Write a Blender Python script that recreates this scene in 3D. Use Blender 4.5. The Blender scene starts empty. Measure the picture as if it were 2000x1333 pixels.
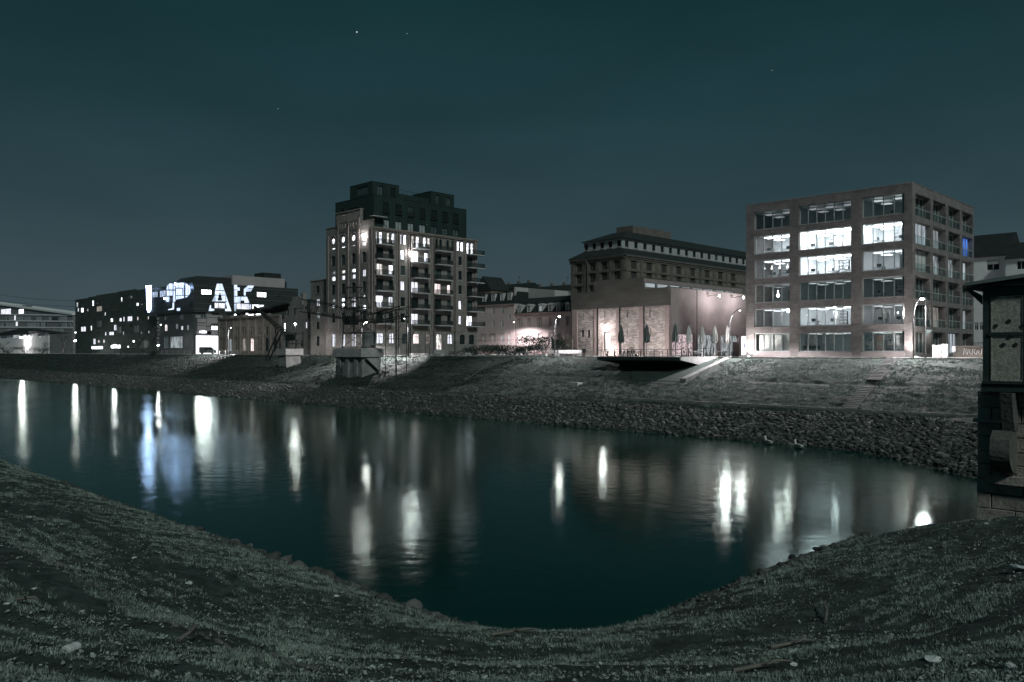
import bpy, math, random
import numpy as np
from mathutils import Vector, noise

# ------------------------------------------------------------------ camera, sky, light, exposure
sc = bpy.context.scene
C = sc.collection
R = math.radians
S2 = math.sqrt(.5)
EYE, FPX, CX, HY = .7, 1590., 1000., 688.
WATER = -7.5

cam_d = bpy.data.cameras.new('camera')
cam = bpy.data.objects.new('camera', cam_d)
C.objects.link(cam)
cam.location = (0, 0, EYE)
cam.rotation_euler = (R(90), 0, R(45))
cam_d.sensor_width = 36
cam_d.lens = 36 * FPX / 2000
cam_d.shift_y = .01075
cam_d.clip_start = .1
cam_d.clip_end = 9000
sc.camera = cam

w = bpy.data.worlds.new('World')
sc.world = w
w.use_nodes = True
nt = w.node_tree
nt.nodes.clear()
out = nt.nodes.new('ShaderNodeOutputWorld')
bg = nt.nodes.new('ShaderNodeBackground')
tc = nt.nodes.new('ShaderNodeTexCoord')
sep = nt.nodes.new('ShaderNodeSeparateXYZ')
rmp = nt.nodes.new('ShaderNodeValToRGB')
nt.links.new(tc.outputs['Generated'], sep.inputs[0])
nt.links.new(sep.outputs['Z'], rmp.inputs[0])
cn = nt.nodes.new('ShaderNodeTexNoise')
cn.inputs['Scale'].default_value = 2.6
cn.inputs['Detail'].default_value = 5
cmap = nt.nodes.new('ShaderNodeMapping')
cmap.inputs['Scale'].default_value = (1, 1, 3.2)
nt.links.new(tc.outputs['Generated'], cmap.inputs[0])
nt.links.new(cmap.outputs[0], cn.inputs['Vector'])
cmr = nt.nodes.new('ShaderNodeMapRange')
cmr.inputs[1].default_value = .3
cmr.inputs[2].default_value = .7
cmr.inputs[3].default_value = .88
cmr.inputs[4].default_value = 1.12
nt.links.new(cn.outputs[0], cmr.inputs[0])
cmx = nt.nodes.new('ShaderNodeMix')
cmx.data_type = 'RGBA'
cmx.blend_type = 'MULTIPLY'
cmx.inputs[0].default_value = 1
nt.links.new(rmp.outputs[0], cmx.inputs[6])
nt.links.new(cmr.outputs[0], cmx.inputs[7])
nt.links.new(cmx.outputs[2], bg.inputs[0])
nt.links.new(bg.outputs[0], out.inputs[0])
SKY = [(0, (.062, .087, .098)), (.06, (.050, .077, .089)), (.16, (.028, .056, .068)), (.28, (.0135, .040, .049)),
       (.42, (.007, .031, .036)), (1, (.005, .025, .028))]
cr = rmp.color_ramp
while len(cr.elements) < len(SKY):
    cr.elements.new(.5)
for e, (p, c) in zip(cr.elements, SKY):
    e.position = p
    e.color = c + (1,)
bg.inputs[1].default_value = 1.0

sun_d = bpy.data.lights.new('sun', 'SUN')
sun_d.energy = 1.35
sun_d.angle = R(6)
sun_d.color = (.86, 1.0, .96)
sun = bpy.data.objects.new('sun', sun_d)
C.objects.link(sun)
sun.rotation_euler = Vector((-.72, .3, -.62)).to_track_quat('-Z', 'Y').to_euler()

sc.view_settings.view_transform = 'Standard'
sc.view_settings.look = 'None'
sc.view_settings.exposure = 0
sc.view_settings.gamma = 1
sc.view_settings.use_curve_mapping = False
sc.render.engine = 'CYCLES'
cy = sc.cycles
cy.use_denoising = True
cy.denoising_prefilter = 'ACCURATE'
cy.sample_clamp_indirect = 8
cy.sample_clamp_direct = 0
cy.caustics_reflective = False
cy.caustics_refractive = False
cy.max_bounces = 6
cy.diffuse_bounces = 3
cy.glossy_bounces = 3
cy.transparent_max_bounces = 12
cy.use_light_tree = True

# ------------------------------------------------------------------ helpers
rng = random.Random(11)
NR = np.random.default_rng(5)


def ray(px, py):
    r = (px - CX) / FPX
    return S2 * (r - 1), S2 * (r + 1), (HY - py) / FPX


def on_y(px, py, y):
    a, b, c = ray(px, py)
    t = y / b
    return (a * t, y, EYE + c * t)


def on_x(px, py, x):
    a, b, c = ray(px, py)
    t = x / a
    return (x, b * t, EYE + c * t)


def on_z(px, py, z):
    a, b, c = ray(px, py)
    t = (z - EYE) / c
    return (a * t, b * t, z)


def bank_z(y):
    return -(101 - y) * .2273


def on_bank(px, py):
    a, b, c = ray(px, py)
    k = .2273
    t = (-101 * k - EYE) / (c - k * b)
    return (a * t, b * t, EYE + c * t)


# ---- materials
MATS = {}


def nodes_of(m):
    m.use_nodes = True
    t = m.node_tree
    return t, t.nodes['Principled BSDF']


def mat(name, col, rough=.85, var=.25, scale=1.5, bump=0, bscale=12, metal=0, spec=.3, stretch=(1, 1, 1), col2=None):
    m = bpy.data.materials.new(name)
    t, b = nodes_of(m)
    g = t.nodes.new('ShaderNodeNewGeometry')
    mp = t.nodes.new('ShaderNodeMapping')
    mp.inputs['Scale'].default_value = stretch
    t.links.new(g.outputs['Position'], mp.inputs[0])
    n = t.nodes.new('ShaderNodeTexNoise')
    n.inputs['Scale'].default_value = scale
    n.inputs['Detail'].default_value = 6
    n.inputs['Roughness'].default_value = .65
    t.links.new(mp.outputs[0], n.inputs['Vector'])
    r = t.nodes.new('ShaderNodeValToRGB')
    r.color_ramp.elements[0].position = .3
    r.color_ramp.elements[1].position = .72
    c2 = col2 or tuple(min(1, c * (1 + var)) for c in col)
    r.color_ramp.elements[0].color = tuple(c * (1 - var) for c in col) + (1,)
    r.color_ramp.elements[1].color = tuple(c2) + (1,)
    t.links.new(n.outputs[0], r.inputs[0])
    t.links.new(r.outputs[0], b.inputs['Base Color'])
    b.inputs['Roughness'].default_value = rough
    b.inputs['Metallic'].default_value = metal
    b.inputs['Specular IOR Level'].default_value = spec
    if bump:
        n2 = t.nodes.new('ShaderNodeTexNoise')
        n2.inputs['Scale'].default_value = bscale
        n2.inputs['Detail'].default_value = 5
        t.links.new(mp.outputs[0], n2.inputs['Vector'])
        bp = t.nodes.new('ShaderNodeBump')
        bp.inputs['Strength'].default_value = bump
        bp.inputs['Distance'].default_value = .1
        t.links.new(n2.outputs[0], bp.inputs['Height'])
        t.links.new(bp.outputs[0], b.inputs['Normal'])
    MATS[name] = m
    return m


def brickmat(name, col, mortar, bw=.5, bh=.16, var=.3, rough=.9, bump=.4, side=None):
    """coursed masonry: brick texture driven by (x+y, z) so that it runs along every wall"""
    m = bpy.data.materials.new(name)
    t, b = nodes_of(m)
    g = t.nodes.new('ShaderNodeNewGeometry')
    sp = t.nodes.new('ShaderNodeSeparateXYZ')
    t.links.new(g.outputs['Position'], sp.inputs[0])
    ad = t.nodes.new('ShaderNodeMath')
    t.links.new(sp.outputs['X'], ad.inputs[0])
    t.links.new(sp.outputs['Y'], ad.inputs[1])
    cb = t.nodes.new('ShaderNodeCombineXYZ')
    t.links.new(ad.outputs[0], cb.inputs[0])
    t.links.new(sp.outputs['Z'], cb.inputs[1])
    wob = t.nodes.new('ShaderNodeTexNoise')
    wob.inputs['Scale'].default_value = 1.7
    wob.inputs['Detail'].default_value = 4
    t.links.new(g.outputs['Position'], wob.inputs['Vector'])
    mx = t.nodes.new('ShaderNodeMix')
    mx.data_type = 'VECTOR'
    mx.inputs[0].default_value = .035
    t.links.new(cb.outputs[0], mx.inputs[4])
    t.links.new(wob.outputs[1], mx.inputs[5])
    br = t.nodes.new('ShaderNodeTexBrick')
    br.inputs['Scale'].default_value = 1
    br.inputs['Brick Width'].default_value = bw
    br.inputs['Row Height'].default_value = bh
    br.inputs['Mortar Size'].default_value = bh * .11
    br.inputs['Color1'].default_value = tuple(c * (1 - var) for c in col) + (1,)
    br.inputs['Color2'].default_value = tuple(min(1, c * (1 + var)) for c in col) + (1,)
    br.inputs['Mortar'].default_value = tuple(mortar) + (1,)
    t.links.new(mx.outputs[1], br.inputs['Vector'])
    n = t.nodes.new('ShaderNodeTexNoise')
    n.inputs['Scale'].default_value = .6
    n.inputs['Detail'].default_value = 8
    n.inputs['Roughness'].default_value = .7
    t.links.new(g.outputs['Position'], n.inputs['Vector'])
    rr = t.nodes.new('ShaderNodeMapRange')
    rr.inputs[1].default_value = .3
    rr.inputs[2].default_value = .7
    rr.inputs[3].default_value = .6
    rr.inputs[4].default_value = 1.25
    t.links.new(n.outputs[0], rr.inputs[0])
    ml = t.nodes.new('ShaderNodeMix')
    ml.data_type = 'RGBA'
    ml.blend_type = 'MULTIPLY'
    ml.inputs[0].default_value = 1
    t.links.new(br.outputs[0], ml.inputs[6])
    t.links.new(rr.outputs[0], ml.inputs[7])
    t.links.new(ml.outputs[2], b.inputs['Base Color'])
    b.inputs['Roughness'].default_value = rough
    b.inputs['Specular IOR Level'].default_value = .2
    bp = t.nodes.new('ShaderNodeBump')
    bp.inputs['Strength'].default_value = bump
    bp.inputs['Distance'].default_value = .05
    bp.invert = True
    t.links.new(br.outputs[1], bp.inputs['Height'])
    t.links.new(bp.outputs[0], b.inputs['Normal'])
    MATS[name] = m
    return m


def emis(name, col, strength, var=.0, scale=.6, stretch=(1, 1, .3)):
    """a lit window, lamp or sign; var varies it as curtains and furniture behind the glass do"""
    m = bpy.data.materials.new(name)
    m.use_nodes = True
    t = m.node_tree
    t.nodes.clear()
    o = t.nodes.new('ShaderNodeOutputMaterial')
    e = t.nodes.new('ShaderNodeEmission')
    e.inputs[0].default_value = tuple(col) + (1,)
    e.inputs[1].default_value = strength
    t.links.new(e.outputs[0], o.inputs[0])
    if var:
        g = t.nodes.new('ShaderNodeNewGeometry')
        mp = t.nodes.new('ShaderNodeMapping')
        mp.inputs['Scale'].default_value = stretch
        t.links.new(g.outputs['Position'], mp.inputs[0])
        n = t.nodes.new('ShaderNodeTexNoise')
        n.inputs['Scale'].default_value = scale
        n.inputs['Detail'].default_value = 4
        t.links.new(mp.outputs[0], n.inputs['Vector'])
        r = t.nodes.new('ShaderNodeMapRange')
        r.inputs[1].default_value = .35
        r.inputs[2].default_value = .65
        r.inputs[3].default_value = strength * (1 - var)
        r.inputs[4].default_value = strength * (1 + var)
        t.links.new(n.outputs[0], r.inputs[0])
        t.links.new(r.outputs[0], e.inputs[1])
    MATS[name] = m
    return m


def glass(name, tint=(.97, .99, .985), gl=.1):
    m = bpy.data.materials.new(name)
    m.use_nodes = True
    t = m.node_tree
    t.nodes.clear()
    o = t.nodes.new('ShaderNodeOutputMaterial')
    mx = t.nodes.new('ShaderNodeMixShader')
    a = t.nodes.new('ShaderNodeBsdfTransparent')
    a.inputs[0].default_value = tint + (1,)
    b = t.nodes.new('ShaderNodeBsdfGlossy')
    b.inputs['Roughness'].default_value = .02
    mx.inputs[0].default_value = gl
    t.links.new(a.outputs[0], mx.inputs[1])
    t.links.new(b.outputs[0], mx.inputs[2])
    t.links.new(mx.outputs[0], o.inputs[0])
    MATS[name] = m
    return m


# ---- mesh building
class MB:
    def __init__(s):
        s.v, s.f, s.mi = [], [], []
        s.cur = 0

    def quad(s, *p):
        n = len(s.v)
        s.v += [tuple(q) for q in p]
        s.f.append(tuple(range(n, n + len(p))))
        s.mi.append(s.cur)
        return s

    def box(s, x0, x1, y0, y1, z0, z1):
        if x0 > x1: x0, x1 = x1, x0
        if y0 > y1: y0, y1 = y1, y0
        if z0 > z1: z0, z1 = z1, z0
        n = len(s.v)
        s.v += [(x0, y0, z0), (x1, y0, z0), (x1, y1, z0), (x0, y1, z0), (x0, y0, z1), (x1, y0, z1), (x1, y1, z1), (x0, y1, z1)]
        s.f += [tuple(n + i for i in q) for q in ((0, 3, 2, 1), (4, 5, 6, 7), (0, 1, 5, 4), (1, 2, 6, 5), (2, 3, 7, 6), (3, 0, 4, 7))]
        s.mi += [s.cur] * 6
        return s

    def loft(s, rings, cap=True):
        n = len(s.v)
        k = len(rings[0])
        for r in rings:
            s.v += [tuple(p) for p in r]
        for i in range(len(rings) - 1):
            for j in range(k):
                a, b = n + i * k + j, n + i * k + (j + 1) % k
                s.f.append((a, b, b + k, a + k))
                s.mi.append(s.cur)
        if cap:
            s.f.append(tuple(n + j for j in reversed(range(k))))
            s.f.append(tuple(n + (len(rings) - 1) * k + j for j in range(k)))
            s.mi += [s.cur] * 2
        return s

    def tube(s, pts, r, k=6):
        pts = [Vector(p) for p in pts]
        rs = r if isinstance(r, (list, tuple)) else [r] * len(pts)
        rings = []
        for i, p in enumerate(pts):
            d = (pts[min(i + 1, len(pts) - 1)] - pts[max(i - 1, 0)])
            d = d.normalized() if d.length > 1e-9 else Vector((0, 0, 1))
            u = d.cross(Vector((0, 0, 1)))
            if u.length < .05:
                u = d.cross(Vector((1, 0, 0)))
            u.normalize()
            v = d.cross(u)
            rings.append([p + (u * math.cos(6.28318 * j / k) + v * math.sin(6.28318 * j / k)) * rs[i] for j in range(k)])
        return s.loft(rings)

    def lathe(s, prof, k=10, c=(0, 0)):
        return s.loft([[(c[0] + r * math.cos(6.28318 * j / k), c[1] + r * math.sin(6.28318 * j / k), z) for j in range(k)] for r, z in prof])

    def prism(s, pts, d):
        """closed polygon pts (3-D) extruded by vector d"""
        a = [Vector(p) for p in pts]
        b = [p + Vector(d) for p in a]
        return s.loft([a, b])

    def mesh(s, name, *mats):
        me = bpy.data.meshes.new(name)
        me.from_pydata(s.v, [], s.f)
        for m in mats:
            me.materials.append(MATS[m] if isinstance(m, str) else m)
        if any(s.mi):
            me.polygons.foreach_set('material_index', s.mi)
        me.update()
        return me


def link(name, data, parent=None, loc=(0, 0, 0), rz=0):
    o = bpy.data.objects.new(name, data)
    C.objects.link(o)
    o.location = loc
    o.rotation_euler = (0, 0, rz)
    if parent is not None:
        o.parent = parent
    return o


def tag(o, label=None, cat=None, group=None, kind=None):
    if label: o['label'] = label
    if cat: o['category'] = cat
    if group: o['group'] = group
    if kind: o['kind'] = kind
    return o


def thing(name, label, cat, loc=(0, 0, 0), rz=0, group=None):
    o = bpy.data.objects.new(name, None)
    C.objects.link(o)
    o.empty_display_size = .3
    o.location = loc
    o.rotation_euler = (0, 0, rz)
    return tag(o, label, cat, group)


def kids(o):
    return [c for c in bpy.data.objects if c.parent == o]


def dup(root, loc, rz=0, label=None, group=None):
    r = root.copy()
    C.objects.link(r)
    r.location = loc
    r.rotation_euler = (0, 0, rz)
    if label: r['label'] = label
    if group: r['group'] = group
    for ch in kids(root):
        c = ch.copy()
        C.objects.link(c)
        c.parent = r
        for g in kids(ch):
            d = g.copy()
            C.objects.link(d)
            d.parent = c
    return r


def raw_mesh(name, V, F, *mats, smooth=False):
    """V (n,3) float array, F (m,3|4) int array"""
    me = bpy.data.meshes.new(name)
    V = np.asarray(V, np.float32)
    F = np.asarray(F, np.int32)
    k = F.shape[1]
    me.vertices.add(len(V))
    me.vertices.foreach_set('co', V.ravel())
    me.loops.add(F.size)
    me.loops.foreach_set('vertex_index', F.ravel())
    me.polygons.add(len(F))
    me.polygons.foreach_set('loop_start', np.arange(0, F.size, k, dtype=np.int32))
    me.update(calc_edges=True)
    if smooth:
        me.polygons.foreach_set('use_smooth', np.ones(len(F), bool))
    for m in mats:
        me.materials.append(MATS[m])
    me.validate()
    return me


class Fac:
    """a wall plane: kind 'r' faces the river (normal -y), kind 's' faces +x; s runs along the wall, out = outwards"""

    def __init__(f, parent, kind, plane, org):
        f.p, f.k, f.pl, f.o = parent, kind, plane, org
        f.b = Vector(parent.location)

    def pt(f, s, z, out=0):
        q = Vector((f.o + s, f.pl - out, z)) if f.k == 'r' else Vector((f.pl + out, f.o + s, z))
        return q - f.b

    def sz(f, px, py):
        if f.k == 'r':
            q = on_y(px, py, f.pl)
            return q[0] - f.o, q[2]
        q = on_x(px, py, f.pl)
        return q[1] - f.o, q[2]

    def s(f, px):
        return f.sz(px, HY)[0]

    def box(f, mb, s0, s1, z0, z1, o0, o1):
        a, b = f.pt(s0, z0, o0), f.pt(s1, z1, o1)
        mb.box(a.x, b.x, a.y, b.y, a.z, b.z)

    def put(f, name, data, s, z, out=0):
        return link(name, data, f.p, f.pt(s, z, out), 0 if f.k == 'r' else math.pi / 2)

    def poly(f, mb, pts, o0, o1):
        a = [f.pt(s, z, o0) for s, z in pts]
        mb.prism(a, f.pt(0, 0, o1) - f.pt(0, 0, o0))

    def wall(f, name, m, s0, s1, z0, z1, ops=(), th=.35, mb=None, o=0):
        own = mb is None
        mb = mb or MB()
        zs = sorted({z0, z1} | {min(max(q, z0), z1) for p in ops for q in p[2:4]})
        for za, zb in zip(zs, zs[1:]):
            if zb - za < 1e-4: continue
            cut = sorted((p[0], p[1]) for p in ops if p[2] < zb - 1e-4 and p[3] > za + 1e-4)
            cur = s0
            for a, b in cut:
                if a > cur + 1e-3:
                    f.box(mb, cur, a, za, zb, o - th, o)
                cur = max(cur, b)
            if cur < s1 - 1e-3:
                f.box(mb, cur, s1, za, zb, o - th, o)
        for p in ops:
            if len(p) > 4 and p[4]:
                a, b, zt = p[0], p[1], p[3]
                hw = (b - a) / 2
                rise = min(hw, (p[3] - p[2]) * .5) * p[4]
                pts = []
                for i in range(9):
                    x = -1 + i / 4
                    pts.append((a + hw + x * hw, zt - rise + rise * math.sqrt(max(0, 1 - x * x))))
                for q, t in zip(pts, pts[1:]):
                    mb.quad(f.pt(q[0], q[1], o), f.pt(t[0], t[1], o), f.pt(t[0], zt, o), f.pt(q[0], zt, o))
                    mb.quad(f.pt(q[0], q[1], o), f.pt(t[0], t[1], o), f.pt(t[0], t[1], o - th), f.pt(q[0], q[1], o - th))
        if own:
            return link(name, mb.mesh(name, m), f.p)


MC = {}


def win_meshes(w, h, nx, nz, fm, lit, fr=.07):
    k = (round(w, 2), round(h, 2), nx, nz, fm, lit, fr)
    if k not in MC:
        mb = MB()
        for a, b, c, d in ((0, fr, 0, h), (w - fr, w, 0, h), (fr, w - fr, 0, fr), (fr, w - fr, h - fr, h)):
            mb.box(a, b, -.06, .06, c, d)
        for i in range(1, nx):
            x = w * i / nx
            mb.box(x - fr * .45, x + fr * .45, -.05, .05, fr, h - fr)
        for i in range(1, nz):
            z = h * i / nz if nz > 2 else h * .68
            mb.box(fr, w - fr, -.045, .045, z - fr * .4, z + fr * .4)
        pm = MB().quad((0.01, .03, 0.01), (w - .01, .03, 0.01), (w - .01, .03, h - .01), (0.01, .03, h - .01))
        pm.box(.02, w - .02, .031, .05, .02, h - .02)
        MC[k] = (mb.mesh('window', fm), pm.mesh('pane', lit))
    return MC[k]


def win(F, s, z, w, h, nx=2, nz=2, lit='pane_dark', fm='frame_dark', back=.2, sill=None, fr=.07, extra=None):
    if lit == 'lit_white':
        lit = rng.choice(('lit_white', 'lit_white', 'lit_white', 'lit_curtain', 'lit_soft'))
    elif lit == 'pane_dark' and rng.random() < .2:
        lit = 'pane_dim'
    a, b = win_meshes(w, h, nx, nz, fm, lit, fr)
    o = F.put('window', a, s, z, -back)
    link('pane', b, o)
    if sill:
        k = ('sill', round(w, 2), sill, back)
        if k not in MC:
            MC[k] = MB().box(-.1, w + .1, -back - .12, 0, -.16, -.002).mesh('sill', sill)
        link('sill', MC[k], o)
    return o


# ---- material library (real-world base colours; terrace slab and dim rooms have shade painted in)
mat('frame_dark', (.025, .03, .03), .5, .1)
mat('frame_white', (.6, .62, .62), .5, .1)
mat('frame_grey', (.38, .4, .4), .45, .1)
mat('pane_dark', (.012, .02, .019), .07, .2, spec=.5)
mat('pane_store', (.04, .046, .042), .3, .4, 1.2)
mat('pane_dim', (.06, .085, .085), .12, .4, 1.2, spec=.5)
mat('shutter', (.55, .52, .52), .7, .1)
mat('pane_pale', (.3, .33, .34), .25, .3, 1.0, spec=.5)
emis('lit_white', (.86, .9, 1.0), 2.8, .8, 1.6)
emis('lit_soft', (1.0, .95, .92), 1.0, .7, 1.8)
emis('lit_hot', (.9, .93, 1.0), 6, .3, .9)
emis('lit_dim', (.8, .9, .95), .34, .7, 1.1)
emis('lit_pink', (1.0, .84, .84), 1.2, .4, .9)
emis('lit_warm', (1.0, .88, .82), .3, .6, 1.4)
emis('lit_blue', (.12, .3, 1.0), .55, .4, 1.5)
emis('lit_cool', (.72, .82, 1.0), 1.2, .45, .8)
emis('sign_cool', (.62, .75, 1.0), 1.4, .4, .5)
emis('sign_white', (.66, .79, 1.0), 1.15, .45, .5)
emis('sign_bulb', (.42, .58, 1.0), 260)
emis('sign_win', (.6, .74, 1.0), .8, .5, 1.2)
emis('strip_blue', (.5, .64, 1.0), 16, 0)
emis('bulb', (1, .95, .95), 480, 0)
emis('bulb_mid', (1, .95, .95), 110, 0)
emis('ceiling_light', (.9, .94, 1.0), 12, 0)
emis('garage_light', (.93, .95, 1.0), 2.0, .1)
emis('star_light', (.9, .95, 1), .7, 0)
brickmat('tower_brick', (.235, .217, .203), (.19, .18, .168), .26, .09, .18, bump=.2)
mat('tower_stone', (.24, .205, .185), .9, .2, .8, .2)
mat('pilaster_brick', (.21, .178, .168), .9, .18, 1.2)
mat('green_metal', (.017, .034, .03), .55, .25, .5, stretch=(1, 1, .1))
mat('green_metal_seam', (.024, .045, .04), .5, .2)
mat('canopy_roof', (.05, .055, .056), .8, .3, .7)
mat('dark_roof', (.02, .026, .026), .8, .3, .7)
mat('gutter', (.1, .11, .11), .5, .1)
mat('slab_pale', (.4, .39, .39), .8, .15)
mat('rail_dark', (.022, .03, .028), .5, .1)
brickmat('office_brick', (.185, .17, .164), (.163, .15, .146), .6, .12, .16, bump=.15)
mat('office_trim', (.26, .232, .226), .85, .15, 1.2)
mat('room_wall', (.74, .76, .76), .9, .05)
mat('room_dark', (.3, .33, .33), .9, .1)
mat('furniture_dark', (.05, .055, .055), .6, .2)
mat('furniture_pale', (.5, .5, .5), .6, .2)
mat('curtain', (.6, .6, .58), .9, .15)
brickmat('rough_brick', (.5, .43, .40), (.28, .23, .215), .62, .2, .34, bump=.8)
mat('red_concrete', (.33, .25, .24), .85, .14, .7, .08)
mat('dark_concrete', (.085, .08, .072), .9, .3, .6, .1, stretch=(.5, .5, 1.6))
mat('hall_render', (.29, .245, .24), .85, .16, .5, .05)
mat('white_paint', (.68, .68, .68), .8, .06)
mat('pink_render', (.45, .375, .365), .9, .1, .4)
mat('pink_stone', (.36, .26, .25), .9, .12, .8)
mat('pale_wall', (.4, .385, .375), .9, .1, .5)
brickmat('store_brick', (.175, .155, .135), (.135, .12, .105), .3, .1, .25, bump=.2)
mat('store_stone', (.12, .108, .095), .9, .25, .7)
mat('attic_white', (.34, .35, .35), .85, .22, .9)
mat('popa_dark', (.032, .038, .037), .6, .3, .8, stretch=(.3, .3, 3))
mat('popa_panel', (.06, .066, .067), .7, .2, .3)
mat('popa_pale', (.33, .3, .3), .8, .12, .2)
brickmat('low_brick', (.27, .225, .205), (.22, .19, .17), .3, .1, .18, bump=.2)
mat('block_green', (.04, .058, .05), .8, .35, .35)
mat('block_panel', (.15, .175, .165), .8, .2, .4)
mat('grey_cladding', (.2, .2, .205), .7, .12, .2)
mat('pale_cladding', (.34, .34, .35), .7, .1, .2)
mat('lamp_metal', (.018, .021, .021), .6, .1)
mat('steel_rust', (.022, .025, .024), .7, .3, 3)
mat('concrete', (.33, .32, .315), .9, .25, 1.3, .2, 8)
mat('concrete_old', (.2, .2, .195), .92, .4, .9, .35, 5)
mat('paving', (.34, .32, .315), .85, .15, .5, .1)
mat('bench_white', (.5, .5, .5), .75, .12, 1.5)
mat('canvas_pale', (.6, .575, .57), .9, .12, 3, .2)
mat('canvas_dark', (.11, .125, .12), .9, .2, 3, .2)
mat('wood', (.13, .115, .1), .8, .3, 3)
mat('stone', (.052, .057, .053), .92, .45, 2.2, .5, 6)
mat('stone_pale', (.1, .104, .1), .9, .35, 2.2, .5, 6)
mat('bark', (.05, .05, .046), .9, .3, 4)
mat('leaf', (.024, .04, .032), .8, .4, 2)
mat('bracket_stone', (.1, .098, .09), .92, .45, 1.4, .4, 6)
mat('shaded_slab', (.022, .036, .031), .9, .3, .8)  # shade under the terrace painted into the slab colour
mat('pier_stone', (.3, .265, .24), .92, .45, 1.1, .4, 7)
mat('cabin_steel', (.033, .052, .047), .6, .35, 3, .1)
mat('stucco', (.42, .4, .35), .95, .45, 9, .9, 22)
mat('cabin_roof', (.17, .21, .2), .6, .25, 2)
mat('litter_white', (.5, .52, .51), .7, .15, 5)
mat('stick', (.14, .13, .115), .9, .3, 6)
mat('duck_body', (.45, .44, .42), .8, .2, 5)
mat('paint_red', (.4, .12, .1), .6, .2)
mat('paper', (.6, .6, .58), .8, .1)
mat('ink', (.03, .03, .03), .8, .1)
glass('clear_glass')
glass('rail_glass', (.86, .92, .91), .06)
# ------------------------------------------------------------------ ground, banks, water
def vnoise(x, y, seed=0):
    xi, yi = np.floor(x).astype(np.int64), np.floor(y).astype(np.int64)
    xf, yf = x - xi, y - yi
    xf, yf = xf * xf * (3 - 2 * xf), yf * yf * (3 - 2 * yf)

    def h(a, b):
        n = (a * 374761393 + b * 668265263 + seed * 974711) & 0x7fffffff
        n = ((n ^ (n >> 13)) * 1274126177) & 0x7fffffff
        return ((n ^ (n >> 16)) & 0xffff) / 65535.
    return (h(xi, yi) * (1 - xf) + h(xi + 1, yi) * xf) * (1 - yf) + (h(xi, yi + 1) * (1 - xf) + h(xi + 1, yi + 1) * xf) * yf


def fbm(x, y, seed=0, o=4):
    t, a, s = 0, .5, 1.
    for i in range(o):
        t = t + a * (vnoise(x * s, y * s, seed + i) - .5)
        a *= .5
        s *= 2.1
    return t


RR = 3.7


def near_dist(x, y):
    qd = np.maximum(0, 16 + RR - y)
    t = np.clip((y - 33) / 8., 0, 1)
    qa = np.maximum(0, 14.6 - 3.2 * t * t * (3 - 2 * t) + RR + x)
    return np.sqrt(qd * qd + qa * qa) - RR


NX = [-20, -1, 0, .5, 1.3, 4, 6.2, 7.2, 9.7, 10.1, 12.5, 21.7, 30, 60]
NZ = [-13, -8.1, -7.55, -7.15, -6.85, -6.02, -5.42, -5.3, -4.52, -4.35, -3.66, -1.05, -.4, 1]


def near_z(x, y, rough=True):
    d = near_dist(x, y) + .5 * fbm(x * .25, y * .25, 40, 2)
    z = np.interp(d, NX, NZ)
    if rough:
        z = z + .35 * fbm(x * .35, y * .35, 3, 3) * np.clip(d / 3, .15, 1) + .13 * fbm(x * 1.9, y * 1.9, 9, 3) + .07 * fbm(x * 5.5, y * 5.5, 13, 2)
        # wheel ruts that follow the contour
        for c, wd, dp in ((8.0, .22, .1), (8.75, .2, .1), (11.2, .25, .1), (12.6, .22, .1), (6.4, .3, .13), (5.4, .18, .09), (7.3, .14, .06), (13.6, .2, .08), (14.6, .22, .08)):
            z = z - dp * np.exp(-((d - c) / wd) ** 2) * (.4 + vnoise(x * .5, y * .5, 77))
    return z


def far_v(x, y):
    """the far waterline swings towards the viewer beside the bridge pier"""
    t = np.clip((x + 30) / 16., 0, 1)
    k = 9.5 * t * t * (3 - 2 * t)
    return y + k * np.clip((80 - y) / 12., 0, 1)


FX = [40, 66, 68, 68.6, 78.2, 79.2, 79.4, 87.6, 88.2, 89.4, 90.2, 100.3, 101, 102]
FZ = [-11, -8.2, -7.6, -7.35, -5.35, -5.05, -4.93, -3.05, -2.92, -2.86, -2.45, -.16, -.05, -.05]


GULLY = [(on_bank(1068, 701)[:2], on_bank(985, 772)[:2], .55, .5), (on_bank(1412, 704)[:2], on_bank(1375, 740)[:2], .5, .45), (on_bank(960, 706)[:2], on_bank(900, 750)[:2], .4, .3)]


def far_z(x, y, rough=True):
    v = far_v(x, y)
    z = np.interp(v, FX, FZ)
    if rough:
        m = np.clip((100.6 - v) / 2, 0, 1)
        m = m * (1 - np.clip((x + 75) / 2, 0, 1) * np.clip((-56 - x) / 2, 0, 1) * np.clip((y - 86) / 2, 0, 1))
        for (xa, ya), (xb, yb), wd, dp in GULLY:
            tt = np.clip((y - ya) / (yb - ya), 0, 1)
            z = z - m * dp * np.exp(-((x - (xa + (xb - xa) * tt)) / wd) ** 2) * np.clip((y - yb + 1.5) / 1.5, 0, 1)
        z = z + m * (.5 * fbm(x * .18, y * .22, 21, 3) + .16 * fbm(x * 1.1, y * 1.1, 25, 3) + .42 * fbm(x * 1.5, y * 2.6, 29, 2) * np.clip((v - 79.6) / .5, 0, 1) * (1 - np.exp(-((v - 88.8) / .7) ** 2)))
    return z


def grid(xs, ys, zf):
    X, Y = np.meshgrid(xs, ys)
    Z = zf(X, Y)
    n, m = X.shape
    V = np.stack([X, Y, Z], -1).reshape(-1, 3)
    i = np.arange(n * m).reshape(n, m)
    F = np.stack([i[:-1, :-1], i[:-1, 1:], i[1:, 1:], i[1:, :-1]], -1).reshape(-1, 4)
    return V, F


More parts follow.
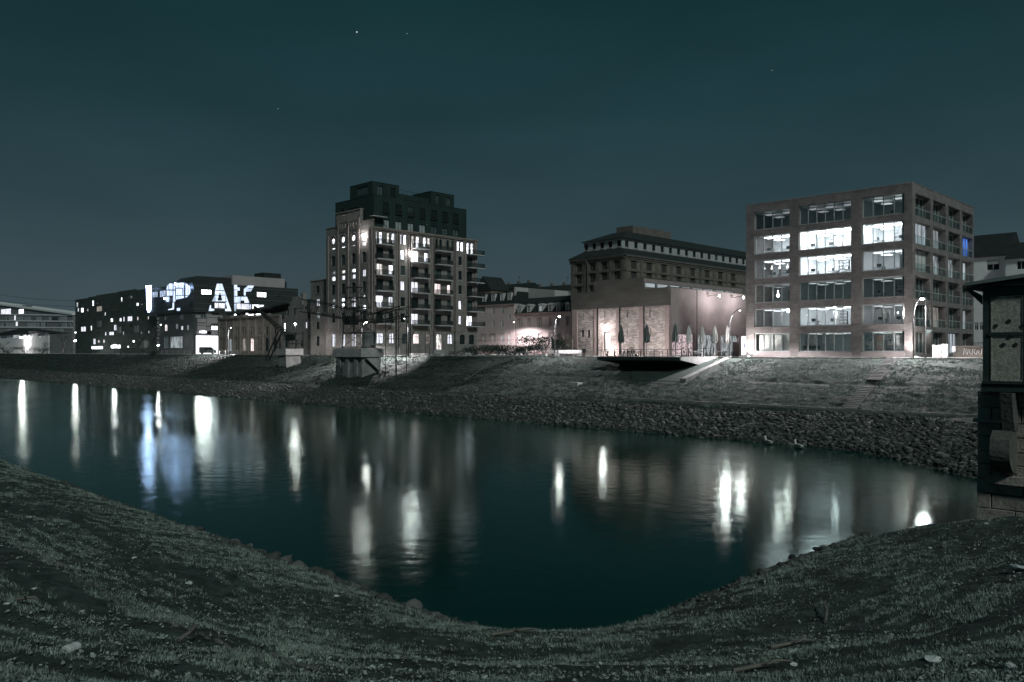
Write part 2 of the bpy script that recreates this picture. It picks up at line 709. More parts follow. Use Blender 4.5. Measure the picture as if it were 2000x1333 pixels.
mat('soil', (.014, .028, .023), .95, .55, 2.2, .6, 9, col2=(.06, .082, .071))
mat('soil_far', (.013, .025, .02), .95, .5, 1.6, .5, 7, col2=(.045, .06, .052))
mat('grass_near', (.05, .085, .07), .8, .75, 5, col2=(.42, .5, .445))
mat('grass_far', (.12, .15, .14), .85, .6, 1.2, col2=(.42, .46, .44))
mat('grass_shaded', (.009, .02, .015), .85, .6, .4, col2=(.032, .048, .04))  # grass with the gloom of the unlit far bank put into its colour
mat('leaf_litter', (.12, .14, .125), .85, .5, 3, col2=(.42, .46, .43))

V, F = grid(np.arange(-78, 30.1, .18), np.arange(-6, 46.1, .18), near_z)
tag(link('near_bank', raw_mesh('near_bank', V, F, 'soil', smooth=True)), kind='structure')
xs = np.concatenate([np.arange(-1500, -320, 20), np.arange(-320, -150, 2.), np.arange(-150, 12, .25)])
V, F = grid(xs, np.concatenate([np.arange(40, 66, 4), np.arange(66, 101.01, .22)]), far_z)
tag(link('far_bank', raw_mesh('far_bank', V, F, 'soil_far', smooth=True)), kind='structure')

mb = MB().box(-3000, 900, 101.0, 2600, -.6, 0)
tag(link('quay_ground', mb.mesh('quay_ground', 'paving')), kind='structure')
mb = MB().box(-64, -8, 100.35, 101.3, -.45, .03)
mb.box(-150, -75, 100.45, 101.25, -.4, .03)
tag(link('quay_kerb', mb.mesh('quay_kerb', 'concrete')), kind='structure')
mb = MB()
mb.quad((-3000, -40, -30), (900, -40, -30), (900, 2600, -30), (-3000, 2600, -30))
tag(link('river_bed', mb.mesh('river_bed', 'soil')), kind='structure')

# water: long-exposure ripples blur the reflections upright
ANISO = -.14
m = bpy.data.materials.new('water')
m.use_nodes = True
t = m.node_tree
t.nodes.clear()
o = t.nodes.new('ShaderNodeOutputMaterial')
mx = t.nodes.new('ShaderNodeMixShader')
df = t.nodes.new('ShaderNodeBsdfDiffuse')
df.inputs[0].default_value = (.0004, .021, .0165, 1)
gl = t.nodes.new('ShaderNodeBsdfGlossy')
gl.distribution = 'BECKMANN'
gl.inputs['Anisotropy'].default_value = ANISO
tv = t.nodes.new('ShaderNodeCombineXYZ')
tv.inputs[0].default_value = S2
tv.inputs[1].default_value = S2
t.links.new(tv.outputs[0], gl.inputs['Tangent'])
gl.inputs[0].default_value = (.8, .94, .88, 1)
fr = t.nodes.new('ShaderNodeFresnel')
fr.inputs[0].default_value = 1.3
t.links.new(fr.outputs[0], mx.inputs[0])
t.links.new(df.outputs[0], mx.inputs[1])
t.links.new(gl.outputs[0], mx.inputs[2])
t.links.new(mx.outputs[0], o.inputs[0])
g = t.nodes.new('ShaderNodeNewGeometry')
n1 = t.nodes.new('ShaderNodeTexNoise')
n1.inputs['Scale'].default_value = .8
n1.inputs['Detail'].default_value = 6
n2 = t.nodes.new('ShaderNodeTexNoise')
n2.inputs['Scale'].default_value = .045
n2.inputs['Detail'].default_value = 3
bp = t.nodes.new('ShaderNodeBump')
bp.inputs['Strength'].default_value = .4
bp.inputs['Distance'].default_value = .04
t.links.new(g.outputs['Position'], n1.inputs['Vector'])
t.links.new(g.outputs['Position'], n2.inputs['Vector'])
t.links.new(n1.outputs[0], bp.inputs['Height'])
t.links.new(bp.outputs[0], gl.inputs['Normal'])
mr = t.nodes.new('ShaderNodeMapRange')
mr.inputs[1].default_value = .35
mr.inputs[2].default_value = .65
mr.inputs[3].default_value = .12
mr.inputs[4].default_value = .18
t.links.new(n2.outputs[0], mr.inputs[0])
t.links.new(mr.outputs[0], gl.inputs['Roughness'])
MATS['water'] = m
mb = MB().quad((-2500, -20, WATER), (60, -20, WATER), (60, 90, WATER), (-2500, 90, WATER))
tag(link('river_water', mb.mesh('river_water', 'water')), kind='structure')


# ---- grass: every blade a triangle
def blades(P, h, wd, lean):
    n = len(P)
    a = NR.uniform(0, 6.283, n)
    b = NR.uniform(0, 6.283, n)
    h = h * NR.uniform(.45, 1.3, n)
    L = lean * NR.uniform(.2, 1.2, n) * h
    dx, dy = np.cos(a) * wd / 2, np.sin(a) * wd / 2
    z0 = np.zeros(n)
    A = P + np.stack([dx, dy, z0 - .03], -1)
    B = P + np.stack([-dx, -dy, z0 - .03], -1)
    T = P + np.stack([np.cos(b) * L, np.sin(b) * L, h], -1)
    V = np.stack([A, B, T], 1).reshape(-1, 3)
    return V, np.arange(3 * n).reshape(n, 3)


def near_points(n, zmax=62, pw=1.6):
    r = NR.uniform(-.85, .85, n)
    Z = 4.5 + (zmax - 4.5) * NR.uniform(0, 1, n) ** pw
    x, y = S2 * (r - 1) * Z, S2 * (r + 1) * Z
    return x, y


x, y = near_points(115000, 60, 1.7)
nb = 10
rr = .02 + .11 * NR.uniform(0, 1, (len(x), nb)) ** .8
aa = NR.uniform(0, 6.283, (len(x), nb))
x, y = (x[:, None] + rr * np.cos(aa)).ravel(), (y[:, None] + rr * np.sin(aa)).ravel()
d = near_dist(x, y)
ok = (d > .5) & (d < 24) & (x > -76) & (y < 45) & (y > -12)
clump = fbm(x * .55, y * .55, 60, 3) + .5 * fbm(x * 2.4, y * 2.4, 65, 2)
rut = np.zeros_like(d)
for c, wd in ((8.0, .2), (8.75, .2), (6.4, .3), (10.6, .4), (12.6, .22), (11.3, .2), (7.3, .15), (13.6, .2), (5.4, .16), (14.6, .25)):
    rut = np.maximum(rut, np.exp(-((d - c) / wd) ** 2))
dn = .62 + 2.3 * clump - 2.6 * rut * np.clip(vnoise(x * .6, y * .6, 91) - .15, 0, 1)
ok &= np.repeat(NR.uniform(0, 1, len(x) // nb), nb) < dn
x, y, d, clump = x[ok], y[ok], d[ok], clump[ok]
P = np.stack([x, y, near_z(x, y)], -1)
tuft = np.repeat(NR.uniform(.5, 1.6, len(ok) // nb), nb)[ok]
hh = .036 * tuft + .075 * np.clip(clump + .12, 0, .6) + .1 * np.exp(-d / 1.2)
V, F = blades(P, hh, .014 + .0004 * np.hypot(x, y), 1.0)
tag(link('bank_grass', raw_mesh('bank_grass', V, F, 'grass_near')), 'rough short grass on the near river bank', 'grass', kind='stuff')

# fallen leaves and scraps lying in the grass
x, y = near_points(120000, 52, 1.5)
d = near_dist(x, y)
cl = fbm(x * .4, y * .4, 90, 3)
ok = (d > .8) & (d < 24) & (NR.uniform(0, 1, len(x)) < .25 + 2.2 * cl) & (y < 45)
x, y = x[ok], y[ok]
n = len(x)
P = np.stack([x, y, near_z(x, y) + .05], -1)
a = NR.uniform(0, 6.283, n)
s = .01 + .034 * NR.uniform(0, 1, n) ** 2
ti = NR.uniform(-.5, .5, (2, n))
e1 = np.stack([np.cos(a) * s, np.sin(a) * s, ti[0] * s], -1)
e2 = np.stack([-np.sin(a) * s * .55, np.cos(a) * s * .55, ti[1] * s], -1)
V = np.stack([P - e1, P + e2, P + e1, P - e2], 1).reshape(-1, 3)
tag(link('fallen_leaves', raw_mesh('fallen_leaves', V, np.arange(4 * n).reshape(n, 4), 'leaf_litter')), 'pale fallen leaves scattered over the near bank', 'leaves', kind='stuff')

# far bank grass
n = 42000
x = -14 - 150 * NR.uniform(0, 1, n) ** 1.25
y = NR.uniform(78.5, 100.6, n)
rr = .03 + .2 * NR.uniform(0, 1, (n, 9))
aa = NR.uniform(0, 6.283, (n, 9))
x, y = (x[:, None] + rr * np.cos(aa)).ravel(), (y[:, None] + rr * np.sin(aa)).ravel()
y = np.clip(y, 78.4, 100.9)
n = len(x)
v = far_v(x, y)
cl = fbm(x * .3, y * .4, 120, 3) + .6 * fbm(x * 1.3, y * 1.6, 125, 2)
path = np.exp(-((y - 88.8) / .6) ** 2)
pave = (x > -70) & (x < -58) & (y > 87) & (y < 97)
ok = (np.repeat(NR.uniform(0, 1, n // 9), 9) < .6 + 2.0 * cl - .8 * path) & ~pave
x, y, cl = x[ok], y[ok], cl[ok]
P = np.stack([x, y, far_z(x, y)], -1)
hb = .1 * np.repeat(NR.uniform(.5, 1.8, n // 9), 9)[ok] + .35 * np.clip(cl + .12, 0, .5)
far_l = x < -92 + 12 * fbm(y * .3, x * .1, 4, 2)  # beyond the lamps the bank's darkness comes from a darker grass colour
V, F = blades(P[far_l], hb[far_l], .05, .9)
tag(link('shaded_grass', raw_mesh('shaded_grass', V, F, 'grass_shaded')), 'grass coloured dark for the unlit bank around the crane piers', 'shaded_grass', kind='stuff')
V, F = blades(P[~far_l], hb[~far_l], .05, .9)
tag(link('far_bank_grass', raw_mesh('far_bank_grass', V, F, 'grass_far')), 'tufted grass on the far embankment below the buildings', 'grass', kind='stuff')
n = 60000
x = -150 - 330 * NR.uniform(0, 1, n) ** 1.3
y = NR.uniform(78.5, 101, n)
P = np.stack([x, y, far_z(x, y)], -1)
V, F = blades(P, np.full(n, .3), .12, .9)
tag(link('distant_bank_grass', raw_mesh('distant_bank_grass', V, F, 'grass_shaded')), 'grass coloured dark for the unlit far bank downstream of the cranes', 'grass', kind='stuff')


# ---- stones
ICO = None


def rock_mesh(seed, mt, sub=1):
    import bmesh
    bm = bmesh.new()
    bmesh.ops.create_icosphere(bm, subdivisions=sub, radius=1)
    q = random.Random(seed)
    pl = [(Vector((q.gauss(0, 1), q.gauss(0, 1), q.gauss(0, 1))).normalized(), q.uniform(.55, .85)) for _ in range(9)]
    for vtx in bm.verts:
        for nrm, dd in pl:
            k = vtx.co.dot(nrm) - dd
            if k > 0:
                vtx.co -= nrm * k
        vtx.co *= q.uniform(.94, 1.06)
    me = bpy.data.meshes.new('stone')
    bm.to_mesh(me)
    bm.free()
    me.materials.append(MATS[mt])
    return me


ROCKS = [rock_mesh(i, 'stone' if i % 3 else 'stone_pale', 2) for i in range(10)]
FAR_ROCKS = [rock_mesh(50 + i, 'stone' if i % 4 else 'stone_pale', 1) for i in range(8)]


def stone(mesh, x, y, z, s, label, group):
    o = link('stone', mesh, None, (x, y, z), rng.uniform(0, 6.28))
    o.rotation_euler = (rng.uniform(-.5, .5), rng.uniform(-.5, .5), rng.uniform(0, 6.28))
    o.scale = (s * rng.uniform(.8, 1.35), s * rng.uniform(.75, 1.1), s * rng.uniform(.5, .85))
    return tag(o, label, 'stone', group)


# near edge: loose rip-rap along the water, left arm then right arm
for i in range(105):
    if i < 70:
        xx = -17 - 20 * rng.random() ** 1.1
        yy = 16 - rng.uniform(-.35, 1.25)
    else:
        yy = 24 + 14 * rng.random()
        tt = min(1, max(0, (yy - 33) / 8))
        xx = -14.6 + 3.2 * tt * tt * (3 - 2 * tt) + rng.uniform(-.35, 1.1)
    s = .11 + .25 * rng.random() ** 2.2
    rk = rng.choice(ROCKS)
    pw_ = 'paler' if rk.materials[0].name == 'stone_pale' else 'darker'
    stone(rk, xx, yy, float(near_z(np.array([xx]), np.array([yy]))[0]) + .06, s,
          ('%s rough stone at the near water edge below the left grass' if i < 70 else '%s wet stone on the right near shore towards the bridge pier') % pw_,
          ('%s loose stones along the left near shore' if i < 70 else '%s stones of the right near shore') % pw_)
for i in range(195):
    xx = -15 - 32 * rng.random()
    vv = 68.2 + 10 * rng.random()
    yy = vv
    for _ in range(4):
        yy -= float(far_v(np.array(xx), np.array(yy))) - vv
    rk = rng.choice(FAR_ROCKS)
    pale = rk.materials[0].name == 'stone_pale'
    hi = vv > 73.2
    stone(rk, xx, yy, float(far_z(np.array([xx]), np.array([yy]))[0]) + .12, rng.uniform(.18, .36),
          '%s rip-rap stone in the %s half of the far stone belt' % ('paler' if pale else 'dark grey', 'upper' if hi else 'lower, waterside'),
          '%s rip-rap stones, %s half of the belt' % ('paler' if pale else 'dark', 'upper' if hi else 'lower'))


def rock_field(n, xf, vf, smin, smax, zf, dz):
    ic = rock_mesh(5, 'stone', 1)
    bv = np.array([v.co[:] for v in ic.vertices])
    bf = np.array([p.vertices[:] for p in ic.polygons])
    x, y = xf(n), vf(n)
    z = zf(x, y)
    s = smin + (smax - smin) * NR.uniform(0, 1, n) ** 1.8
    a = NR.uniform(0, 6.283, n)
    k = len(bv)
    J = bv[None] * NR.uniform(.7, 1.3, (n, 1, 3))
    ca, sa = np.cos(a)[:, None], np.sin(a)[:, None]
    tl = NR.uniform(-.6, .6, n)[:, None]
    X, Y, Z = J[..., 0], J[..., 1], J[..., 2] * .75
    X, Z = X * np.cos(tl) - Z * np.sin(tl), X * np.sin(tl) + Z * np.cos(tl)
    Vv = np.stack([(X * ca - Y * sa) * s[:, None] + x[:, None], (X * sa + Y * ca) * s[:, None] + y[:, None], Z * s[:, None] + z[:, None] + dz], -1)
    Ff = bf[None] + (np.arange(n) * k)[:, None, None]
    return Vv.reshape(-1, 3), Ff.reshape(-1, bf.shape[1])


def inv_v(x, v):
    y = v.copy()
    for _ in range(5):
        y = y - (far_v(x, y) - v)
    return y


XF = {}


def xfar(n):
    XF['x'] = -12 - 190 * NR.uniform(0, 1, n) ** 1.5
    return XF['x']


V, F = rock_field(15000, xfar, lambda n: inv_v(XF['x'], 67.7 + (10.2 + 5 * fbm(XF['x'] * .35, XF['x'] * 0, 6, 3)) * NR.uniform(0, 1, n) ** .9), .08, .34, lambda x, y: far_z(x, y), .05)
tag(link('riprap', raw_mesh('riprap', V, F, 'stone')), 'belt of grey rip-rap along the foot of the far bank', 'rip-rap', kind='stuff')
V, F = rock_field(1600, xfar, lambda n: inv_v(XF['x'], 67.7 + 9.5 * NR.uniform(0, 1, n)), .1, .4, lambda x, y: far_z(x, y), .12)
tag(link('pale_riprap', raw_mesh('pale_riprap', V, F, 'stone_pale')), 'paler boulders mixed into the far rip-rap belt', 'rip-rap', kind='stuff')
V, F = rock_field(2200, lambda n: XF.setdefault('q', -200 - 260 * NR.uniform(0, 1, n) ** 1.3), lambda n: 67.8 + 10 * NR.uniform(0, 1, n), .25, .6, lambda x, y: far_z(x, y), .06)
tag(link('riprap', raw_mesh('riprap', V, F, 'stone')), 'distant rip-rap downstream beyond the crane piers', 'rip-rap', kind='stuff')
gx, gy = NR.uniform(-62, -8, 160000), NR.uniform(13, 43, 160000)
gd = near_dist(gx, gy)
gk = (gd > -.5) & (gd < 1.3 * vnoise(gx * .4, gy * .4, 8) + .2)
gx, gy = gx[gk][:5200], gy[gk][:5200]
V, F = rock_field(len(gx), lambda n: gx, lambda n: gy, .04, .17, lambda x, y: near_z(x, y), .03)
tag(link('shore_pebbles', raw_mesh('shore_pebbles', V, F, 'stone')), 'small stones and cobbles along the near water edge', 'pebbles', kind='stuff')

# edging of the old track on the near bank
ed = thing('path_edging', 'row of small pale stones edging the track on the near bank', 'path edging', (-40, 6, -4))
em = [rock_mesh(80 + i, 'stone_pale', 1) for i in range(3)]
for i in range(110):
    xx = -46 + i * .33
    yy = 16 - 9.9 + rng.uniform(-.04, .04)
    if xx > -8.5: break
    zz = float(near_z(np.array([xx]), np.array([yy]))[0])
    o = link('edging_stone', rng.choice(em), ed, (xx + 40, yy - 6, zz + 4 + .03), rng.uniform(-.2, .2))
    o.scale = (.14, .07, .05)
# ------------------------------------------------------------------ office building on the right, with its rooms
OY = 111.8


def xr(px, y=OY):
    return on_y(px, HY, y)[0]


OXL, OXR = xr(1457), xr(1782)
OYB = on_x(1902, HY, OXR)[1]
OT = 22.75
off = thing('office_building', 'six storey brick office block with large glazed bays and rooms lit inside', 'building', (OXL, OY, 0))
FR = Fac(off, 'r', OY, OXL)
FS = Fac(off, 's', OXR, OY)
SILL = [.75 + 3.63 * k for k in range(6)]
WH = 2.74
BAYS = [(FR.s(1473), FR.s(1542), 4), (FR.s(1560), FR.s(1662), 6), (FR.s(1683), FR.s(1766), 4)]
W_ = OXR - OXL
ops = [(a, b, z, z + WH) for z in SILL for a, b, n in BAYS]
FR.wall('river_wall', 'office_brick', 0, W_, 0, OT, ops, .55)
# string course and sills a touch proud
mb = MB()
for k in range(1, 6):
    for a, b, n in BAYS:
        FR.box(mb, a - .05, b + .05, SILL[k] - .09, SILL[k] - .001, -.3, .05)
for a, b, n in BAYS:
    FR.box(mb, a - .08, b + .08, .02, .74, .004, .06)
FR.box(mb, -.03, W_ + .03, OT, OT + .1, -.6, .05)
link('sill_band', mb.mesh('sill_band', 'office_trim'), off)
LD = W_
DEP = OYB - OY
SB = []
for a, b in ((1788, 1818), (1822.5, 1848), (1852.5, 1875.6), (1879.5, 1900)):
    SB.append((FS.s(a), FS.s(b)))
ops = [(a, b, z - .25, z + WH - .05) for z in SILL for a, b in SB]
FS.wall('side_wall', 'office_brick', .551, DEP, 0, OT, ops, .45)
mb = MB()
FS.box(mb, .56, DEP + .03, OT, OT + .1, -.5, .05)
FR.box(mb, 0, .4, 0, OT, -DEP, -.551)
FR.box(mb, .4, W_ - .5, 0, OT, -DEP, -DEP + .4)
link('rear_wall', mb.mesh('rear_wall', 'office_brick'), off)
mb = MB()
for k in range(7):
    z = SILL[k] - .12 if k < 6 else OT - .5
    z0 = z - .5 if k else .01
    FR.box(mb, .41, W_ - 1.48, z0, z, -DEP + .42, -.552)
link('floor_slab', mb.mesh('floor_slab', 'room_wall'), off)
# room partitions
mb = MB()
RD = 7.5
edges = [.42, (BAYS[0][1] + BAYS[1][0]) / 2, (BAYS[1][1] + BAYS[2][0]) / 2, W_ - 1.5]
for k in range(6):
    mb = MB()
    z0, z1 = SILL[k] - .119, (SILL[k + 1] - .62 if k < 5 else OT - 1.0) - .001
    FR.box(mb, .42, W_ - 1.5, z0, z1, -RD - .12, -RD)
    for e in (edges[1], edges[2]):
        FR.box(mb, e - .1, e + .1, z0, z1, -RD, -.56)
    FR.box(mb, W_ - 1.5, W_ - 1.38, z0, z1, -DEP + .5, -.56)
    link('partition', mb.mesh('partition', 'room_wall' if k in (1, 3, 4) else 'room_dark'), off)  # dimness of the darker floors put into a darker wall colour
# glazing
fmk = {}
for k, z in enumerate(SILL):
    for bi, (a, b, n) in enumerate(BAYS):
        wd = b - a
        key = (bi,)
        if key not in fmk:
            mb = MB()
            f = .11
            for q in ((0, f, 0, WH), (wd - f, wd, 0, WH), (f, wd - f, 0, f * 1.2), (f, wd - f, WH - f, WH)):
                mb.box(q[0], q[1], -.07, .07, q[2], q[3])
            for i in range(1, n):
                xx = wd * i / n
                mb.box(xx - .05, xx + .05, -.06, .06, f * 1.2, WH - f)
            pw = wd / n
            pm = MB().box(.05, pw - .05, -.012, .012, .08, WH - .08)
            fmk[key] = (mb.mesh('window', 'frame_grey'), pm.mesh('pane', 'clear_glass'), pw)
        fmesh, pmesh, pw = fmk[key]
        o = FR.put('window', fmesh, a, z, -.38)
        for i in range(n):
            link('pane', pmesh, o, (pw * i, 0, 0))
# ceiling lights: power per room (floor, bay)
PW = {(4, 0): 190, (4, 1): 640, (4, 2): 330, (3, 0): 100, (3, 1): 320, (3, 2): 75, (1, 0): 55, (1, 1): 85, (1, 2): 22, (0, 0): 13, (0, 1): 24, (0, 2): 26,
      (2, 1): 13, (2, 2): 13, (2, 0): 8, (5, 2): 13, (5, 1): 6, (5, 0): 6}
cem = {}
for (k, bi), pw in PW.items():
    a, b, n = BAYS[bi]
    ztop = (SILL[k + 1] - .62 if k < 5 else OT - 1.0)
    rows = 3 if n == 6 else 2
    if pw not in cem:
        cem[pw] = emis('ceiling_%s' % pw, (.88, .92, 1.0) if k else (.84, .94, .96), pw * .06)
    me = MB().box(-.6, .6, -.6, .6, -.05, 0).mesh('ceiling_lamp', cem[pw])
    for i in range(rows):
        for j in range(2):
            q = FR.pt(a + (b - a) * (i + .5) / rows, ztop - .4, -2.2 - 3.0 * j)
            link('ceiling_lamp', me, off, q)
# loggias on the side: glazing set back, glass balustrade in the wall plane
lgm = {}
LIT = {(4, 0): 'lit_cool2', (3, 0): 'blind_white', (4, 3): 'lit_blue', (4, 1): 'lit_half', (3, 1): 'lit_dim', (3, 2): 'lit_dim', (0, 2): 'lit_cool2', (1, 1): 'lit_warm',
       (1, 3): 'lit_half', (3, 3): 'lit_dim', (2, 2): 'pane_dim', (2, 1): 'pane_dim'}
emis('lit_cool2', (.8, .9, 1), .42, .7, 2.2, (3, 3, .15))
emis('lit_half', (.85, .92, 1), .3, .9, 1.6, (3, 3, .1))
mat('blind_white', (.62, .6, .6), .8, .05)
for k, z in enumerate(SILL):
    for bi, (a, b) in enumerate(SB):
        z0, z1 = z - .25, z + WH - .05
        mb = MB()
        FS.box(mb, a - .1, a - .002, z0, z1, -1.28, -.452)
        FS.box(mb, b + .002, b + .1, z0, z1, -1.28, -.452)
        FS.box(mb, a - .1, b + .1, z0 - .1, z0, -1.28, -.452)
        FS.box(mb, a - .1, b + .1, z1, z1 + .1, -1.28, -.452)
        link('loggia', mb.mesh('loggia', 'office_brick'), off)
        lit = LIT.get((k, bi), 'pane_dim')
        bk = -1.05 if lit not in ('lit_cool2', 'blind_white', 'lit_blue') else -.7
        win(FS, a, z0, b - a, z1 - z0, 4, 1, lit, 'frame_grey', -bk, fr=.1)
        if k:
            key = round(b - a, 2)
            if key not in lgm:
                wd = b - a
                m1 = MB().box(0, wd, -.03, .03, 1.02, 1.08)
                for i in range(4):
                    m1.box(wd * i / 3 - .02, wd * i / 3 + .02, -.02, .02, 0, 1.02)
                m2 = MB().box(.02, wd - .02, -.008, .008, .06, 1.0)
                lgm[key] = (m1.mesh('balustrade', 'frame_grey'), m2.mesh('pane', 'rail_glass'))
            o = FS.put('balustrade', lgm[key][0], a, z0, -.08)
            link('pane', lgm[key][1], o)


# contents of the rooms: each a thing of its own
def furn(name, label, cat, mesh, s, z, o, group=None, rz=0):
    q = FR.pt(s, z, o) + FR.b
    ob = link(name, mesh, None, q, rz)
    return tag(ob, label, cat, group)


def desk_mesh():
    m = MB().box(-.8, .8, -.4, .4, .7, .75)
    for x in (-.75, .7):
        for y in (-.36, .31):
            m.box(x, x + .05, y, y + .05, 0, .7)
    m.cur = 1
    m.box(-.3, .3, -.03, .03, .85, 1.25)
    m.box(-.05, .05, -.03, .03, .75, .85)
    return m.mesh('desk', 'furniture_pale', 'furniture_dark')


def shelf_mesh(n=6, w=1.5):
    m = MB().box(-w / 2, -w / 2 + .04, -.17, .17, 0, 2.2).box(w / 2 - .04, w / 2, -.17, .17, 0, 2.2)
    for i in range(n):
        m.box(-w / 2 + .04, w / 2 - .04, -.17, .17, i * 2.16 / (n - 1), i * 2.16 / (n - 1) + .04)
    m.cur = 1
    for i in range(n - 1):
        x = -w / 2 + .08
        while x < w / 2 - .2:
            ww = rng.uniform(.05, .2)
            if rng.random() < .65:
                m.box(x, x + ww, -.12, .12, i * 2.16 / (n - 1) + .045, i * 2.16 / (n - 1) + rng.uniform(.18, .32))
            x += ww + .02
    return m.mesh('shelf', 'furniture_dark', 'furniture_pale')


def chair_mesh(mt='furniture_dark'):
    m = MB().box(-.24, .24, -.24, .24, .43, .48).box(-.23, .23, .19, .24, .52, .95)
    m.box(-.03, .03, -.03, .03, .06, .43)
    for a in range(5):
        c, s_ = math.cos(a * 1.2566), math.sin(a * 1.2566)
        m.tube([(0, 0, .08), (c * .3, s_ * .3, .04)], .025, 4)
    m.box(-.2, -.16, .2, .24, .4, .56).box(.16, .2, .2, .24, .4, .56)
    return m.mesh('chair', mt)


def curtain_mesh(w, h):
    m = MB()
    n = max(4, int(w / .12))
    pts = [(-w / 2 + w * i / n, .05 * (1 if i % 2 else -1)) for i in range(n + 1)]
    for a, b in zip(pts, pts[1:]):
        m.box(a[0], b[0] - .004, min(a[1], b[1]) - .005, max(a[1], b[1]) * .2, 0, h)
    return m.mesh('curtain', 'curtain')


FN = ['ground floor', 'first floor', 'second floor', 'third floor', 'fourth floor', 'top floor']
BN = ['left bay', 'middle bay', 'right bay']
dm, cm = desk_mesh(), chair_mesh()
for k, bi, cnt in ((4, 0, 2), (4, 1, 3), (4, 2, 2), (3, 0, 2), (3, 1, 3), (3, 2, 2), (1, 1, 3), (1, 2, 2), (2, 2, 2), (5, 2, 1)):
    a, b, n = BAYS[bi]
    for i in range(cnt):
        s = a + (b - a) * (i + .5) / cnt + rng.uniform(-.3, .3)
        dd = -1.7 - rng.uniform(0, 2.2)
        furn('desk', 'office desk with a dark screen in the %s room of the %s' % (FN[k], BN[bi]), 'desk', dm, s, SILL[k] - .118, dd, 'office desks on the %s, %s' % (FN[k], BN[bi]), rng.choice((0, .1, 1.57)))
        furn('office_chair', 'dark swivel chair by a desk on the %s, %s' % (FN[k], BN[bi]), 'chair', cm, s + .2, SILL[k] - .118, dd - .8, 'office chairs on the %s, %s' % (FN[k], BN[bi]), rng.uniform(-.5, .5))
for k, bi, s, o in ((3, 1, 5.3, -3), (1, 1, 5.2, -2.6), (3, 2, 4.3, -5.5), (2, 2, 3.3, -5.5), (4, 1, 1.6, -6.8), (4, 2, 2.6, -6.8), (3, 0, 1.4, -6.8), (2, 0, 3.0, -6.6)):
    furn('bookshelf', 'tall open bookshelf with files seen through the %s %s window' % (FN[k], BN[bi]), 'shelf', shelf_mesh(), BAYS[bi][0] + s, SILL[k] - .118, o)
# pendant lamps in a row, third floor left
pl = MB().lathe([(.02, .5), (.02, .16), (.12, .1), (.14, 0), (.09, -.06)], 8).mesh('pendant_lamp', emis('pendant', (1, .97, .95), 4))
a, b, n = BAYS[0]
for i in range(8):
    furn('pendant_lamp', 'small white pendant lamp hanging in a row on the third floor, left bay', 'lamp', pl, a + .5 + i * .62, SILL[3] + 1.65, -2.2 - (i % 2) * 1.1, 'pendant lamps of the third floor left bay')
# globe lamps
gm = MB().lathe([(.02, .75), (.02, .2), (.14, .14), (.2, 0), (.14, -.14), (.02, -.2)], 10).mesh('globe_lamp', emis('globe', (1, .96, .95), 130))
furn('globe_lamp', 'bright round lamp behind the second floor left bay glass', 'lamp', gm, FR.s(1512), FR.sz(1512, 577)[1], -1.2)
furn('globe_lamp', 'round white lamp hanging at the right end of the first floor left bay', 'lamp', gm, FR.s(1533), FR.sz(1533, 607)[1], -1.0)
furn('globe_lamp', 'glowing globe lamp at the right edge of the first floor right bay', 'lamp', gm, FR.s(1762), FR.sz(1762, 613)[1], -1.0)
spm = MB().lathe([(.06, .1), (.09, 0), (.05, -.06)], 8).mesh('spot_lamp', emis('spotlamp', (1, .97, .95), 60))
for i, (px, py) in enumerate(((1743, 611), (1755, 612), (1758, 606))):
    furn('spot_lamp', 'tiny bright lamp deep in the first floor right bay', 'lamp', spm, FR.s(px), FR.sz(px, py)[1], -2.0, 'tiny lamps in the first floor right bay')
dl = MB().lathe([(.02, .3), (.05, .28), (.11, .06), (.11, 0), (.02, -.06)], 8).mesh('downlight', emis('downlight', (.9, .95, 1), 520))
for px, py, k in ((1580, 446.5, 'fourth'), (1607, 444.5, 'fourth'), (1641, 440.5, 'fourth'), (1686, 449, 'fourth'), (1623, 599, 'first')):
    furn('downlight', 'dazzling ceiling lamp close behind the %s floor glass, %s' % (k, {1580: 'leftmost in the middle bay', 1607: 'second in the middle bay', 1641: 'rightmost in the middle bay', 1686: 'at the left of the right bay', 1623: 'in the middle bay'}[px]), 'lamp', dl, FR.s(px), FR.sz(px, py)[1] - .1, -1.1)
# partitions and doors seen on the first floor
dmsh = MB().box(-.45, .45, -.03, .03, 0, 2.3).mesh('door', 'white_paint')
for px, k in ((1580, 1), (1622, 1), (1692, 1), (1704, 1), (1600, 4), (1604, 3)):
    bi = 1 if px < 1665 else 2
    furn('interior_door', 'white %s door leaf standing %s metres behind the %s glass' % (FN[k], {1580: 'three', 1622: 'two', 1692: 'four', 1704: 'five', 1600: 'six', 1604: 'six'}[px], BN[bi]), 'door', dmsh, FR.s(px), SILL[k] - .118,
         -{1580: 3, 1622: 2, 1692: 4, 1704: 5, 1600: 6, 1604: 6}[px])
# red and white figures hung in the first floor right bay
for i, px in enumerate((1718, 1727)):
    t_ = thing('hanging_banner', '%s slim white banner with red edge inside the first floor right bay' % ('left of two,' if not i else 'right of two,'), 'banner', FR.pt(FR.s(px), SILL[1] + .3, -1.5) + FR.b)
    link('cloth', MB().box(-.17, .17, -.02, .02, 0, 1.3).mesh('cloth', 'white_paint'), t_)
    link('edge_strip', MB().box(-.22, -.172, -.021, .021, 0, 1.3).mesh('edge_strip', 'paint_red'), t_)
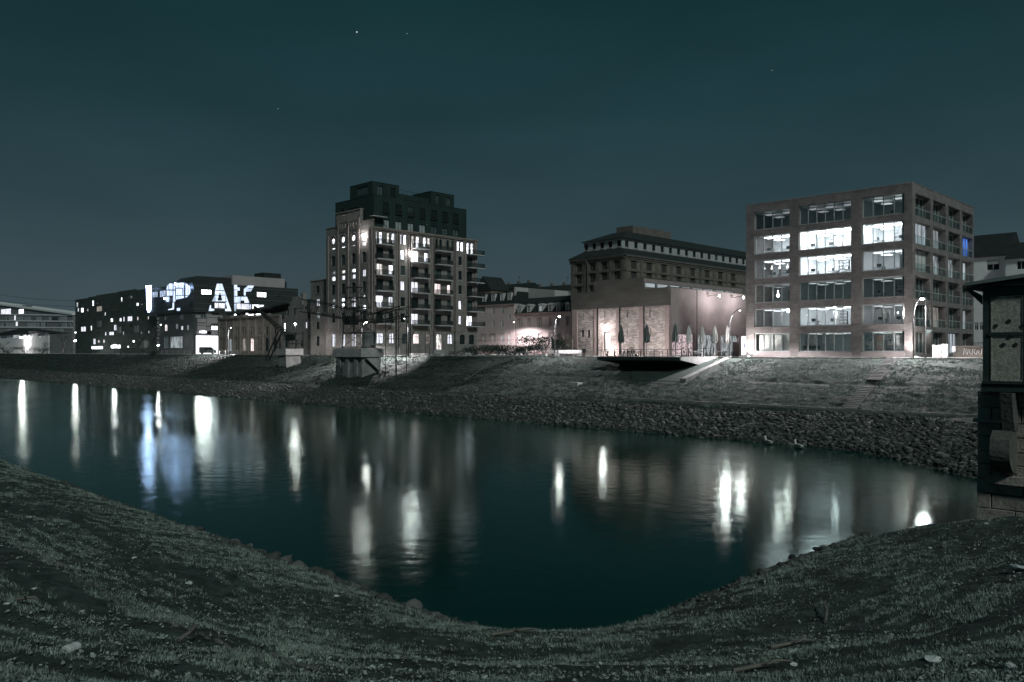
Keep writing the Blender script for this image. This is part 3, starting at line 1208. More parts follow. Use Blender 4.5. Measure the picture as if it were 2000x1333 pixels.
# ground floor: curtains left, prints and posters right, chairs along the middle
a, b, n = BAYS[0]
for i in range(7):
    ww = rng.uniform(.35, .8)
    furn('curtain', 'pale hanging curtain panel behind the ground floor left bay glass', 'curtain', curtain_mesh(ww, 2.6), a + .5 + i * .78, SILL[0] - .1, -1.2 - .2 * (i % 2), 'curtains of the ground floor left bay')
a, b, n = BAYS[1]
for i, s in enumerate((.5, 1.1, 1.8)):
    furn('curtain', 'pale blue-lit curtain at the left of the ground floor middle bay', 'curtain', curtain_mesh(.6, 2.6), a + s, SILL[0] - .1, -1.4, 'curtains of the ground floor middle bay')
for i in range(6):
    furn('stacking_chair', 'dark chair in the row along the ground floor middle bay window', 'chair', cm, a + .4 + i * .42, SILL[0] - .118, -.95, 'chairs along the ground floor middle bay', .5)
for i, s in enumerate((3.4, 4.5)):
    t_ = thing('wall_notice', 'white hanging notice sheet %s in the ground floor middle bay' % ('left of two' if not i else 'right of two'), 'notice', FR.pt(a + s, SILL[0] + 1.2, -.75) + FR.b)
    link('sheet', MB().box(-.28, .28, -.01, .01, 0, 1.35).mesh('sheet', 'paper'), t_)
    mb = MB()
    for j in range(7):
        mb.box(-.22, .22 - .1 * rng.random(), -.016, -.011, .15 + j * .16, .21 + j * .16)
    link('print_line', mb.mesh('print_line', 'room_dark'), t_)
a, b, n = BAYS[2]
mat('poster_green', (.1, .22, .18), .6, .5, 3, col2=(.5, .6, .62))
mat('poster_tan', (.42, .3, .24), .6, .3, 4, stretch=(6, 6, .3), col2=(.62, .5, .44))
mat('poster_black', (.03, .045, .042), .6, .9, 6, col2=(.35, .38, .38))
mat('poster_grey', (.38, .37, .37), .6, .5, 2.5, col2=(.62, .62, .62))
PC = ['green and white', 'tan striped', 'black speckled', 'grey']
for i, pm_ in enumerate(('poster_green', 'poster_tan', 'poster_black', 'poster_grey')):
    pw = (b - a) / 4
    t_ = thing('shop_display', '%s display panel standing in the ground floor right bay' % PC[i], 'display', FR.pt(a + pw * (i + .5), SILL[0] - .1, -.8) + FR.b)
    link('panel', MB().box(-pw * .42, pw * .42, -.02, .02, .05, 2.3).mesh('panel', pm_), t_)
    link('card', MB().box(-.32, .32, -.05, -.022, .95, 1.45).mesh('card', 'paper'), t_)
    mb = MB()
    for j in range(4):
        mb.box(-.22 + j * .12, -.14 + j * .12, -.056, -.051, 1.24, 1.33)
    mb.box(-.2, .2, -.056, -.051, 1.08, 1.12)
    link('print_line', mb.mesh('print_line', 'ink'), t_)
    mb = MB().box(-.35, .35, -.35, -.05, .32, .4).box(-.32, -.26, -.3, -.1, 0, .32).box(.26, .32, -.3, -.1, 0, .32)
    link('low_stand', mb.mesh('low_stand', 'furniture_dark'), t_)
# picture with a drawn ring, third floor right
t_ = thing('wall_picture', 'white framed picture with a dark ring, third floor right bay', 'picture', FR.pt(FR.s(1757), SILL[3] + .1, -1.6) + FR.b)
link('sheet', MB().box(-.55, .55, -.02, .02, 0, 1.9).mesh('sheet', 'paper'), t_)
mb = MB()
for i in range(10):
    c, s_ = math.cos(i * .628), math.sin(i * .628)
    mb.box(.24 * c - .06, .24 * c + .06, -.03, -.021, 1.1 + .24 * s_ - .06, 1.1 + .24 * s_ + .06)
mb.box(-.35, .3, -.03, -.021, .35, .55)
link('drawing', mb.mesh('drawing', 'ink'), t_)

# ------------------------------------------------------------------ houses and wall right of the office
hs = thing('town_house', 'pale four storey house with dark pitched roof, partly behind the office block', 'house', (on_y(1898, HY, 170)[0], 170, 0))
HR = Fac(hs, 'r', 170, hs.location.x)
s1 = HR.s(1966)
ez = HR.sz(1930, 500)[1]
rz_ = HR.sz(1940, 460)[1]
wn = [(HR.s(1927), HR.s(1952), HR.sz(1940, 528)[1], HR.sz(1940, 507)[1]), (HR.s(1925), HR.s(1953), HR.sz(1940, 583)[1], HR.sz(1940, 542)[1] - 1.2),
      (HR.s(1903), HR.s(1911), HR.sz(1907, 645)[1], HR.sz(1907, 630)[1]), (HR.s(1913), HR.s(1921), HR.sz(1907, 645)[1], HR.sz(1907, 630)[1])]
HR.wall('wall', 'white_paint', -3, s1, 0, ez, wn, .3)
for q in wn:
    o = win(HR, q[0], q[2], q[1] - q[0], q[3] - q[2], 2, 1, 'pane_dark', 'frame_white', .16)
    link('roller_shutter', MB().box(0, q[1] - q[0], -.1, -.065, (q[3] - q[2]) * .55, q[3] - q[2]).mesh('roller_shutter', 'pale_cladding'), o)
mb = MB().prism([HR.pt(-3.2, ez, .5), HR.pt(-3.2, rz_ + 1, -6), HR.pt(-3.2, ez, -12)], (s1 + 3.4, 0, 0))
link('roof', mb.mesh('roof', 'dark_roof'), hs)
mb = MB()
HR.box(mb, -3, s1, ez - .25, ez - .02, .002, .4)
link('gutter', mb.mesh('gutter', 'gutter'), hs)
mb = MB()
HR.box(mb, s1 - .1, s1, 0, ez - .26, .004, .1)
link('downpipe', mb.mesh('downpipe', 'gutter'), hs)
hs2 = thing('town_house', 'white rendered house with lower dark roof at the right picture edge', 'house', (HR.s(1967) + hs.location.x, 168.5, 0))
H2 = Fac(hs2, 'r', 168.5, hs2.location.x)
e2 = H2.sz(1985, 506)[1]
q = (H2.s(1986), H2.s(2003), H2.sz(1990, 527)[1], H2.sz(1990, 510)[1])
H2.wall('wall', 'white_paint', .1, 26, 0, e2, [q], .3)
win(H2, q[0], q[2], q[1] - q[0], q[3] - q[2], 2, 1, 'pane_dark', 'frame_white', .16)
mb = MB().prism([H2.pt(0, e2, .5), H2.pt(0, H2.sz(1985, 468)[1], -5), H2.pt(0, e2, -12)], (26.2, 0, 0))
link('roof', mb.mesh('roof', 'dark_roof'), hs2)

gw = thing('boundary_wall', 'low masonry wall with pale graffiti at the right end of the promenade', 'wall', (xr(1862, 114), 114, 0))
GW = Fac(gw, 'r', 114, gw.location.x)
hh_ = GW.sz(1890, 678)[1]
GW.wall('masonry', 'store_brick', 0, GW.s(1990), 0, hh_, [], .35)
mb = MB()
GW.box(mb, -.05, GW.s(1990), hh_, hh_ + .14, -.42, .06)
link('coping', mb.mesh('coping', 'office_trim'), gw)
mb = MB()
xx = 1.2
for ch in range(16):
    hgt = rng.uniform(.45, .8)
    zz = hh_ * .28
    pts = [(xx, zz), (xx + .1, zz + hgt), (xx + .35, zz + hgt * .9), (xx + .2, zz + hgt * .45), (xx + .42, zz + .05)]
    mb.tube([GW.pt(p[0], p[1], .03) for p in pts], .035, 4)
    xx += rng.uniform(.42, .6)
link('graffiti', mb.mesh('graffiti', 'white_paint'), gw)
# electrical cabinets
for i, (p0, p1, py, lb) in enumerate(((1821, 1839, 675, 'wide white electric cabinet with a scribble, beside the office corner'), (1840, 1850.5, 673, 'tall narrow pale cabinet right of the wide white one'))):
    yv = 108.5
    x0, x1 = xr(p0, yv), xr(p1, yv)
    hz = on_y(p0, py, yv)[2]
    t_ = thing('electric_cabinet', lb, 'cabinet', (x0, yv, 0))
    link('housing', MB().box(0, x1 - x0, 0, .5, .08, hz).box(.03, x1 - x0 - .03, .03, .47, 0, .08).mesh('housing', 'slab_pale'), t_)
    mb = MB()
    if i == 0:
        mb.box((x1 - x0) / 2 - .01, (x1 - x0) / 2 + .01, -.006, -.001, .1, hz - .05)
        mb.tube([(.3, -.012, hz * .6), (.4, -.012, hz * .3), (.8, -.012, hz * .22), (1.1, -.012, hz * .5)], .03, 4)
    mb.box(.05, .1, -.03, -.001, hz * .5, hz * .62)
    link('door_seam', mb.mesh('door_seam', 'rail_dark'), t_)
    link('lid', MB().box(-.04, x1 - x0 + .04, -.05, .55, hz, hz + .06).mesh('lid', 'slab_pale'), t_)
yv = 109.5
t_ = thing('litter_bin', 'grey post-mounted bin in front of the low graffiti wall', 'bin', (xr(1864, yv), yv, 0))
link('post', MB().lathe([(.04, 0), (.04, 1.5)], 6).mesh('post', 'lamp_metal'), t_)
link('bucket', MB().box(-.22, .22, -.3, -.05, .75, 1.4).mesh('bucket', 'grey_cladding'), t_)
yv = 118
t_ = thing('garden_fence', 'upright metal railing in front of the white house', 'fence', (xr(1900, yv), yv, 0))
mb = MB()
for i in range(24):
    mb.box(i * .16, i * .16 + .025, 0, .025, 0, 2.0)
link('bar', mb.mesh('bar', 'lamp_metal'), t_)['kind'] = 'stuff'
link('rail', MB().box(-.05, 3.8, -.04, -.005, 1.85, 1.9).box(-.05, 3.8, -.04, -.005, .3, .35).mesh('rail', 'lamp_metal'), t_)
# ------------------------------------------------------------------ brick mill tower with green roof storeys
TY = 106.
TXL, TXR = on_y(637, HY, TY)[0], on_y(727, HY, TY)[0]
TYB = on_x(931, HY, TXR)[1]
tw = thing('mill_tower', 'tall converted brick mill with balconies and a dark green metal roof extension', 'building', (TXL, TY, 0))
TR = Fac(tw, 'r', TY, TXL)
TS = Fac(tw, 's', TXR, TY)
TD = TYB - TY
TW = TXR - TXL
TC = 28.6
emis('lit_curtain', (.86, .88, .98), 1.1, .85, 2.5, (2.5, 2.5, .12))

# side facade --------------------------------------------------------
BIG = [(731, 748.5), (803, 817.5), (849, 862), (911.5, 922.5)]
SML = [(759.5, 768.5), (782.5, 791), (829, 837), (873.5, 880.5), (895.5, 902)]
ZB = [21.6, 18.0, 14.5, 10.8, 7.1]
LITB = [['d', 'H', 'd', 'd'], ['W', 'd', 'd', 'd'], ['d', 'C', 'P', 'd'], ['W', 'd', 'd', 'i'], ['d', 'C', 'd', 'W']]
LITS = [['d', 'W', 'W', 'd', 'd'], ['W', 'i', 'd', 'i', 'd'], ['d', 'C', 'd', 'P', 'd'], ['W', 'd', 'd', 'd', 'C'], ['d', 'd', 'd', 'd', 'C']]
LM = {'d': 'pane_dark', 'W': 'lit_white', 'H': 'lit_hot', 'C': 'lit_curtain', 'P': 'lit_pink', 'i': 'pane_dim'}
ops, todo = [], []
for r in range(5):
    for (a, b), l in zip(BIG, LITB[r]):
        s0, s1 = TS.s(a), TS.s(b)
        ops.append((s0, s1, ZB[r], ZB[r] + 2.55))
        todo.append((s0, ZB[r], s1 - s0, 2.55, 2 if a != 731 else 3, 1, LM[l]))
    for (a, b), l in zip(SML, LITS[r]):
        s0, s1 = TS.s(a), TS.s(b)
        zz = ZB[r] + (.35 if a in (782.5, 895.5) else .3)
        ops.append((s0, s1, zz, zz + 2.15))
        todo.append((s0, zz, s1 - s0, 2.15, 1, 1, LM[l]))
ARCH = [(731, 737.5), (740.5, 747.5), (756, 761.5), (765, 771.5), (780, 785.5), (788.5, 794.5), (803.5, 810), (812.5, 819), (826.5, 832.5), (835, 841),
        (850, 855.5), (858, 863.5), (872, 877), (881.5, 886), (892.5, 897.5), (899.5, 905.5), (911.5, 916.5), (919, 924.5)]
for i, (a, b) in enumerate(ARCH):
    s0, s1 = TS.s(a), TS.s(b)
    full = i in (0, 1, 6, 7, 16, 17)
    z0, z1 = (24.9 if full else 25.4), 27.7
    ops.append((s0, s1, z0, z1, 1))
    todo.append((s0, z0, s1 - s0, z1 - z0, 1, 2, 'pane_dark' if i in (10, 11, 12, 13) else 'lit_white'))
GA = [(735.5, 749.5, 'C'), (760.5, 770.5, 'C'), (785, 795.5, 'i'), (807, 820, 'P'), (832, 842, 'w'), (852, 864, 'W'), (874, 884.5, 'C'), (898, 908, 'd'), (916, 926, 'd')]
LM['w'] = 'lit_warm'
for a, b, l in GA:
    s0, s1 = TS.s(a), TS.s(b)
    z0 = 2.6 if a != 852 else 1.2
    ops.append((s0, s1, z0, 5.0, .5))
    todo.append((s0, z0, s1 - s0, 5.0 - z0, 2, 2, LM[l]))
TS.wall('side_wall', 'tower_brick', .401, TD, 0, TC, ops, .4)
for q in todo:
    win(TS, q[0], q[1], q[2], q[3], q[4], q[5], q[6], 'frame_dark', .24, 'slab_pale' if q[3] < 2.3 and q[1] < 25 else None, fr=.09)
# pilasters, plinth band, cornice
mb = MB()
for a, b in ((774.5, 781), (797, 801.5), (842.8, 847.5), (885.5, 891.5), (905.8, 910)):
    TS.box(mb, TS.s(a), TS.s(b), 6.0, 28.0, .002, .22)
TS.box(mb, -.24, .9, 6.0, 28.0, .002, .22)
TS.box(mb, TD - .8, TD, 6.0, 28.0, .002, .22)
link('pilaster', mb.mesh('pilaster', 'pilaster_brick'), tw)
mb = MB()
TS.box(mb, -.3, TD + .1, 5.7, 5.98, .003, .16)
TS.box(mb, -.35, TD + .15, 28.1, 28.35, .003, .3)
TS.box(mb, -.4, TD + .2, 28.36, 28.65, .003, .45)
link('cornice', mb.mesh('cornice', 'tower_stone'), tw)
for px in (777, 800, 846, 887, 728.5):
    mb = MB()
    q = TS.pt(TS.s(px), 0, .34)
    mb.box(q.x - .06, q.x + .06, q.y - .06, q.y + .06, .3, 28.1)
    link('downpipe', mb.mesh('downpipe', 'lamp_metal'), tw)


def balcony(s0, s1, z, dp=1.45, lit=False):
    mb = MB()
    TS.box(mb, s0, s1, z - .22, z, .23, dp)
    o = link('balcony', mb.mesh('balcony', 'slab_pale'), tw)
    mb = MB()
    for e0, e1, f0, f1 in ((s0, s1, dp - .06, dp - .02), (s0, s0 + .04, .24, dp - .07), (s1 - .04, s1, .24, dp - .07)):
        TS.box(mb, e0, e1, z + 1.0, z + 1.06, f0, f1)
        TS.box(mb, e0, e1, z + .04, z + .08, f0, f1)
    s = s0 + .05
    while s < s1 - .05:
        TS.box(mb, s, s + .065, z + .08, z + 1.0, dp - .055, dp - .025)
        s += .13
    d_ = .3
    while d_ < dp - .1:
        TS.box(mb, s0 + .005, s0 + .03, z + .08, z + 1.0, d_, d_ + .06)
        TS.box(mb, s1 - .03, s1 - .005, z + .08, z + 1.0, d_, d_ + .06)
        d_ += .13
    link('railing', mb.mesh('railing', 'rail_dark'), o)
    return o


for r in range(5):
    for a, b in ((731, 762.5), (803.5, 833), (848, 877.5), (911, 932)):
        if (r, a) in ((4, 911), (4, 848)): pass
        s1 = TS.s(b) + (1.3 if a == 911 else 0)
        balcony(TS.s(a), s1, ZB[r] - .02)
for a, b in ((731, 762.5), (803.5, 833), (848, 877.5), (911, 932)):
    balcony(TS.s(a), TS.s(b) + (1.3 if a == 911 else 0), 24.85)

# river gable --------------------------------------------------------
COLS = [651, 670.2, 690.5, 711]
ops, todo, rounds = [], [], []
for ci, px in enumerate(COLS):
    s = TR.s(px)
    wd = 1.55 if ci < 3 else 1.35

    def add(z0, z1, lit, nx=2, nz=1, arch=0, w_=None):
        ww = w_ or wd
        ops.append((s - ww / 2, s + ww / 2, z0, z1, arch))
        todo.append((s - ww / 2, z0, ww, z1 - z0, nx, nz, lit))
    if ci < 3:
        rounds.append(s)
        ops.append((s - .95, s + .95, 25.85, 27.75))
        add(24.9, 25.25, 'lit_white', 1, 1, 0, 1.5)
    else:
        add(24.7, 25.6, 'lit_white', 1, 1, 0, 1.2)
    add(20.9, 23.3, 'pane_dark', 2, 2, .25)
    if ci < 3:
        add(18.95, 19.75, 'lit_dim' if ci == 0 else 'lit_white', 1, 1)
        add(17.45, 18.5, 'lit_white', 1, 1)
        add(12.45, 13.25, 'lit_dim' if ci == 0 else 'lit_white', 1, 1)
        add(11.0, 12.05, 'lit_dim' if ci == 0 else 'lit_white', 1, 1)
    else:
        add(17.7, 19.3, 'lit_curtain', 2, 1)
        add(12.9, 13.6, 'lit_white', 1, 1)
        add(10.4, 11.4, 'lit_white', 1, 1)
    add(14.2, 16.6, 'pane_dark', 2, 2, .25)
    add(7.6, 9.9, 'pane_dark', 2, 2, .25)
    if ci < 3:
        add(1.9, 5.0, 'lit_curtain', 2, 2, .4)
TR.wall('gable_wall', 'tower_brick', 0, TW, 0, TC + .05, ops, .4)
for q in todo:
    win(TR, *q[:3], q[3], q[4], q[5], q[6], 'frame_dark', .24, fr=.08)
for s in rounds:
    # brick ring that closes the square opening down to a circle, and the round window in it
    mb = MB()
    N = 20
    for i in range(N):
        a0, a1 = 6.28318 * i / N, 6.28318 * (i + 1) / N

        def sq(a):
            c, d_ = math.cos(a), math.sin(a)
            k = .96 / max(abs(c), abs(d_))
            return c * k, d_ * k
        p0, p1 = sq(a0), sq(a1)
        r0 = .68
        A = [(s + p0[0], 26.8 + p0[1]), (s + p1[0], 26.8 + p1[1]), (s + r0 * math.cos(a1), 26.8 + r0 * math.sin(a1)), (s + r0 * math.cos(a0), 26.8 + r0 * math.sin(a0))]
        TR.poly(mb, A, -.3, .03)
    link('round_surround', mb.mesh('round_surround', 'tower_stone'), tw)
    mb = MB()
    mb.prism([(.68 * math.cos(6.28318 * i / N), 0, .68 * math.sin(6.28318 * i / N)) for i in range(N)], (0, .04, 0))
    pane = mb.mesh('pane', 'lit_white')
    mb = MB().box(-.04, .04, -.05, -.01, -.68, .68).box(-.68, .68, -.05, -.01, -.04, .04)
    o = TR.put('window', mb.mesh('window', 'frame_dark'), s, 26.8, -.2)
    link('pane', pane, o)
mb = MB()
for px in (641, 660.5, 680, 701, 720):
    s = TR.s(px)
    TR.box(mb, s - .38, s + .38, 5.6, 28.2 if px not in (660.5, 701, 680) else 31.2, .002, .24)
for ci, px in enumerate(COLS[:3]):
    s = TR.s(px)
    for i in range(8):
        a0, a1 = math.pi * i / 8, math.pi * (i + 1) / 8
        TR.poly(mb, [(s + 1.15 * math.cos(a0), 26.8 + 1.15 * math.sin(a0)), (s + 1.15 * math.cos(a1), 26.8 + 1.15 * math.sin(a1)),
                     (s + 1.4 * math.cos(a1), 26.8 + 1.4 * math.sin(a1)), (s + 1.4 * math.cos(a0), 26.8 + 1.4 * math.sin(a0))], .002, .16)
TR.box(mb, -.05, TW - .25, 5.7, 5.98, .243, .3)
link('pilaster', mb.mesh('pilaster', 'pilaster_brick'), tw)
# stepped parapet
mb = MB()
e = [0, TR.s(657), TR.s(704), TW]
TR.box(mb, e[0], e[1], TC + .051, 30.0, -.5, -.02)
TR.box(mb, e[1] + .002, e[2] - .002, TC + .051, 33.0, -.7, .1)
TR.box(mb, e[2], e[3], TC + .051, 30.1, -.5, -.02)
link('parapet', mb.mesh('parapet', 'tower_brick'), tw)
mb = MB()
TR.box(mb, e[0] - .1, e[1], 30.001, 30.2, -.6, .1)
TR.box(mb, e[1] - .15, e[2] + .15, 33.001, 33.25, -.8, .25)
TR.box(mb, e[2], e[3] + .1, 30.101, 30.3, -.6, .1)
for i in range(9):
    s = e[1] + .5 + i * (e[2] - e[1] - 1) / 8
    TR.box(mb, s - .18, s + .18, 29.3 + .25 * (i % 2), 30.3, .102, .24)
link('coping', mb.mesh('coping', 'tower_stone'), tw)
mb = MB()
TR.box(mb, e[1] + .9, e[2] - .9, 30.7, 32.4, .101, .16)
link('gable_panel', mb.mesh('gable_panel', 'tower_stone'), tw)
mb = MB()
TR.box(mb, 0, .4, 0, TC, -TD, -.401)
TR.box(mb, .4, TW - .4, 0, TC, -TD, -TD + .4)
TR.box(mb, .41, TW - .41, TC - .5, TC - .1, -TD + .41, -.41)
link('rear_wall', mb.mesh('rear_wall', 'tower_brick'), tw)


# green metal storeys: standing seam walls
def metal_box(x0, x1, y0, y1, z0, z1, wins_r=(), wins_s=()):
    f1 = Fac(tw, 'r', y0, x0)
    f2 = Fac(tw, 's', x1, y0)
    mb = MB()
    f1.wall('', None, 0, x1 - x0, z0, z1, [q[:4] for q in wins_r], .3, mb)
    f2.wall('', None, .301, y1 - y0, z0, z1, [q[:4] for q in wins_s], .3, mb)
    f1.box(mb, 0, .3, z0, z1, -(y1 - y0), -.301)
    f1.box(mb, .3, x1 - x0 - .3, z0, z1, -(y1 - y0), -(y1 - y0) + .3)
    f1.box(mb, .301, x1 - x0 - .301, z1 - .3, z1 - .05, -(y1 - y0) + .301, -.301)
    f1.box(mb, -.06, x1 - x0 + .06, z1 + .001, z1 + .14, -(y1 - y0), .06)
    link('metal_storey', mb.mesh('metal_storey', 'green_metal'), tw)
    mb = MB()

    def seams(f, L, ws):
        s = .3
        while s < L:
            zz = [(z0, z1 - .02)]
            for q in ws:
                if q[0] - .05 < s < q[1] + .05:
                    zz = [p for a, b in zz for p in ((a, q[2] - .05), (q[3] + .05, b)) if p[1] - p[0] > .1]
            for a, b in zz:
                f.box(mb, s - .035, s + .035, a, b, .001, .06)
            s += .62
    seams(f1, x1 - x0, wins_r)
    seams(f2, y1 - y0, wins_s)
    link('standing_seam', mb.mesh('standing_seam', 'green_metal_seam'), tw)['kind'] = 'stuff'
    for f, ws in ((f1, wins_r), (f2, wins_s)):
        for q in ws:
            win(f, q[0], q[2], q[1] - q[0], q[3] - q[2], q[4] if len(q) > 4 else 2, 1, q[5] if len(q) > 5 else 'pane_dark', 'frame_dark', .18)


AX1 = TXR - .8
AX0 = on_y(655, HY, 107)[0]
AY1 = on_x(911, HY, AX1)[1]
fs_ = Fac(tw, 's', AX1, 107)
fr_ = Fac(tw, 'r', 107, AX0)
ws = []
for a, b in ((747, 760), (771, 785), (795.5, 809), (818.5, 831), (840, 854), (863, 875.5), (884, 896)):
    s0, s1 = fs_.s(a), fs_.s(b)
    i = len(ws)
    ws.append((s0 + .2, s1 - .1, 32.3, 34.6, 2))
lw = []
for i, (a, b) in enumerate(((748, 761), (772, 785), (796, 808), (818.5, 831), (841, 854), (863, 875), (884, 896))):
    s0, s1 = fs_.s(a), fs_.s(b)
    lw.append((s0 + .1, s1, 28.85 if i < 4 else 29.0, 30.7, 2, 'pane_pale' if i < 4 else ('pane_dim' if i == 5 else 'pane_dark')))
wr = [(fr_.s(681.5), fr_.s(701), 31.9, 34.0, 4, 'pane_dim'), (fr_.s(666), fr_.s(672), 31.9, 34.2, 1)]
metal_box(AX0, AX1, 107, AY1, TC + .06, 35.9, wr, ws + lw)
for i, q in enumerate(ws):
    mb = MB()
    fs_.box(mb, q[0] - .1, q[1] + .1, q[2] - .1, q[2] + .02, .07, .3)
    for j in range(12):
        s = q[0] - .08 + j * (q[1] - q[0] + .12) / 11.5
        fs_.box(mb, s, s + .05, q[2] + .02, q[2] + 1.0, .25, .29)
    fs_.box(mb, q[0] - .1, q[1] + .1, q[2] + 1.0, q[2] + 1.06, .24, .3)
    link('railing', mb.mesh('railing', 'rail_dark'), tw)
bx1 = TXR - 3.5
bA = (on_y(683.5, HY, 108.5)[0], bx1, 108.5, on_x(779.5, HY, bx1)[1], 36.05, 39.5)
f3 = Fac(tw, 'r', 108.5, bA[0])
f4 = Fac(tw, 's', bx1, 108.5)
metal_box(*bA, [(f3.s(697), f3.s(719), 37.0, 38.9, 4, 'pane_dim')], [(f4.s(737), f4.s(748), 36.6, 38.8, 2), (f4.s(763), f4.s(772), 36.6, 38.8, 2)])
yb0, yb1 = on_x(841, HY, bx1)[1], on_x(887, HY, bx1)[1]
f5 = Fac(tw, 's', bx1, yb0)
metal_box(bx1 - 7, bx1, yb0, yb1, 36.05, 39.6, [], [(f5.s(851), f5.s(858), 36.8, 39.0, 2, 'pane_dim'), (f5.s(871), f5.s(880), 36.8, 39.0, 2, 'pane_dim')])
mb = MB().box(bx1 - 6 - TXL, bx1 - .5 - TXL, bA[3] - TY + .1, yb0 - TY - .02, 36.05, 37.9)
mb.box(bx1 - .6 - TXL, bx1 - .55 - TXL, bA[3] - TY + .2, yb0 - TY - .1, 38.75, 38.81)
for i in range(8):
    yy = bA[3] - TY + .25 + i * (yb0 - bA[3] - .5) / 7
    mb.box(bx1 - .6 - TXL, bx1 - .55 - TXL, yy, yy + .05, 37.901, 38.75)
link('roof_terrace', mb.mesh('roof_terrace', 'green_metal'), tw)
mb = MB()
fs_.box(mb, -1.2, 2.6, 30.9, 31.05, .1, 1.6)
link('awning', mb.mesh('awning', 'slab_pale'), tw)

# low annex left of the tower
ax0 = on_y(606.5, HY, 107.5)[0]
an = thing('brick_annex', 'narrow four storey brick annex against the left side of the mill tower', 'building', (ax0, 107.5, 0))
AR = Fac(an, 'r', 107.5, ax0)
aw = TXL - ax0 - .01
ops = []
for py0, py1, l in ((559, 573.5, 'pane_dark'), (584, 598.5, 'lit_curtain'), (609, 622, 'lit_dim'), (629, 644, 'pane_dark'), (657, 676, 'pane_dark')):
    s0, s1 = AR.s(617.5), AR.s(624)
    ops.append((s0, s1, AR.sz(620, py1)[1], AR.sz(620, py0)[1], .3, l))
az = AR.sz(620, 549)[1]
AR.wall('wall', 'tower_brick', 0, aw, 0, az, ops, .35)
for q in ops:
    win(AR, q[0], q[2], q[1] - q[0], q[3] - q[2], 2, 2, q[5], 'frame_dark', .2, 'tower_stone')
mb = MB()
AR.box(mb, -.15, aw, az, az + .25, -.5, .12)
link('cornice', mb.mesh('cornice', 'tower_stone'), an)
mb = MB()
AR.box(mb, -.05, aw, 5.2, 5.4, .003, .1)
link('string_course', mb.mesh('string_course', 'tower_stone'), an)
mb = MB()
AR.box(mb, 0, .3, 0, az, -14, -.351)
AR.box(mb, .3, aw, az - .4, az - .1, -14, -.351)
link('rear_wall', mb.mesh('rear_wall', 'tower_brick'), an)

# ------------------------------------------------------------------ low brick and concrete hall
HYV = 115.
hx0, hx1 = on_y(1117, HY, HYV)[0], on_y(1306, HY, HYV)[0]
hall = thing('brick_hall', 'low hall with floodlit rough brick panels and a reddish concrete side wall', 'building', (hx0, HYV, 0))
HF = Fac(hall, 'r', HYV, hx0)
HS = Fac(hall, 's', hx1, HYV)
HW = hx1 - hx0
HD = 34
hz = 11.6
pz = 8.55
ops = [(HF.s(a), HF.s(b), .0, pz) for a, b in ((1127, 1160), (1166, 1203.5), (1209, 1248), (1256.5, 1299))]
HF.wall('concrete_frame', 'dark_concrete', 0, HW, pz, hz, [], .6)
mb = MB()
for (a, b) in ((1117, 1127), (1160, 1166), (1203.5, 1209), (1248, 1256.5), (1299, 1306)):
    HF.box(mb, HF.s(a) if a != 1117 else 0, HF.s(b) if b != 1306 else HW, 0, pz - .002, -.6, -.0)
link('pilaster', mb.mesh('pilaster', 'red_concrete'), hall)
# brick panels with slits
sl = [[(1138, 1139.2, 608, 624), (1134, 1139.5, 645, 659), (1146, 1151.5, 645, 659)], [(1179, 1180.5, 607, 623), (1177, 1191, 648, 686)],
      [(1223, 1225.2, 605.5, 621.5), (1223, 1225, 643, 659)], [(1267, 1269.5, 603.5, 619.5), (1268, 1270, 642, 658)]]
for (a, b, z0, z1), ss in zip(ops, sl):
    oo = []
    for q in ss:
        top, bot = HF.sz(q[0], q[2])[1], HF.sz(q[0], q[3])[1]
        oo.append((HF.s(q[0]), HF.s(q[1]), max(bot, .05), top))
    HF.wall('brick_panel', 'rough_brick', a + .002, b - .002, 0, z1 - .004, oo, .35, None, -.14)
    for q in oo:
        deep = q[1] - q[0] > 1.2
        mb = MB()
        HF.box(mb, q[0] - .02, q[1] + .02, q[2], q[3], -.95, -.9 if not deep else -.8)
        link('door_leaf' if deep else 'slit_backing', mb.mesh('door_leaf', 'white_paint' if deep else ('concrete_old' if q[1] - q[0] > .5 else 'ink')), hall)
        if deep:
            mb = MB()
            HF.box(mb, q[0] - .25, q[0] - .02, q[2], q[3] + .25, -.137, -.06)
            HF.box(mb, q[0] - .02, q[1] + .02, q[3], q[3] + .25, -.137, -.06)
            link('door_frame', mb.mesh('door_frame', 'red_concrete'), hall)
mb = MB()
for px in (1166, 1209, 1256.2):
    s = HF.s(px) + .12
    HF.box(mb, s - .07, s + .07, .1, pz + .1, -.13, .07)
link('downpipe', mb.mesh('downpipe', 'lamp_metal'), hall)
mb = MB()
HF.box(mb, HF.s(1256.5) + .3, HF.s(1299) - 1.1, 3.9, 4.05, -.138, -.1)
HF.box(mb, HF.s(1223), HF.s(1237), 4.05, 4.2, -.138, -.1)
HF.box(mb, HF.s(1225), HF.s(1240), .75, .9, -.138, -.1)
HF.box(mb, HF.s(1134) - .1, HF.s(1139.5) + .1, 2.35, 2.5, -.138, -.09)
HF.box(mb, HF.s(1146) - .1, HF.s(1151.5) + .1, 2.35, 2.5, -.138, -.09)
link('lintel', mb.mesh('lintel', 'red_concrete'), hall)
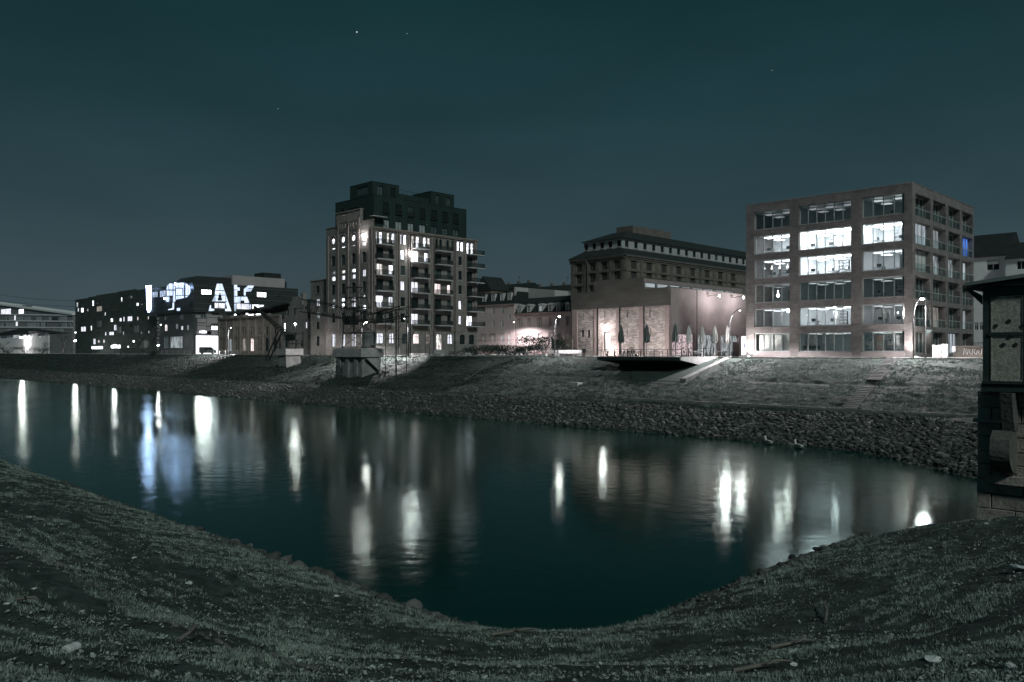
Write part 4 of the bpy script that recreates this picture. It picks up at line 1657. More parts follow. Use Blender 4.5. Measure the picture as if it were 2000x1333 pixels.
# raised roof light with its window strip
rx0, rx1 = HF.s(1160), HF.s(1254.5)
rz1 = HF.sz(1254, 543)[1]
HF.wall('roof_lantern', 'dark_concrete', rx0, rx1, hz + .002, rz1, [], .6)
HL = Fac(hall, 's', hx0 + rx1, HYV)
lw = []
for a, b in ((1260.5, 1281), (1284.5, 1306), (1309, 1329), (1333, 1349.5), (1354, 1374), (1376.5, 1394), (1398, 1415), (1418, 1434)):
    s0, s1 = HL.s(a), HL.s(b)
    lw.append((s0, s1, hz + .35, rz1 - .75))
HL.wall('lantern_side', 'hall_render', .601, HD, hz + .002, rz1, lw, .3)
emis('lantern_light', (.8, .92, .98), .36, .35, .3, (1, 1, .2))
for i, q in enumerate(lw):
    win(HL, q[0], q[2], q[1] - q[0], q[3] - q[2], 1 if i < 4 else 3, 1, 'lantern_light', 'frame_dark', .16, fr=.06)
mb = MB()
HF.box(mb, rx0, rx0 + .4, hz, rz1, -HD, -.61)
HF.box(mb, rx0 - .02, rx1 + .05, rz1 + .001, rz1 + .12, -HD, .05)
HF.box(mb, .3, HW - .4, hz - .6, hz - .2, -HD, -.61)
HF.box(mb, 0, .29, 0, hz, -HD, -.61)
link('roof', mb.mesh('roof', 'dark_concrete'), hall)
# side wall: tall render above a recessed glass front
gz = HS.sz(1340, 653)[1]
sg = []
for a, b in ((1313, 1357), (1363, 1403), (1408, 1443), (1448, 1470)):
    sg.append((HS.s(a), min(HS.s(b), HD - .5), .0, gz))
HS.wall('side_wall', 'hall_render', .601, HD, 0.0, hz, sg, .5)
SH = ['shop_glow', 'shop_glow2', 'shop_glow2', 'lit_white']
emis('shop_glow', (1.0, .78, .82), .5, .8, 2.2, (1.5, 1.5, 1.5))
emis('shop_glow2', (.85, .92, .95), .32, .8, 1.6, (2, 2, .8))
for q, l in zip(sg, SH):
    win(HS, q[0], q[2] + .05, q[1] - q[0], q[3] - .05, 4, 1, l, 'frame_grey', .4, fr=.08)
mb = MB()
HS.box(mb, -.02, HD, hz + .001, hz + .1, -.55, .04)
HS.box(mb, HS.s(1360.5), HS.s(1362.0), 0, hz - .01, .001, .03)
link('capping', mb.mesh('capping', 'dark_concrete'), hall)
mb = MB()
for q in ((.05, .3), (.62, .9)):
    HS.box(mb, q[0], q[1], .02, pz - .3, .002, .05)
link('corner_strip', mb.mesh('corner_strip', 'red_concrete'), hall)

# ------------------------------------------------------------------ old warehouse behind the hall
WY = 165.
wx1 = on_y(1221, HY, WY)[0]
wx0 = on_y(1115, HY, WY)[0]
ware = thing('old_warehouse', 'dark old brick warehouse with arched window niches and a pale attic storey', 'building', (wx0, WY, 0))
WF = Fac(ware, 'r', WY, wx0)
WS = Fac(ware, 's', wx1, WY)
WW = wx1 - wx0
WD = 84
wz = WF.sz(1221, 500)[1]
r1, r2 = WF.sz(1190, 518)[1], WF.sz(1190, 542)[1]
r3 = WF.sz(1190, 566)[1]
ops, todo = [], []
for f, lst, ob in ((WF, (1131, 1157, 1180, 1205), []), (WS, (1238, 1268, 1297, 1326, 1353, 1381, 1407, 1432), [])):
    for px in lst:
        for zc in (r1, r2, r3):
            s = f.s(px)
            w2 = .95 if f is WF else 1.2
            ob.append((s - w2, s + w2, zc - 1.1, zc + 1.5, .35))
            todo.append((f, s - w2, zc - 1.1, w2 * 2, 2.6))
    f.wall('river_wall' if f is WF else 'side_wall', 'store_brick', 0 if f is WF else .401, WW if f is WF else WD, 0, wz, ob, .4)
for q in todo:
    win(q[0], q[1], q[2], q[3], q[4], 3, 3, 'pane_store', 'store_stone', .3)
mb = MB()
for f, L in ((WF, WW), (WS, WD)):
    for z in (r1 - 1.75, r2 - 1.75, r3 - 1.75):
        f.box(mb, -.1, L, z, z + .35, .003, .22)
    for z, d in ((wz - .9, .15), (wz - .45, .35), (wz - .02, .6)):
        f.box(mb, -.2, L, z, z + .4, .003, d)
for f, ss in ((WF, (1119, 1143.5, 1168.5, 1192.5, 1217)), (WS, (1224, 1252.5, 1282.5, 1311.5, 1339.5, 1367, 1394, 1420))):
    for px in ss:
        s = f.s(px)
        f.box(mb, s - .45, s + .45, 0, wz - .92, .003, .18)
for f, ss in ((WF, (1131, 1157, 1180, 1205)), (WS, (1238, 1268, 1297, 1326, 1353, 1381, 1407, 1432))):
    for px in ss:
        for zc in (r1, r2):
            s = f.s(px)
            w3 = 1.35 if f is WF else 1.6
            f.box(mb, s - w3, s + w3, zc + 1.65, zc + 1.95, .003, .16)
            for e in (-w3, w3 - .2):
                f.box(mb, s + e, s + e + .2, zc + .6, zc + 1.64, .003, .12)
link('cornice', mb.mesh('cornice', 'store_stone'), ware)
# attic
a0 = wz + 1.9
at0, at1 = WF.sz(1221, 488)[1] + 1.2, WF.sz(1221, 470)[1] + 1.4
AF = Fac(ware, 'r', WY + 4, wx0 + 1.2)
AS = Fac(ware, 's', wx1 - 4, WY + 4)
AL = WW - 5.2
ops, os2 = [], []
for px in (1145, 1160.5, 1176, 1192, 1209):
    s = AF.s(px)
    ops.append((s - .6, s + .6, at0 + .4, at1 - .5))
for i in range(19):
    s = 2.0 + i * 4.0
    os2.append((s - .75, s + .75, at0 + .4, at1 - .5))
AF.wall('attic_front', 'attic_white', 0, AL, at0, at1, ops, .3)
AS.wall('attic_side', 'attic_white', .301, WD - 6, at0, at1, os2, .3)
for f, oo in ((AF, ops), (AS, os2)):
    for q in oo:
        win(f, q[0], q[2], q[1] - q[0], q[3] - q[2], 2, 2, 'pane_dark', 'frame_dark', .18, 'slab_pale')
mb = MB()
P = lambda f, s, z, o: f.pt(s, z, o)
mb.quad(WF.pt(-.6, wz + .4, .7), WF.pt(WW + .7, wz + .4, .7), AF.pt(AL, at0, 0), AF.pt(0, at0, 0))
mb.quad(WS.pt(-.7, wz + .4, .7), WS.pt(WD, wz + .4, .7), AS.pt(WD - 6, at0, 0), AS.pt(0, at0, 0))
mb.quad(WF.pt(-.6, wz + .4, .7), AF.pt(0, at0, 0), AF.pt(0, at0, -WD), WF.pt(-.6, wz + .4, -WD))
rt = WF.sz(1221, 459)[1] + 2.6
rr_ = [AF.pt(-.7, at1, .7), AF.pt(AL + .7, at1, .7), AF.pt(AL + .7, at1, -WD + 6), AF.pt(-.7, at1, -WD + 6)]
tt = [AF.pt(5.2, rt, -6), AF.pt(AL - 3, rt, -6), AF.pt(AL - 3, rt, -WD + 12), AF.pt(5.2, rt, -WD + 12)]
mb.loft([rr_, tt])
link('roof', mb.mesh('roof', 'dark_roof'), ware)
mb = MB()
AF.box(mb, 4, AL - 3.2, rt - .2, rt + 2.0, -27, -9)
link('roof_monitor', mb.mesh('roof_monitor', 'store_stone'), ware)
mb = MB()
mb.tube([WF.pt(WF.s(1147), wz, .5), WF.pt(WF.s(1148), wz - .6, .5), WF.pt(WF.s(1150), wz - 1.2, .4), WF.pt(WF.s(1150), 2, .4)], .14, 6)
mb.tube([WS.pt(WS.s(1365), wz, .4), WS.pt(WS.s(1368), wz - 1.5, .3), WS.pt(WS.s(1368), 2, .3)], .2, 6)
link('downpipe', mb.mesh('downpipe', 'gutter'), ware)
mb = MB()
mb.tube([AF.pt(5.4, rt, -8), AF.pt(5.4, rt + 1.8, -8)], .05, 4)
link('roof_rod', mb.mesh('roof_rod', 'lamp_metal'), ware)

# ------------------------------------------------------------------ pink town houses
def mansard_house(name, label, y, p0, p1, eave_py, roof_py, dorm, rows, mt, depth=12, lean=1.2, wroof='dark_roof', rd=None):
    x0, x1 = on_y(p0, HY, y)[0], on_y(p1, HY, y)[0]
    t_ = thing(name, label, 'house', (x0, y, 0))
    f = Fac(t_, 'r', y, x0)
    L = x1 - x0
    ez = f.sz((p0 + p1) / 2, eave_py)[1]
    rz_ = f.sz((p0 + p1) / 2, roof_py)[1]
    ops, todo = [], []
    for pxs, py, w_, h_, lits, arch, fm, sur in rows:
        zc = f.sz((p0 + p1) / 2, py)[1]
        for i, px in enumerate(pxs):
            s = f.s(px)
            ops.append((s - w_ / 2, s + w_ / 2, zc - h_ / 2, zc + h_ / 2, arch))
            todo.append((s, zc, w_, h_, lits[i % len(lits)], fm, sur))
    f.wall('wall', mt, 0, L, 0, ez, ops, .3)
    mb = MB()
    for s, zc, w_, h_, l, fm, sur in todo:
        win(f, s - w_ / 2, zc - h_ / 2, w_, h_, 2, 2, l, fm, .16)
        if sur:
            f.box(mb, s - w_ / 2 - .22, s - w_ / 2 - .02, zc - h_ / 2, zc + h_ / 2 + .02, .003, .09)
            f.box(mb, s + w_ / 2 + .02, s + w_ / 2 + .22, zc - h_ / 2, zc + h_ / 2 + .02, .003, .09)
            f.box(mb, s - w_ / 2 - .34, s + w_ / 2 + .34, zc + h_ / 2 + .03, zc + h_ / 2 + .28, .003, .18)
    f.box(mb, -.1, L + .1, ez - .5, ez - .22, .003, .18)
    f.box(mb, -.15, L + .15, ez - .21, ez + .05, .003, .4)
    f.box(mb, 0, L, 4.3, 4.55, .003, .1)
    f.box(mb, 0, L, .02, .7, .003, .08)
    link('stone_trim', mb.mesh('stone_trim', 'pink_stone'), t_)
    mb = MB()
    a = [f.pt(-.1, ez + .06, .3), f.pt(L + .1, ez + .06, .3), f.pt(L + .1, ez + .06, -depth), f.pt(-.1, ez + .06, -depth)]
    b = [f.pt(-.1, rz_, -lean), f.pt(L + .1, rz_, -lean), f.pt(L + .1, rz_, -depth + lean), f.pt(-.1, rz_, -depth + lean)]
    mb.loft([a, b])
    if rd:
        c = [f.pt(.1, rz_ + .01, -lean), f.pt(L - .1, rz_ + .01, -lean), f.pt(L - .1, rz_ + rd, -depth / 2), f.pt(.1, rz_ + rd, -depth / 2)]
        mb.quad(*c)
    link('roof', mb.mesh('roof', wroof), t_)
    zc, w_, h_, lits, ped = dorm[1:]
    zc = f.sz((p0 + p1) / 2, zc)[1]
    for i, px in enumerate(dorm[0]):
        s = f.s(px)
        mb = MB()
        for q in ((s - w_ / 2 - .2, s - w_ / 2 - .002), (s + w_ / 2 + .002, s + w_ / 2 + .2)):
            f.box(mb, q[0], q[1], zc - h_ / 2 - .15, zc + h_ / 2 + .15, -2, .12)
        if ped:
            f.poly(mb, [(s - w_ / 2 - .4, zc + h_ / 2 + .16), (s + w_ / 2 + .4, zc + h_ / 2 + .16), (s + w_ / 2 + .1, zc + h_ / 2 + .5), (s, zc + h_ / 2 + .66), (s - w_ / 2 - .1, zc + h_ / 2 + .5)], -2, .25)
        else:
            f.box(mb, s - w_ / 2 - .25, s + w_ / 2 + .25, zc + h_ / 2 + .16, zc + h_ / 2 + .3, -2, .2)
        link('dormer', mb.mesh('dormer', 'pale_wall'), t_)
        win(f, s - w_ / 2, zc - h_ / 2, w_, h_, 2, 2, lits[i % len(lits)], 'frame_white', -.02)
    mb = MB()
    f.box(mb, 0, .29, 0, ez, -depth, -.301)
    f.box(mb, L - .29, L, 0, ez, -depth, -.301)
    link('end_wall', mb.mesh('end_wall', mt), t_)
    return t_, f


D_, S_ = 'pane_dark', 'shutter'
h1, f1_ = mansard_house('pink_house', 'pink rendered house with a dark mansard, directly right of the mill tower', 175, 925, 1004.5, 596, 572,
                        ((945.5, 963.5, 980.5, 995), 582, 1.1, 1.9, [D_, D_, 'pane_pale', 'pane_dim'], False),
                        [((945.5, 963.5, 981), 608, .95, 2.0, [D_], 0, 'frame_white', 0), ((945.5, 963.5, 981), 633, .95, 2.0, [D_], 0, 'frame_white', 0),
                         ((995,), 620, .9, 1.7, [D_], 0, 'frame_white', 0),
                         ((946, 964, 981.5), 661, 1.5, 2.4, [S_, S_, 'pane_pale'], 0, 'frame_white', 1), ((995.5,), 663, 1.0, 3.4, ['pane_pale'], 0, 'frame_white', 1)], 'pink_render', 12, 1.1)
h2, f2_ = mansard_house('pink_house', 'lower pink house with six pedimented dormers, left of the brick hall', 175.3, 1005.2, 1118, 611, 587,
                        ((1014.5, 1033, 1056, 1074.5, 1090.5, 1108.5), 602.5, 1.0, 1.7, [D_, D_, 'lit_dim', D_, D_, D_], True),
                        [((1013.2, 1017.4, 1033.5, 1051.7, 1056.4, 1075, 1091, 1107.5), 630, .62, 2.4, ['pane_dim', 'pane_dark', 'pane_dim'], 1, 'frame_white', 1),
                         ((1015, 1033.5, 1055, 1075, 1091, 1108), 661, 1.35, 2.7, [S_, S_, S_, S_, 'pane_dim', S_], 0, 'frame_white', 1)], 'pink_render', 12, 3.2, rd=1.5)
gy = 175.6
q0, q1 = on_y(1003, HY, gy), on_y(1059, HY, gy)
t_ = thing('party_wall', 'tall pale windowless gable wall rising between the two pink houses', 'wall', (q0[0], gy, 0))
fg = Fac(t_, 'r', gy, q0[0])
mb = MB()
zt = fg.sz(1004, 561)[1]
fg.poly(mb, [(0, 5), (.2, zt), (q1[0] - q0[0], fg.sz(1058, 565)[1]), (q1[0] - q0[0], 5)], -11.8, -5.5)
fg.poly(mb, [(.02, 5), (.22, zt), (1.0, zt - .05), (1.0, 5)], -5.4, 0)
link('render', mb.mesh('render', 'pale_wall'), t_)
for i, (p0, p1, pe, pt_, y, lb) in enumerate(((931, 959, 569, 541, 215, 'dark steep gabled roof peeping between the mill tower and pink house'), (966, 1024, 566, 556, 235, 'long low dark roof behind the taller pink house'),
                                              (1024, 1120, 572, 561, 232, 'dark flat roofed house with chimneys behind the dormers'))):
    x0, x1 = on_y(p0, HY, y)[0], on_y(p1, HY, y)[0]
    t_ = thing('background_house', lb, 'house', (x0, y, 0))
    f = Fac(t_, 'r', y, x0)
    L = x1 - x0
    e_, r_ = f.sz(p0, pe)[1], f.sz(p0, pt_)[1]
    mb = MB()
    f.box(mb, 0, L, 0, e_, -10, 0)
    link('wall', mb.mesh('wall', 'pale_wall' if i == 2 else 'store_brick'), t_)
    mb = MB()
    if i == 0:
        f.poly(mb, [(-1, e_), (L * .45, r_), (L + .5, e_)], -10, .3)
    else:
        mb.prism([f.pt(-.4, e_, .5), f.pt(-.4, r_, -4), f.pt(-.4, r_, -6), f.pt(-.4, e_, -10.5)], (L + .8, 0, 0))
    rf = link('roof', mb.mesh('roof', 'dark_roof'), t_)
    if i:
        for j in range(2 + i):
            mb = MB()
            s = L * (j + .6) / (2 + i)
            f.box(mb, s - .5, s + .5, r_ - .5, r_ + 1.1, -5.5, -4.5)
            link('chimney', mb.mesh('chimney', 'store_brick'), rf)
        mb = MB()
        s = L * (.55 if i == 1 else .72)
        mb.tube([f.pt(s, r_, -5), f.pt(s, r_ + 3.2, -5)], .05, 4)
        for j in range(4):
            mb.tube([f.pt(s - .8 + .1 * j, r_ + 3.1 - j * .25, -5), f.pt(s + .8 - .1 * j, r_ + 3.1 - j * .25, -5)], .03, 4)
        link('aerial', mb.mesh('aerial', 'lamp_metal'), rf)
# ------------------------------------------------------------------ low brick works left of the tower
BY = 112.
bx0, bx1_ = on_y(427, HY, BY)[0], on_y(548, HY, BY)[0]
lb_ = thing('brick_works', 'long low brick works with paired arched windows, right of the building with letters', 'building', (bx0, BY, 0))
BF = Fac(lb_, 'r', BY, bx0)
BW = bx1_ - bx0
bz = BF.sz(500, 618)[1]
ops, todo = [], []
LL = {450: 'lit_dim', 477: 'lit_warm', 492: 'lit_pink'}
for px in (434.5, 450, 462.5, 477, 492, 507, 521, 537):
    s = BF.s(px)
    for e in (-.95, .15) if px < 515 else (-.6,):
        w_ = .8 if px < 515 else 1.2
        ops.append((s + e, s + e + w_, 5.6, 8.0, .6))
        todo.append((s + e, 5.6, w_, 2.4, 'pane_dark'))
    l = LL.get(px, 'pane_dark')
    if l == 'pane_dark' and px < 515:
        for e in (-1.0, .15):
            ops.append((s + e, s + e + .85, 1.2, 4.6, .3))
            todo.append((s + e, 1.2, .85, 3.4, l))
    else:
        ops.append((s - 1.1, s + 1.1, .9, 4.7, .8))
        todo.append((s - 1.1, .9, 2.2, 3.8, l))
BF.wall('wall', 'low_brick', 0, BW, 0, bz, ops, .4)
for s, z, w_, h_, l in todo:
    win(BF, s, z, w_, h_, 2 if w_ > 1.5 else 1, 2, l, 'frame_dark', .25)
mb = MB()
for px in (428, 442, 456.5, 469.5, 484.5, 499.5, 514, 529, 545):
    s = BF.s(px)
    BF.box(mb, s - .28, s + .28, 0, bz - .6, .003, .2)
BF.box(mb, -.1, BW, bz - .58, bz - .25, .003, .22)
BF.box(mb, -.2, BW, bz - .24, bz + .1, -.5, .4)
BF.box(mb, -.1, BW, 5.0, 5.2, .003, .1)
for i in range(5):
    s = BW * i / 5
    BF.box(mb, s, s + 1.3, bz + .101, bz + .6, -.5, .2)
link('cornice', mb.mesh('cornice', 'tower_stone'), lb_)
mb = MB()
BF.poly(mb, [(4, bz + 1.2), (BW + 1, bz + 3.0), (BW + 1, bz + 3.6), (4, bz + 1.5)], -12, -1.5)
BF.box(mb, 0, BW, bz - .6, bz - .3, -16, -.51)
BF.box(mb, 0, .3, 0, bz, -16, -.41)
link('roof', mb.mesh('roof', 'canopy_roof'), lb_)
mb = MB()
BF.box(mb, BF.s(486), BF.s(509), bz + .35, bz + .62, -.2, .1)
link('light_strip', mb.mesh('light_strip', 'lit_hot'), lb_)
mb = MB()
for px in (459, 482):
    s = BF.s(px)
    BF.box(mb, s - .3, s + .3, bz + .62, bz + 1.0, -.2, .1)
link('roof_lamp', mb.mesh('roof_lamp', 'lit_hot'), lb_)

gx0, gx1 = on_y(548.5, HY, 110)[0], on_y(606, HY, 110)[0]
gh = thing('gabled_house', 'dark brick house with a stepped gable behind the left star-bright lamp', 'building', (gx0, 110, 0))
GF = Fac(gh, 'r', 110, gx0)
GW_ = gx1 - gx0
g0, g1, g2 = GF.s(549), GF.s(572), GF.s(600)
ge, gp = 8.3, GF.sz(578, 580)[1]
ops = []
for px, p0, p1, w_, l in ((555.5, 631, 648, 1.0, 'lit_white'), (598, 629, 642, .9, 'lit_curtain'), (562, 605, 618, 1.1, 'pane_dark'), (575, 602, 616, 1.1, 'pane_dark'), (559, 662, 680, 1.6, 'pane_dark'), (590, 660, 678, 1.8, 'pane_dark'), (578, 660, 676, 1.4, 'pane_dark')):
    s = GF.s(px)
    ops.append((s - w_ / 2, s + w_ / 2, GF.sz(px, p1)[1], GF.sz(px, p0)[1], .5, l))
mb = MB()
GF.wall('', None, 0, GW_, 0, ge, ops, .4, mb)
n = 6
for i in range(n):
    a, b = GF.s(551) + (GF.s(575) - GF.s(551)) * i / n, GF.s(604) - (GF.s(604) - GF.s(582)) * i / n
    GF.wall('', None, a, b, ge + (gp - ge) * i / n, ge + (gp - ge) * (i + 1) / n, ops, .4, mb)
link('gable_wall', mb.mesh('gable_wall', 'tower_brick'), gh)
for q in ops:
    win(GF, q[0], q[2], q[1] - q[0], q[3] - q[2], 1, 2, q[5], 'frame_dark', .22)
mb = MB()
c_ = (GF.s(575) + GF.s(582)) / 2
GF.poly(mb, [(GF.s(551) + 1, ge), (c_, gp - .6), (GF.s(604) - 1, ge)], -16, -.41)
link('roof', mb.mesh('roof', 'dark_roof'), gh)
mb = MB()
GF.box(mb, GF.s(584), GF.s(588.5), gp - 2.5, gp + .9, -1.6, -.45)
link('chimney', mb.mesh('chimney', 'tower_brick'), gh)

# ------------------------------------------------------------------ dark building with the lit letters
PY_ = 120.
px1 = on_y(378, HY, PY_)[0]
px0 = on_y(287, HY, PY_)[0]
pb = thing('music_academy', 'dark cantilevered building with huge glowing letters across its facade', 'building', (px0, PY_, 0))
PF = Fac(pb, 'r', PY_, px0)
PS = Fac(pb, 's', px1, PY_)
PW_ = px1 - px0
PD = on_x(582, HY, px1)[1] - PY_
pz0, pz1 = PF.sz(378, 609)[1], PF.sz(378, 552)[1]


def rect(f, x0, y0, x1, y1):
    """photo rectangle to facade rectangle"""
    a, b = f.sz(x0, (y0 + y1) / 2), f.sz(x1, (y0 + y1) / 2)
    xm = (x0 + x1) / 2
    return a[0], b[0], f.sz(xm, y1)[1], f.sz(xm, y0)[1]


def Z2(x, y):
    return 270 + x * .165, 500 + y * .165


fw = [(166, 424, 230, 494, 'sign_win'), (254, 410, 325, 488, 'sign_win'), (262, 565, 332, 632, 'pane_dark'), (610, 540, 640, 610, 'pane_dark')]
sw = [(745, 400, 868, 460, 'lit_hot'), (1405, 432, 1517, 490, 'lit_hot'), (1345, 577, 1490, 630, 'lit_white'), (1040, 420, 1065, 470, 'pane_dim'), (1325, 432, 1358, 480, 'pane_dim'),
      (1590, 585, 1622, 622, 'lit_white'), (1630, 585, 1685, 622, 'lit_dim'), (1650, 455, 1690, 490, 'pane_dark'), (1720, 480, 1735, 580, 'pane_dim')]


def wl(f, ws):
    o = []
    for q in ws:
        o.append(rect(f, *Z2(q[0], q[1]), *Z2(q[2], q[3])) + (0, q[4]))
    return o


of, os_ = wl(PF, fw), wl(PS, sw)
PF.wall('upper_front', 'popa_dark', 0, PW_, pz0, pz1, of, .5)
PS.wall('upper_side', 'popa_dark', .501, PD, pz0, pz1, os_, .5)
for f, oo in ((PF, of), (PS, os_)):
    for q in oo:
        win(f, q[0], q[2], q[1] - q[0], q[3] - q[2], 3 if q[1] - q[0] > 3 else 2, 1, q[5], 'frame_dark', .05, fr=.12)
mb = MB()
PF.box(mb, 0, .5, pz0, pz1, -PD, -.501)
PF.box(mb, .5, PW_ - .501, pz0 - .02, pz0 + .4, -PD, -.501)
PF.box(mb, .5, PW_ - .501, pz1 - .6, pz1 - .1, -PD, -.501)
link('soffit', mb.mesh('soffit', 'popa_pale'), pb)
mb = MB()
for i in range(5):
    z = pz0 + (pz1 - pz0) * (i + .5) / 5
    PF.box(mb, 0, PW_, z, z + .07, .002, .05)
    PS.box(mb, 0, PD, z, z + .07, .002, .05)
link('cladding_joint', mb.mesh('cladding_joint', 'block_panel'), pb)
# attic block and grey plant room
mb = MB()
h_at = PS.sz(400, 539.5)[1]
PS.box(mb, 2.0, 36, pz1 + .001, h_at, -16, -1.2)
PS.poly(mb, [(-.1, pz1), (2, pz1), (2, h_at)], -16, -1.2)
link('attic', mb.mesh('attic', 'popa_dark'), pb)
mb = MB()
PS.box(mb, PS.s(455), PS.s(557), pz1 + .002, PS.sz(500, 541)[1], -10, -.4)
link('plant_room', mb.mesh('plant_room', 'popa_pale'), pb)
mb = MB()
PS.box(mb, PS.s(520), PS.s(554), PS.sz(540, 543)[1], PS.sz(540, 535)[1] + .3, -9, -2)
link('roof_hood', mb.mesh('roof_hood', 'dark_roof'), pb)


def glow(f, name, polys, m, o=.06, bars=None):
    mb = MB()
    for p in polys:
        f.poly(mb, [f.sz(*Z2(*q)) for q in p], .01, o)
    ob = link(name, mb.mesh(name, m), pb)
    if bars:
        mb = MB()
        for (x0, y0, x1, y1) in bars:
            f.poly(mb, [f.sz(*Z2(*q)) for q in ((x0, y0), (x1, y0), (x1, y1), (x0, y1))], o + .01, o + .06)
        link('glazing_bar', mb.mesh('glazing_bar', 'frame_dark'), ob)
    return ob


for px_, py_, r_ in ((290.5, 561, .32), (347, 555.5, .3), (325.5, 584, .24), (372, 562, .2)):
    a_ = PF.sz(px_, py_)
    link('sign_lamp', MB().lathe([(.02, -r_), (r_ * .8, -r_ * .6), (r_, 0), (r_ * .8, r_ * .6), (.02, r_)], 8).mesh('sign_lamp', 'sign_bulb'), pb, PF.pt(a_[0], a_[1], .7))
glow(PF, 'light_strip', [[(103, 360), (155, 352), (150, 640), (128, 672), (112, 640)]], 'strip_blue', .3)


def arc(cx, cy_, rx, ry, a0, a1, n=10):
    return [(cx + rx * math.cos(a0 + (a1 - a0) * i / n), cy_ - ry * math.sin(a0 + (a1 - a0) * i / n)) for i in range(n + 1)]


glow(PF, 'letter_o', [arc(388, 395, 52, 68, 0, 3.1416) + [(336, 420)], [(338, 412), (412, 408), (412, 470), (340, 474)], [(330, 485), (362, 485), (362, 545), (330, 545)]], 'sign_cool', .06,
     [(336, 400, 440, 412), (412, 330, 418, 470), (358, 335, 362, 400)])
glow(PF, 'letter_p', [[(418, 330), (432, 325), (440, 540), (412, 545)], [(446, 322)] + arc(530, 410, 88, 92, 1.5708, -1.5708) + [(446, 520)], [(408, 552), (426, 550), (424, 635), (355, 645), (355, 632), (406, 622)],
                      [(458, 620), (496, 616), (496, 650), (458, 652)]], 'sign_cool', .06,
     [(448, 378, 530, 390), (526, 385, 534, 470), (448, 466, 612, 474), (545, 322, 560, 500), (440, 385, 450, 520), (484, 322, 488, 380)])
for q in ():
    pass
glow(PS, 'letter_a', [[(930, 332), (992, 332), (1102, 655), (1030, 655), (1028, 628), (1056, 628), (1030, 545), (870, 545), (905, 470), (912, 412)],
                      [(850, 585), (862, 585), (860, 625), (900, 628), (898, 652), (832, 655)]], 'sign_white', .06,
     [(915, 408, 1016, 417), (890, 462, 1030, 470), (868, 540, 1050, 550), (962, 334, 968, 410), (940, 500, 990, 530), (948, 470, 982, 500), (958, 440, 972, 470), (1030, 470, 1034, 545)])
glow(PS, 'letter_k', [[(1133, 345), (1170, 345), (1170, 375), (1200, 375), (1200, 412), (1170, 412), (1172, 470), (1155, 655), (1138, 655)],
                      [(1250, 395), (1300, 352), (1370, 355), (1330, 425), (1270, 425), (1272, 470), (1250, 470)],
                      [(1140, 482), (1285, 482), (1315, 558), (1140, 556)], [(1320, 575), (1334, 575), (1330, 645), (1318, 640)]], 'sign_white', .06,
     [(1133, 400, 1172, 408), (1133, 478, 1290, 485), (1210, 482, 1215, 556), (1300, 385, 1352, 392), (1135, 556, 1315, 566), (1215, 530, 1255, 556)])
for q in ((905, 560, 1025, 620), (1165, 568, 1312, 632)):
    r_ = rect(PS, *Z2(q[0], q[1]), *Z2(q[2], q[3]))
    mb = MB()
    PS.box(mb, r_[0], r_[1], r_[2], r_[3], .02, .1)
    link('sign_window', mb.mesh('sign_window', 'lit_curtain'), pb)
# lower storeys
LF0 = PF.s(305)
pl = Fac(pb, 'r', PY_ + .3, px0)
psl = Fac(pb, 's', px1 - .8, PY_)
lo = []
for q, l in (((312, 812, 345, 892), 'lit_white'), ((445, 805, 475, 865), 'lit_dim'), ((505, 830, 532, 880), 'lit_curtain'), ((575, 820, 598, 880), 'lit_dim'), ((305, 958, 358, 1090), 'pane_dim'), ((378, 955, 525, 1092), 'lit_dim'),
             ((225, 690, 243, 760), 'pane_dark'), ((310, 690, 330, 760), 'pane_dark'), ((500, 690, 540, 750), 'pane_dark')):
    lo.append(rect(pl, *Z2(q[0], q[1]), *Z2(q[2], q[3])) + (0, l))
pl.wall('lower_front', 'popa_panel', LF0, PW_ - .9, 0, pz0 - .05, lo, .4)
for q in lo:
    win(pl, q[0], max(.02, q[2]), q[1] - q[0], q[3] - max(.02, q[2]), 4 if q[1] - q[0] > 3.5 else 2, 1, q[5], 'frame_grey', .2, fr=.12)
ls = []
for q, l in (((618, 828, 664, 880), 'lit_hot'), ((868, 830, 943, 880), 'lit_hot'), ((740, 698, 808, 738), 'pane_dim'), ((565, 705, 650, 740), 'pane_dark'), ((700, 960, 701, 961), None)):
    if l:
        ls.append(rect(psl, *Z2(q[0], q[1]), *Z2(q[2], q[3])) + (0, l))
gr_ = rect(psl, 371, 656, 427, 684)
gr_ = (max(gr_[0], 1.2), gr_[1], .02, gr_[3])
ls = [q for q in ls if q[0] > .8]
psl.wall('lower_side', 'popa_panel', .72, PD, 0, pz0 - .05, [gr_ + (0,)] + ls, .4)
for q in ls:
    win(psl, q[0], q[2], q[1] - q[0], q[3] - q[2], 2, 1, q[5], 'frame_grey', .2, fr=.12)
# pale chequer panels of the lower storeys
mb = MB()
for x0, y0, x1, y1 in ((800, 665, 868, 700), (955, 668, 1040, 695), (680, 700, 735, 735), (812, 705, 1000, 730), (812, 735, 940, 800), (700, 745, 806, 790), (700, 800, 860, 825), (812, 840, 862, 930), (700, 830, 806, 880), (690, 890, 940, 935)):
    r_ = rect(psl, *Z2(x0, y0), *Z2(x1, y1))
    if r_[0] > 0:
        psl.box(mb, r_[0], r_[1], r_[2], r_[3], .003, .08)
link('facade_panel', mb.mesh('facade_panel', 'popa_pale'), pb)
mb = MB()
r_ = rect(psl, *Z2(722, 888), *Z2(805, 914))
psl.box(mb, r_[0], r_[1], r_[2], r_[3], .09, .3)
link('sign_panel', mb.mesh('sign_panel', 'lit_white'), pb)
mb = MB()
s = pl.s(307)
for i in range(9):
    pl.box(mb, s, s + 1.8, 1 + i * 1.45, 1.9 + i * 1.45, .003, .12)
link('stair_panel', mb.mesh('stair_panel', 'popa_pale'), pb)
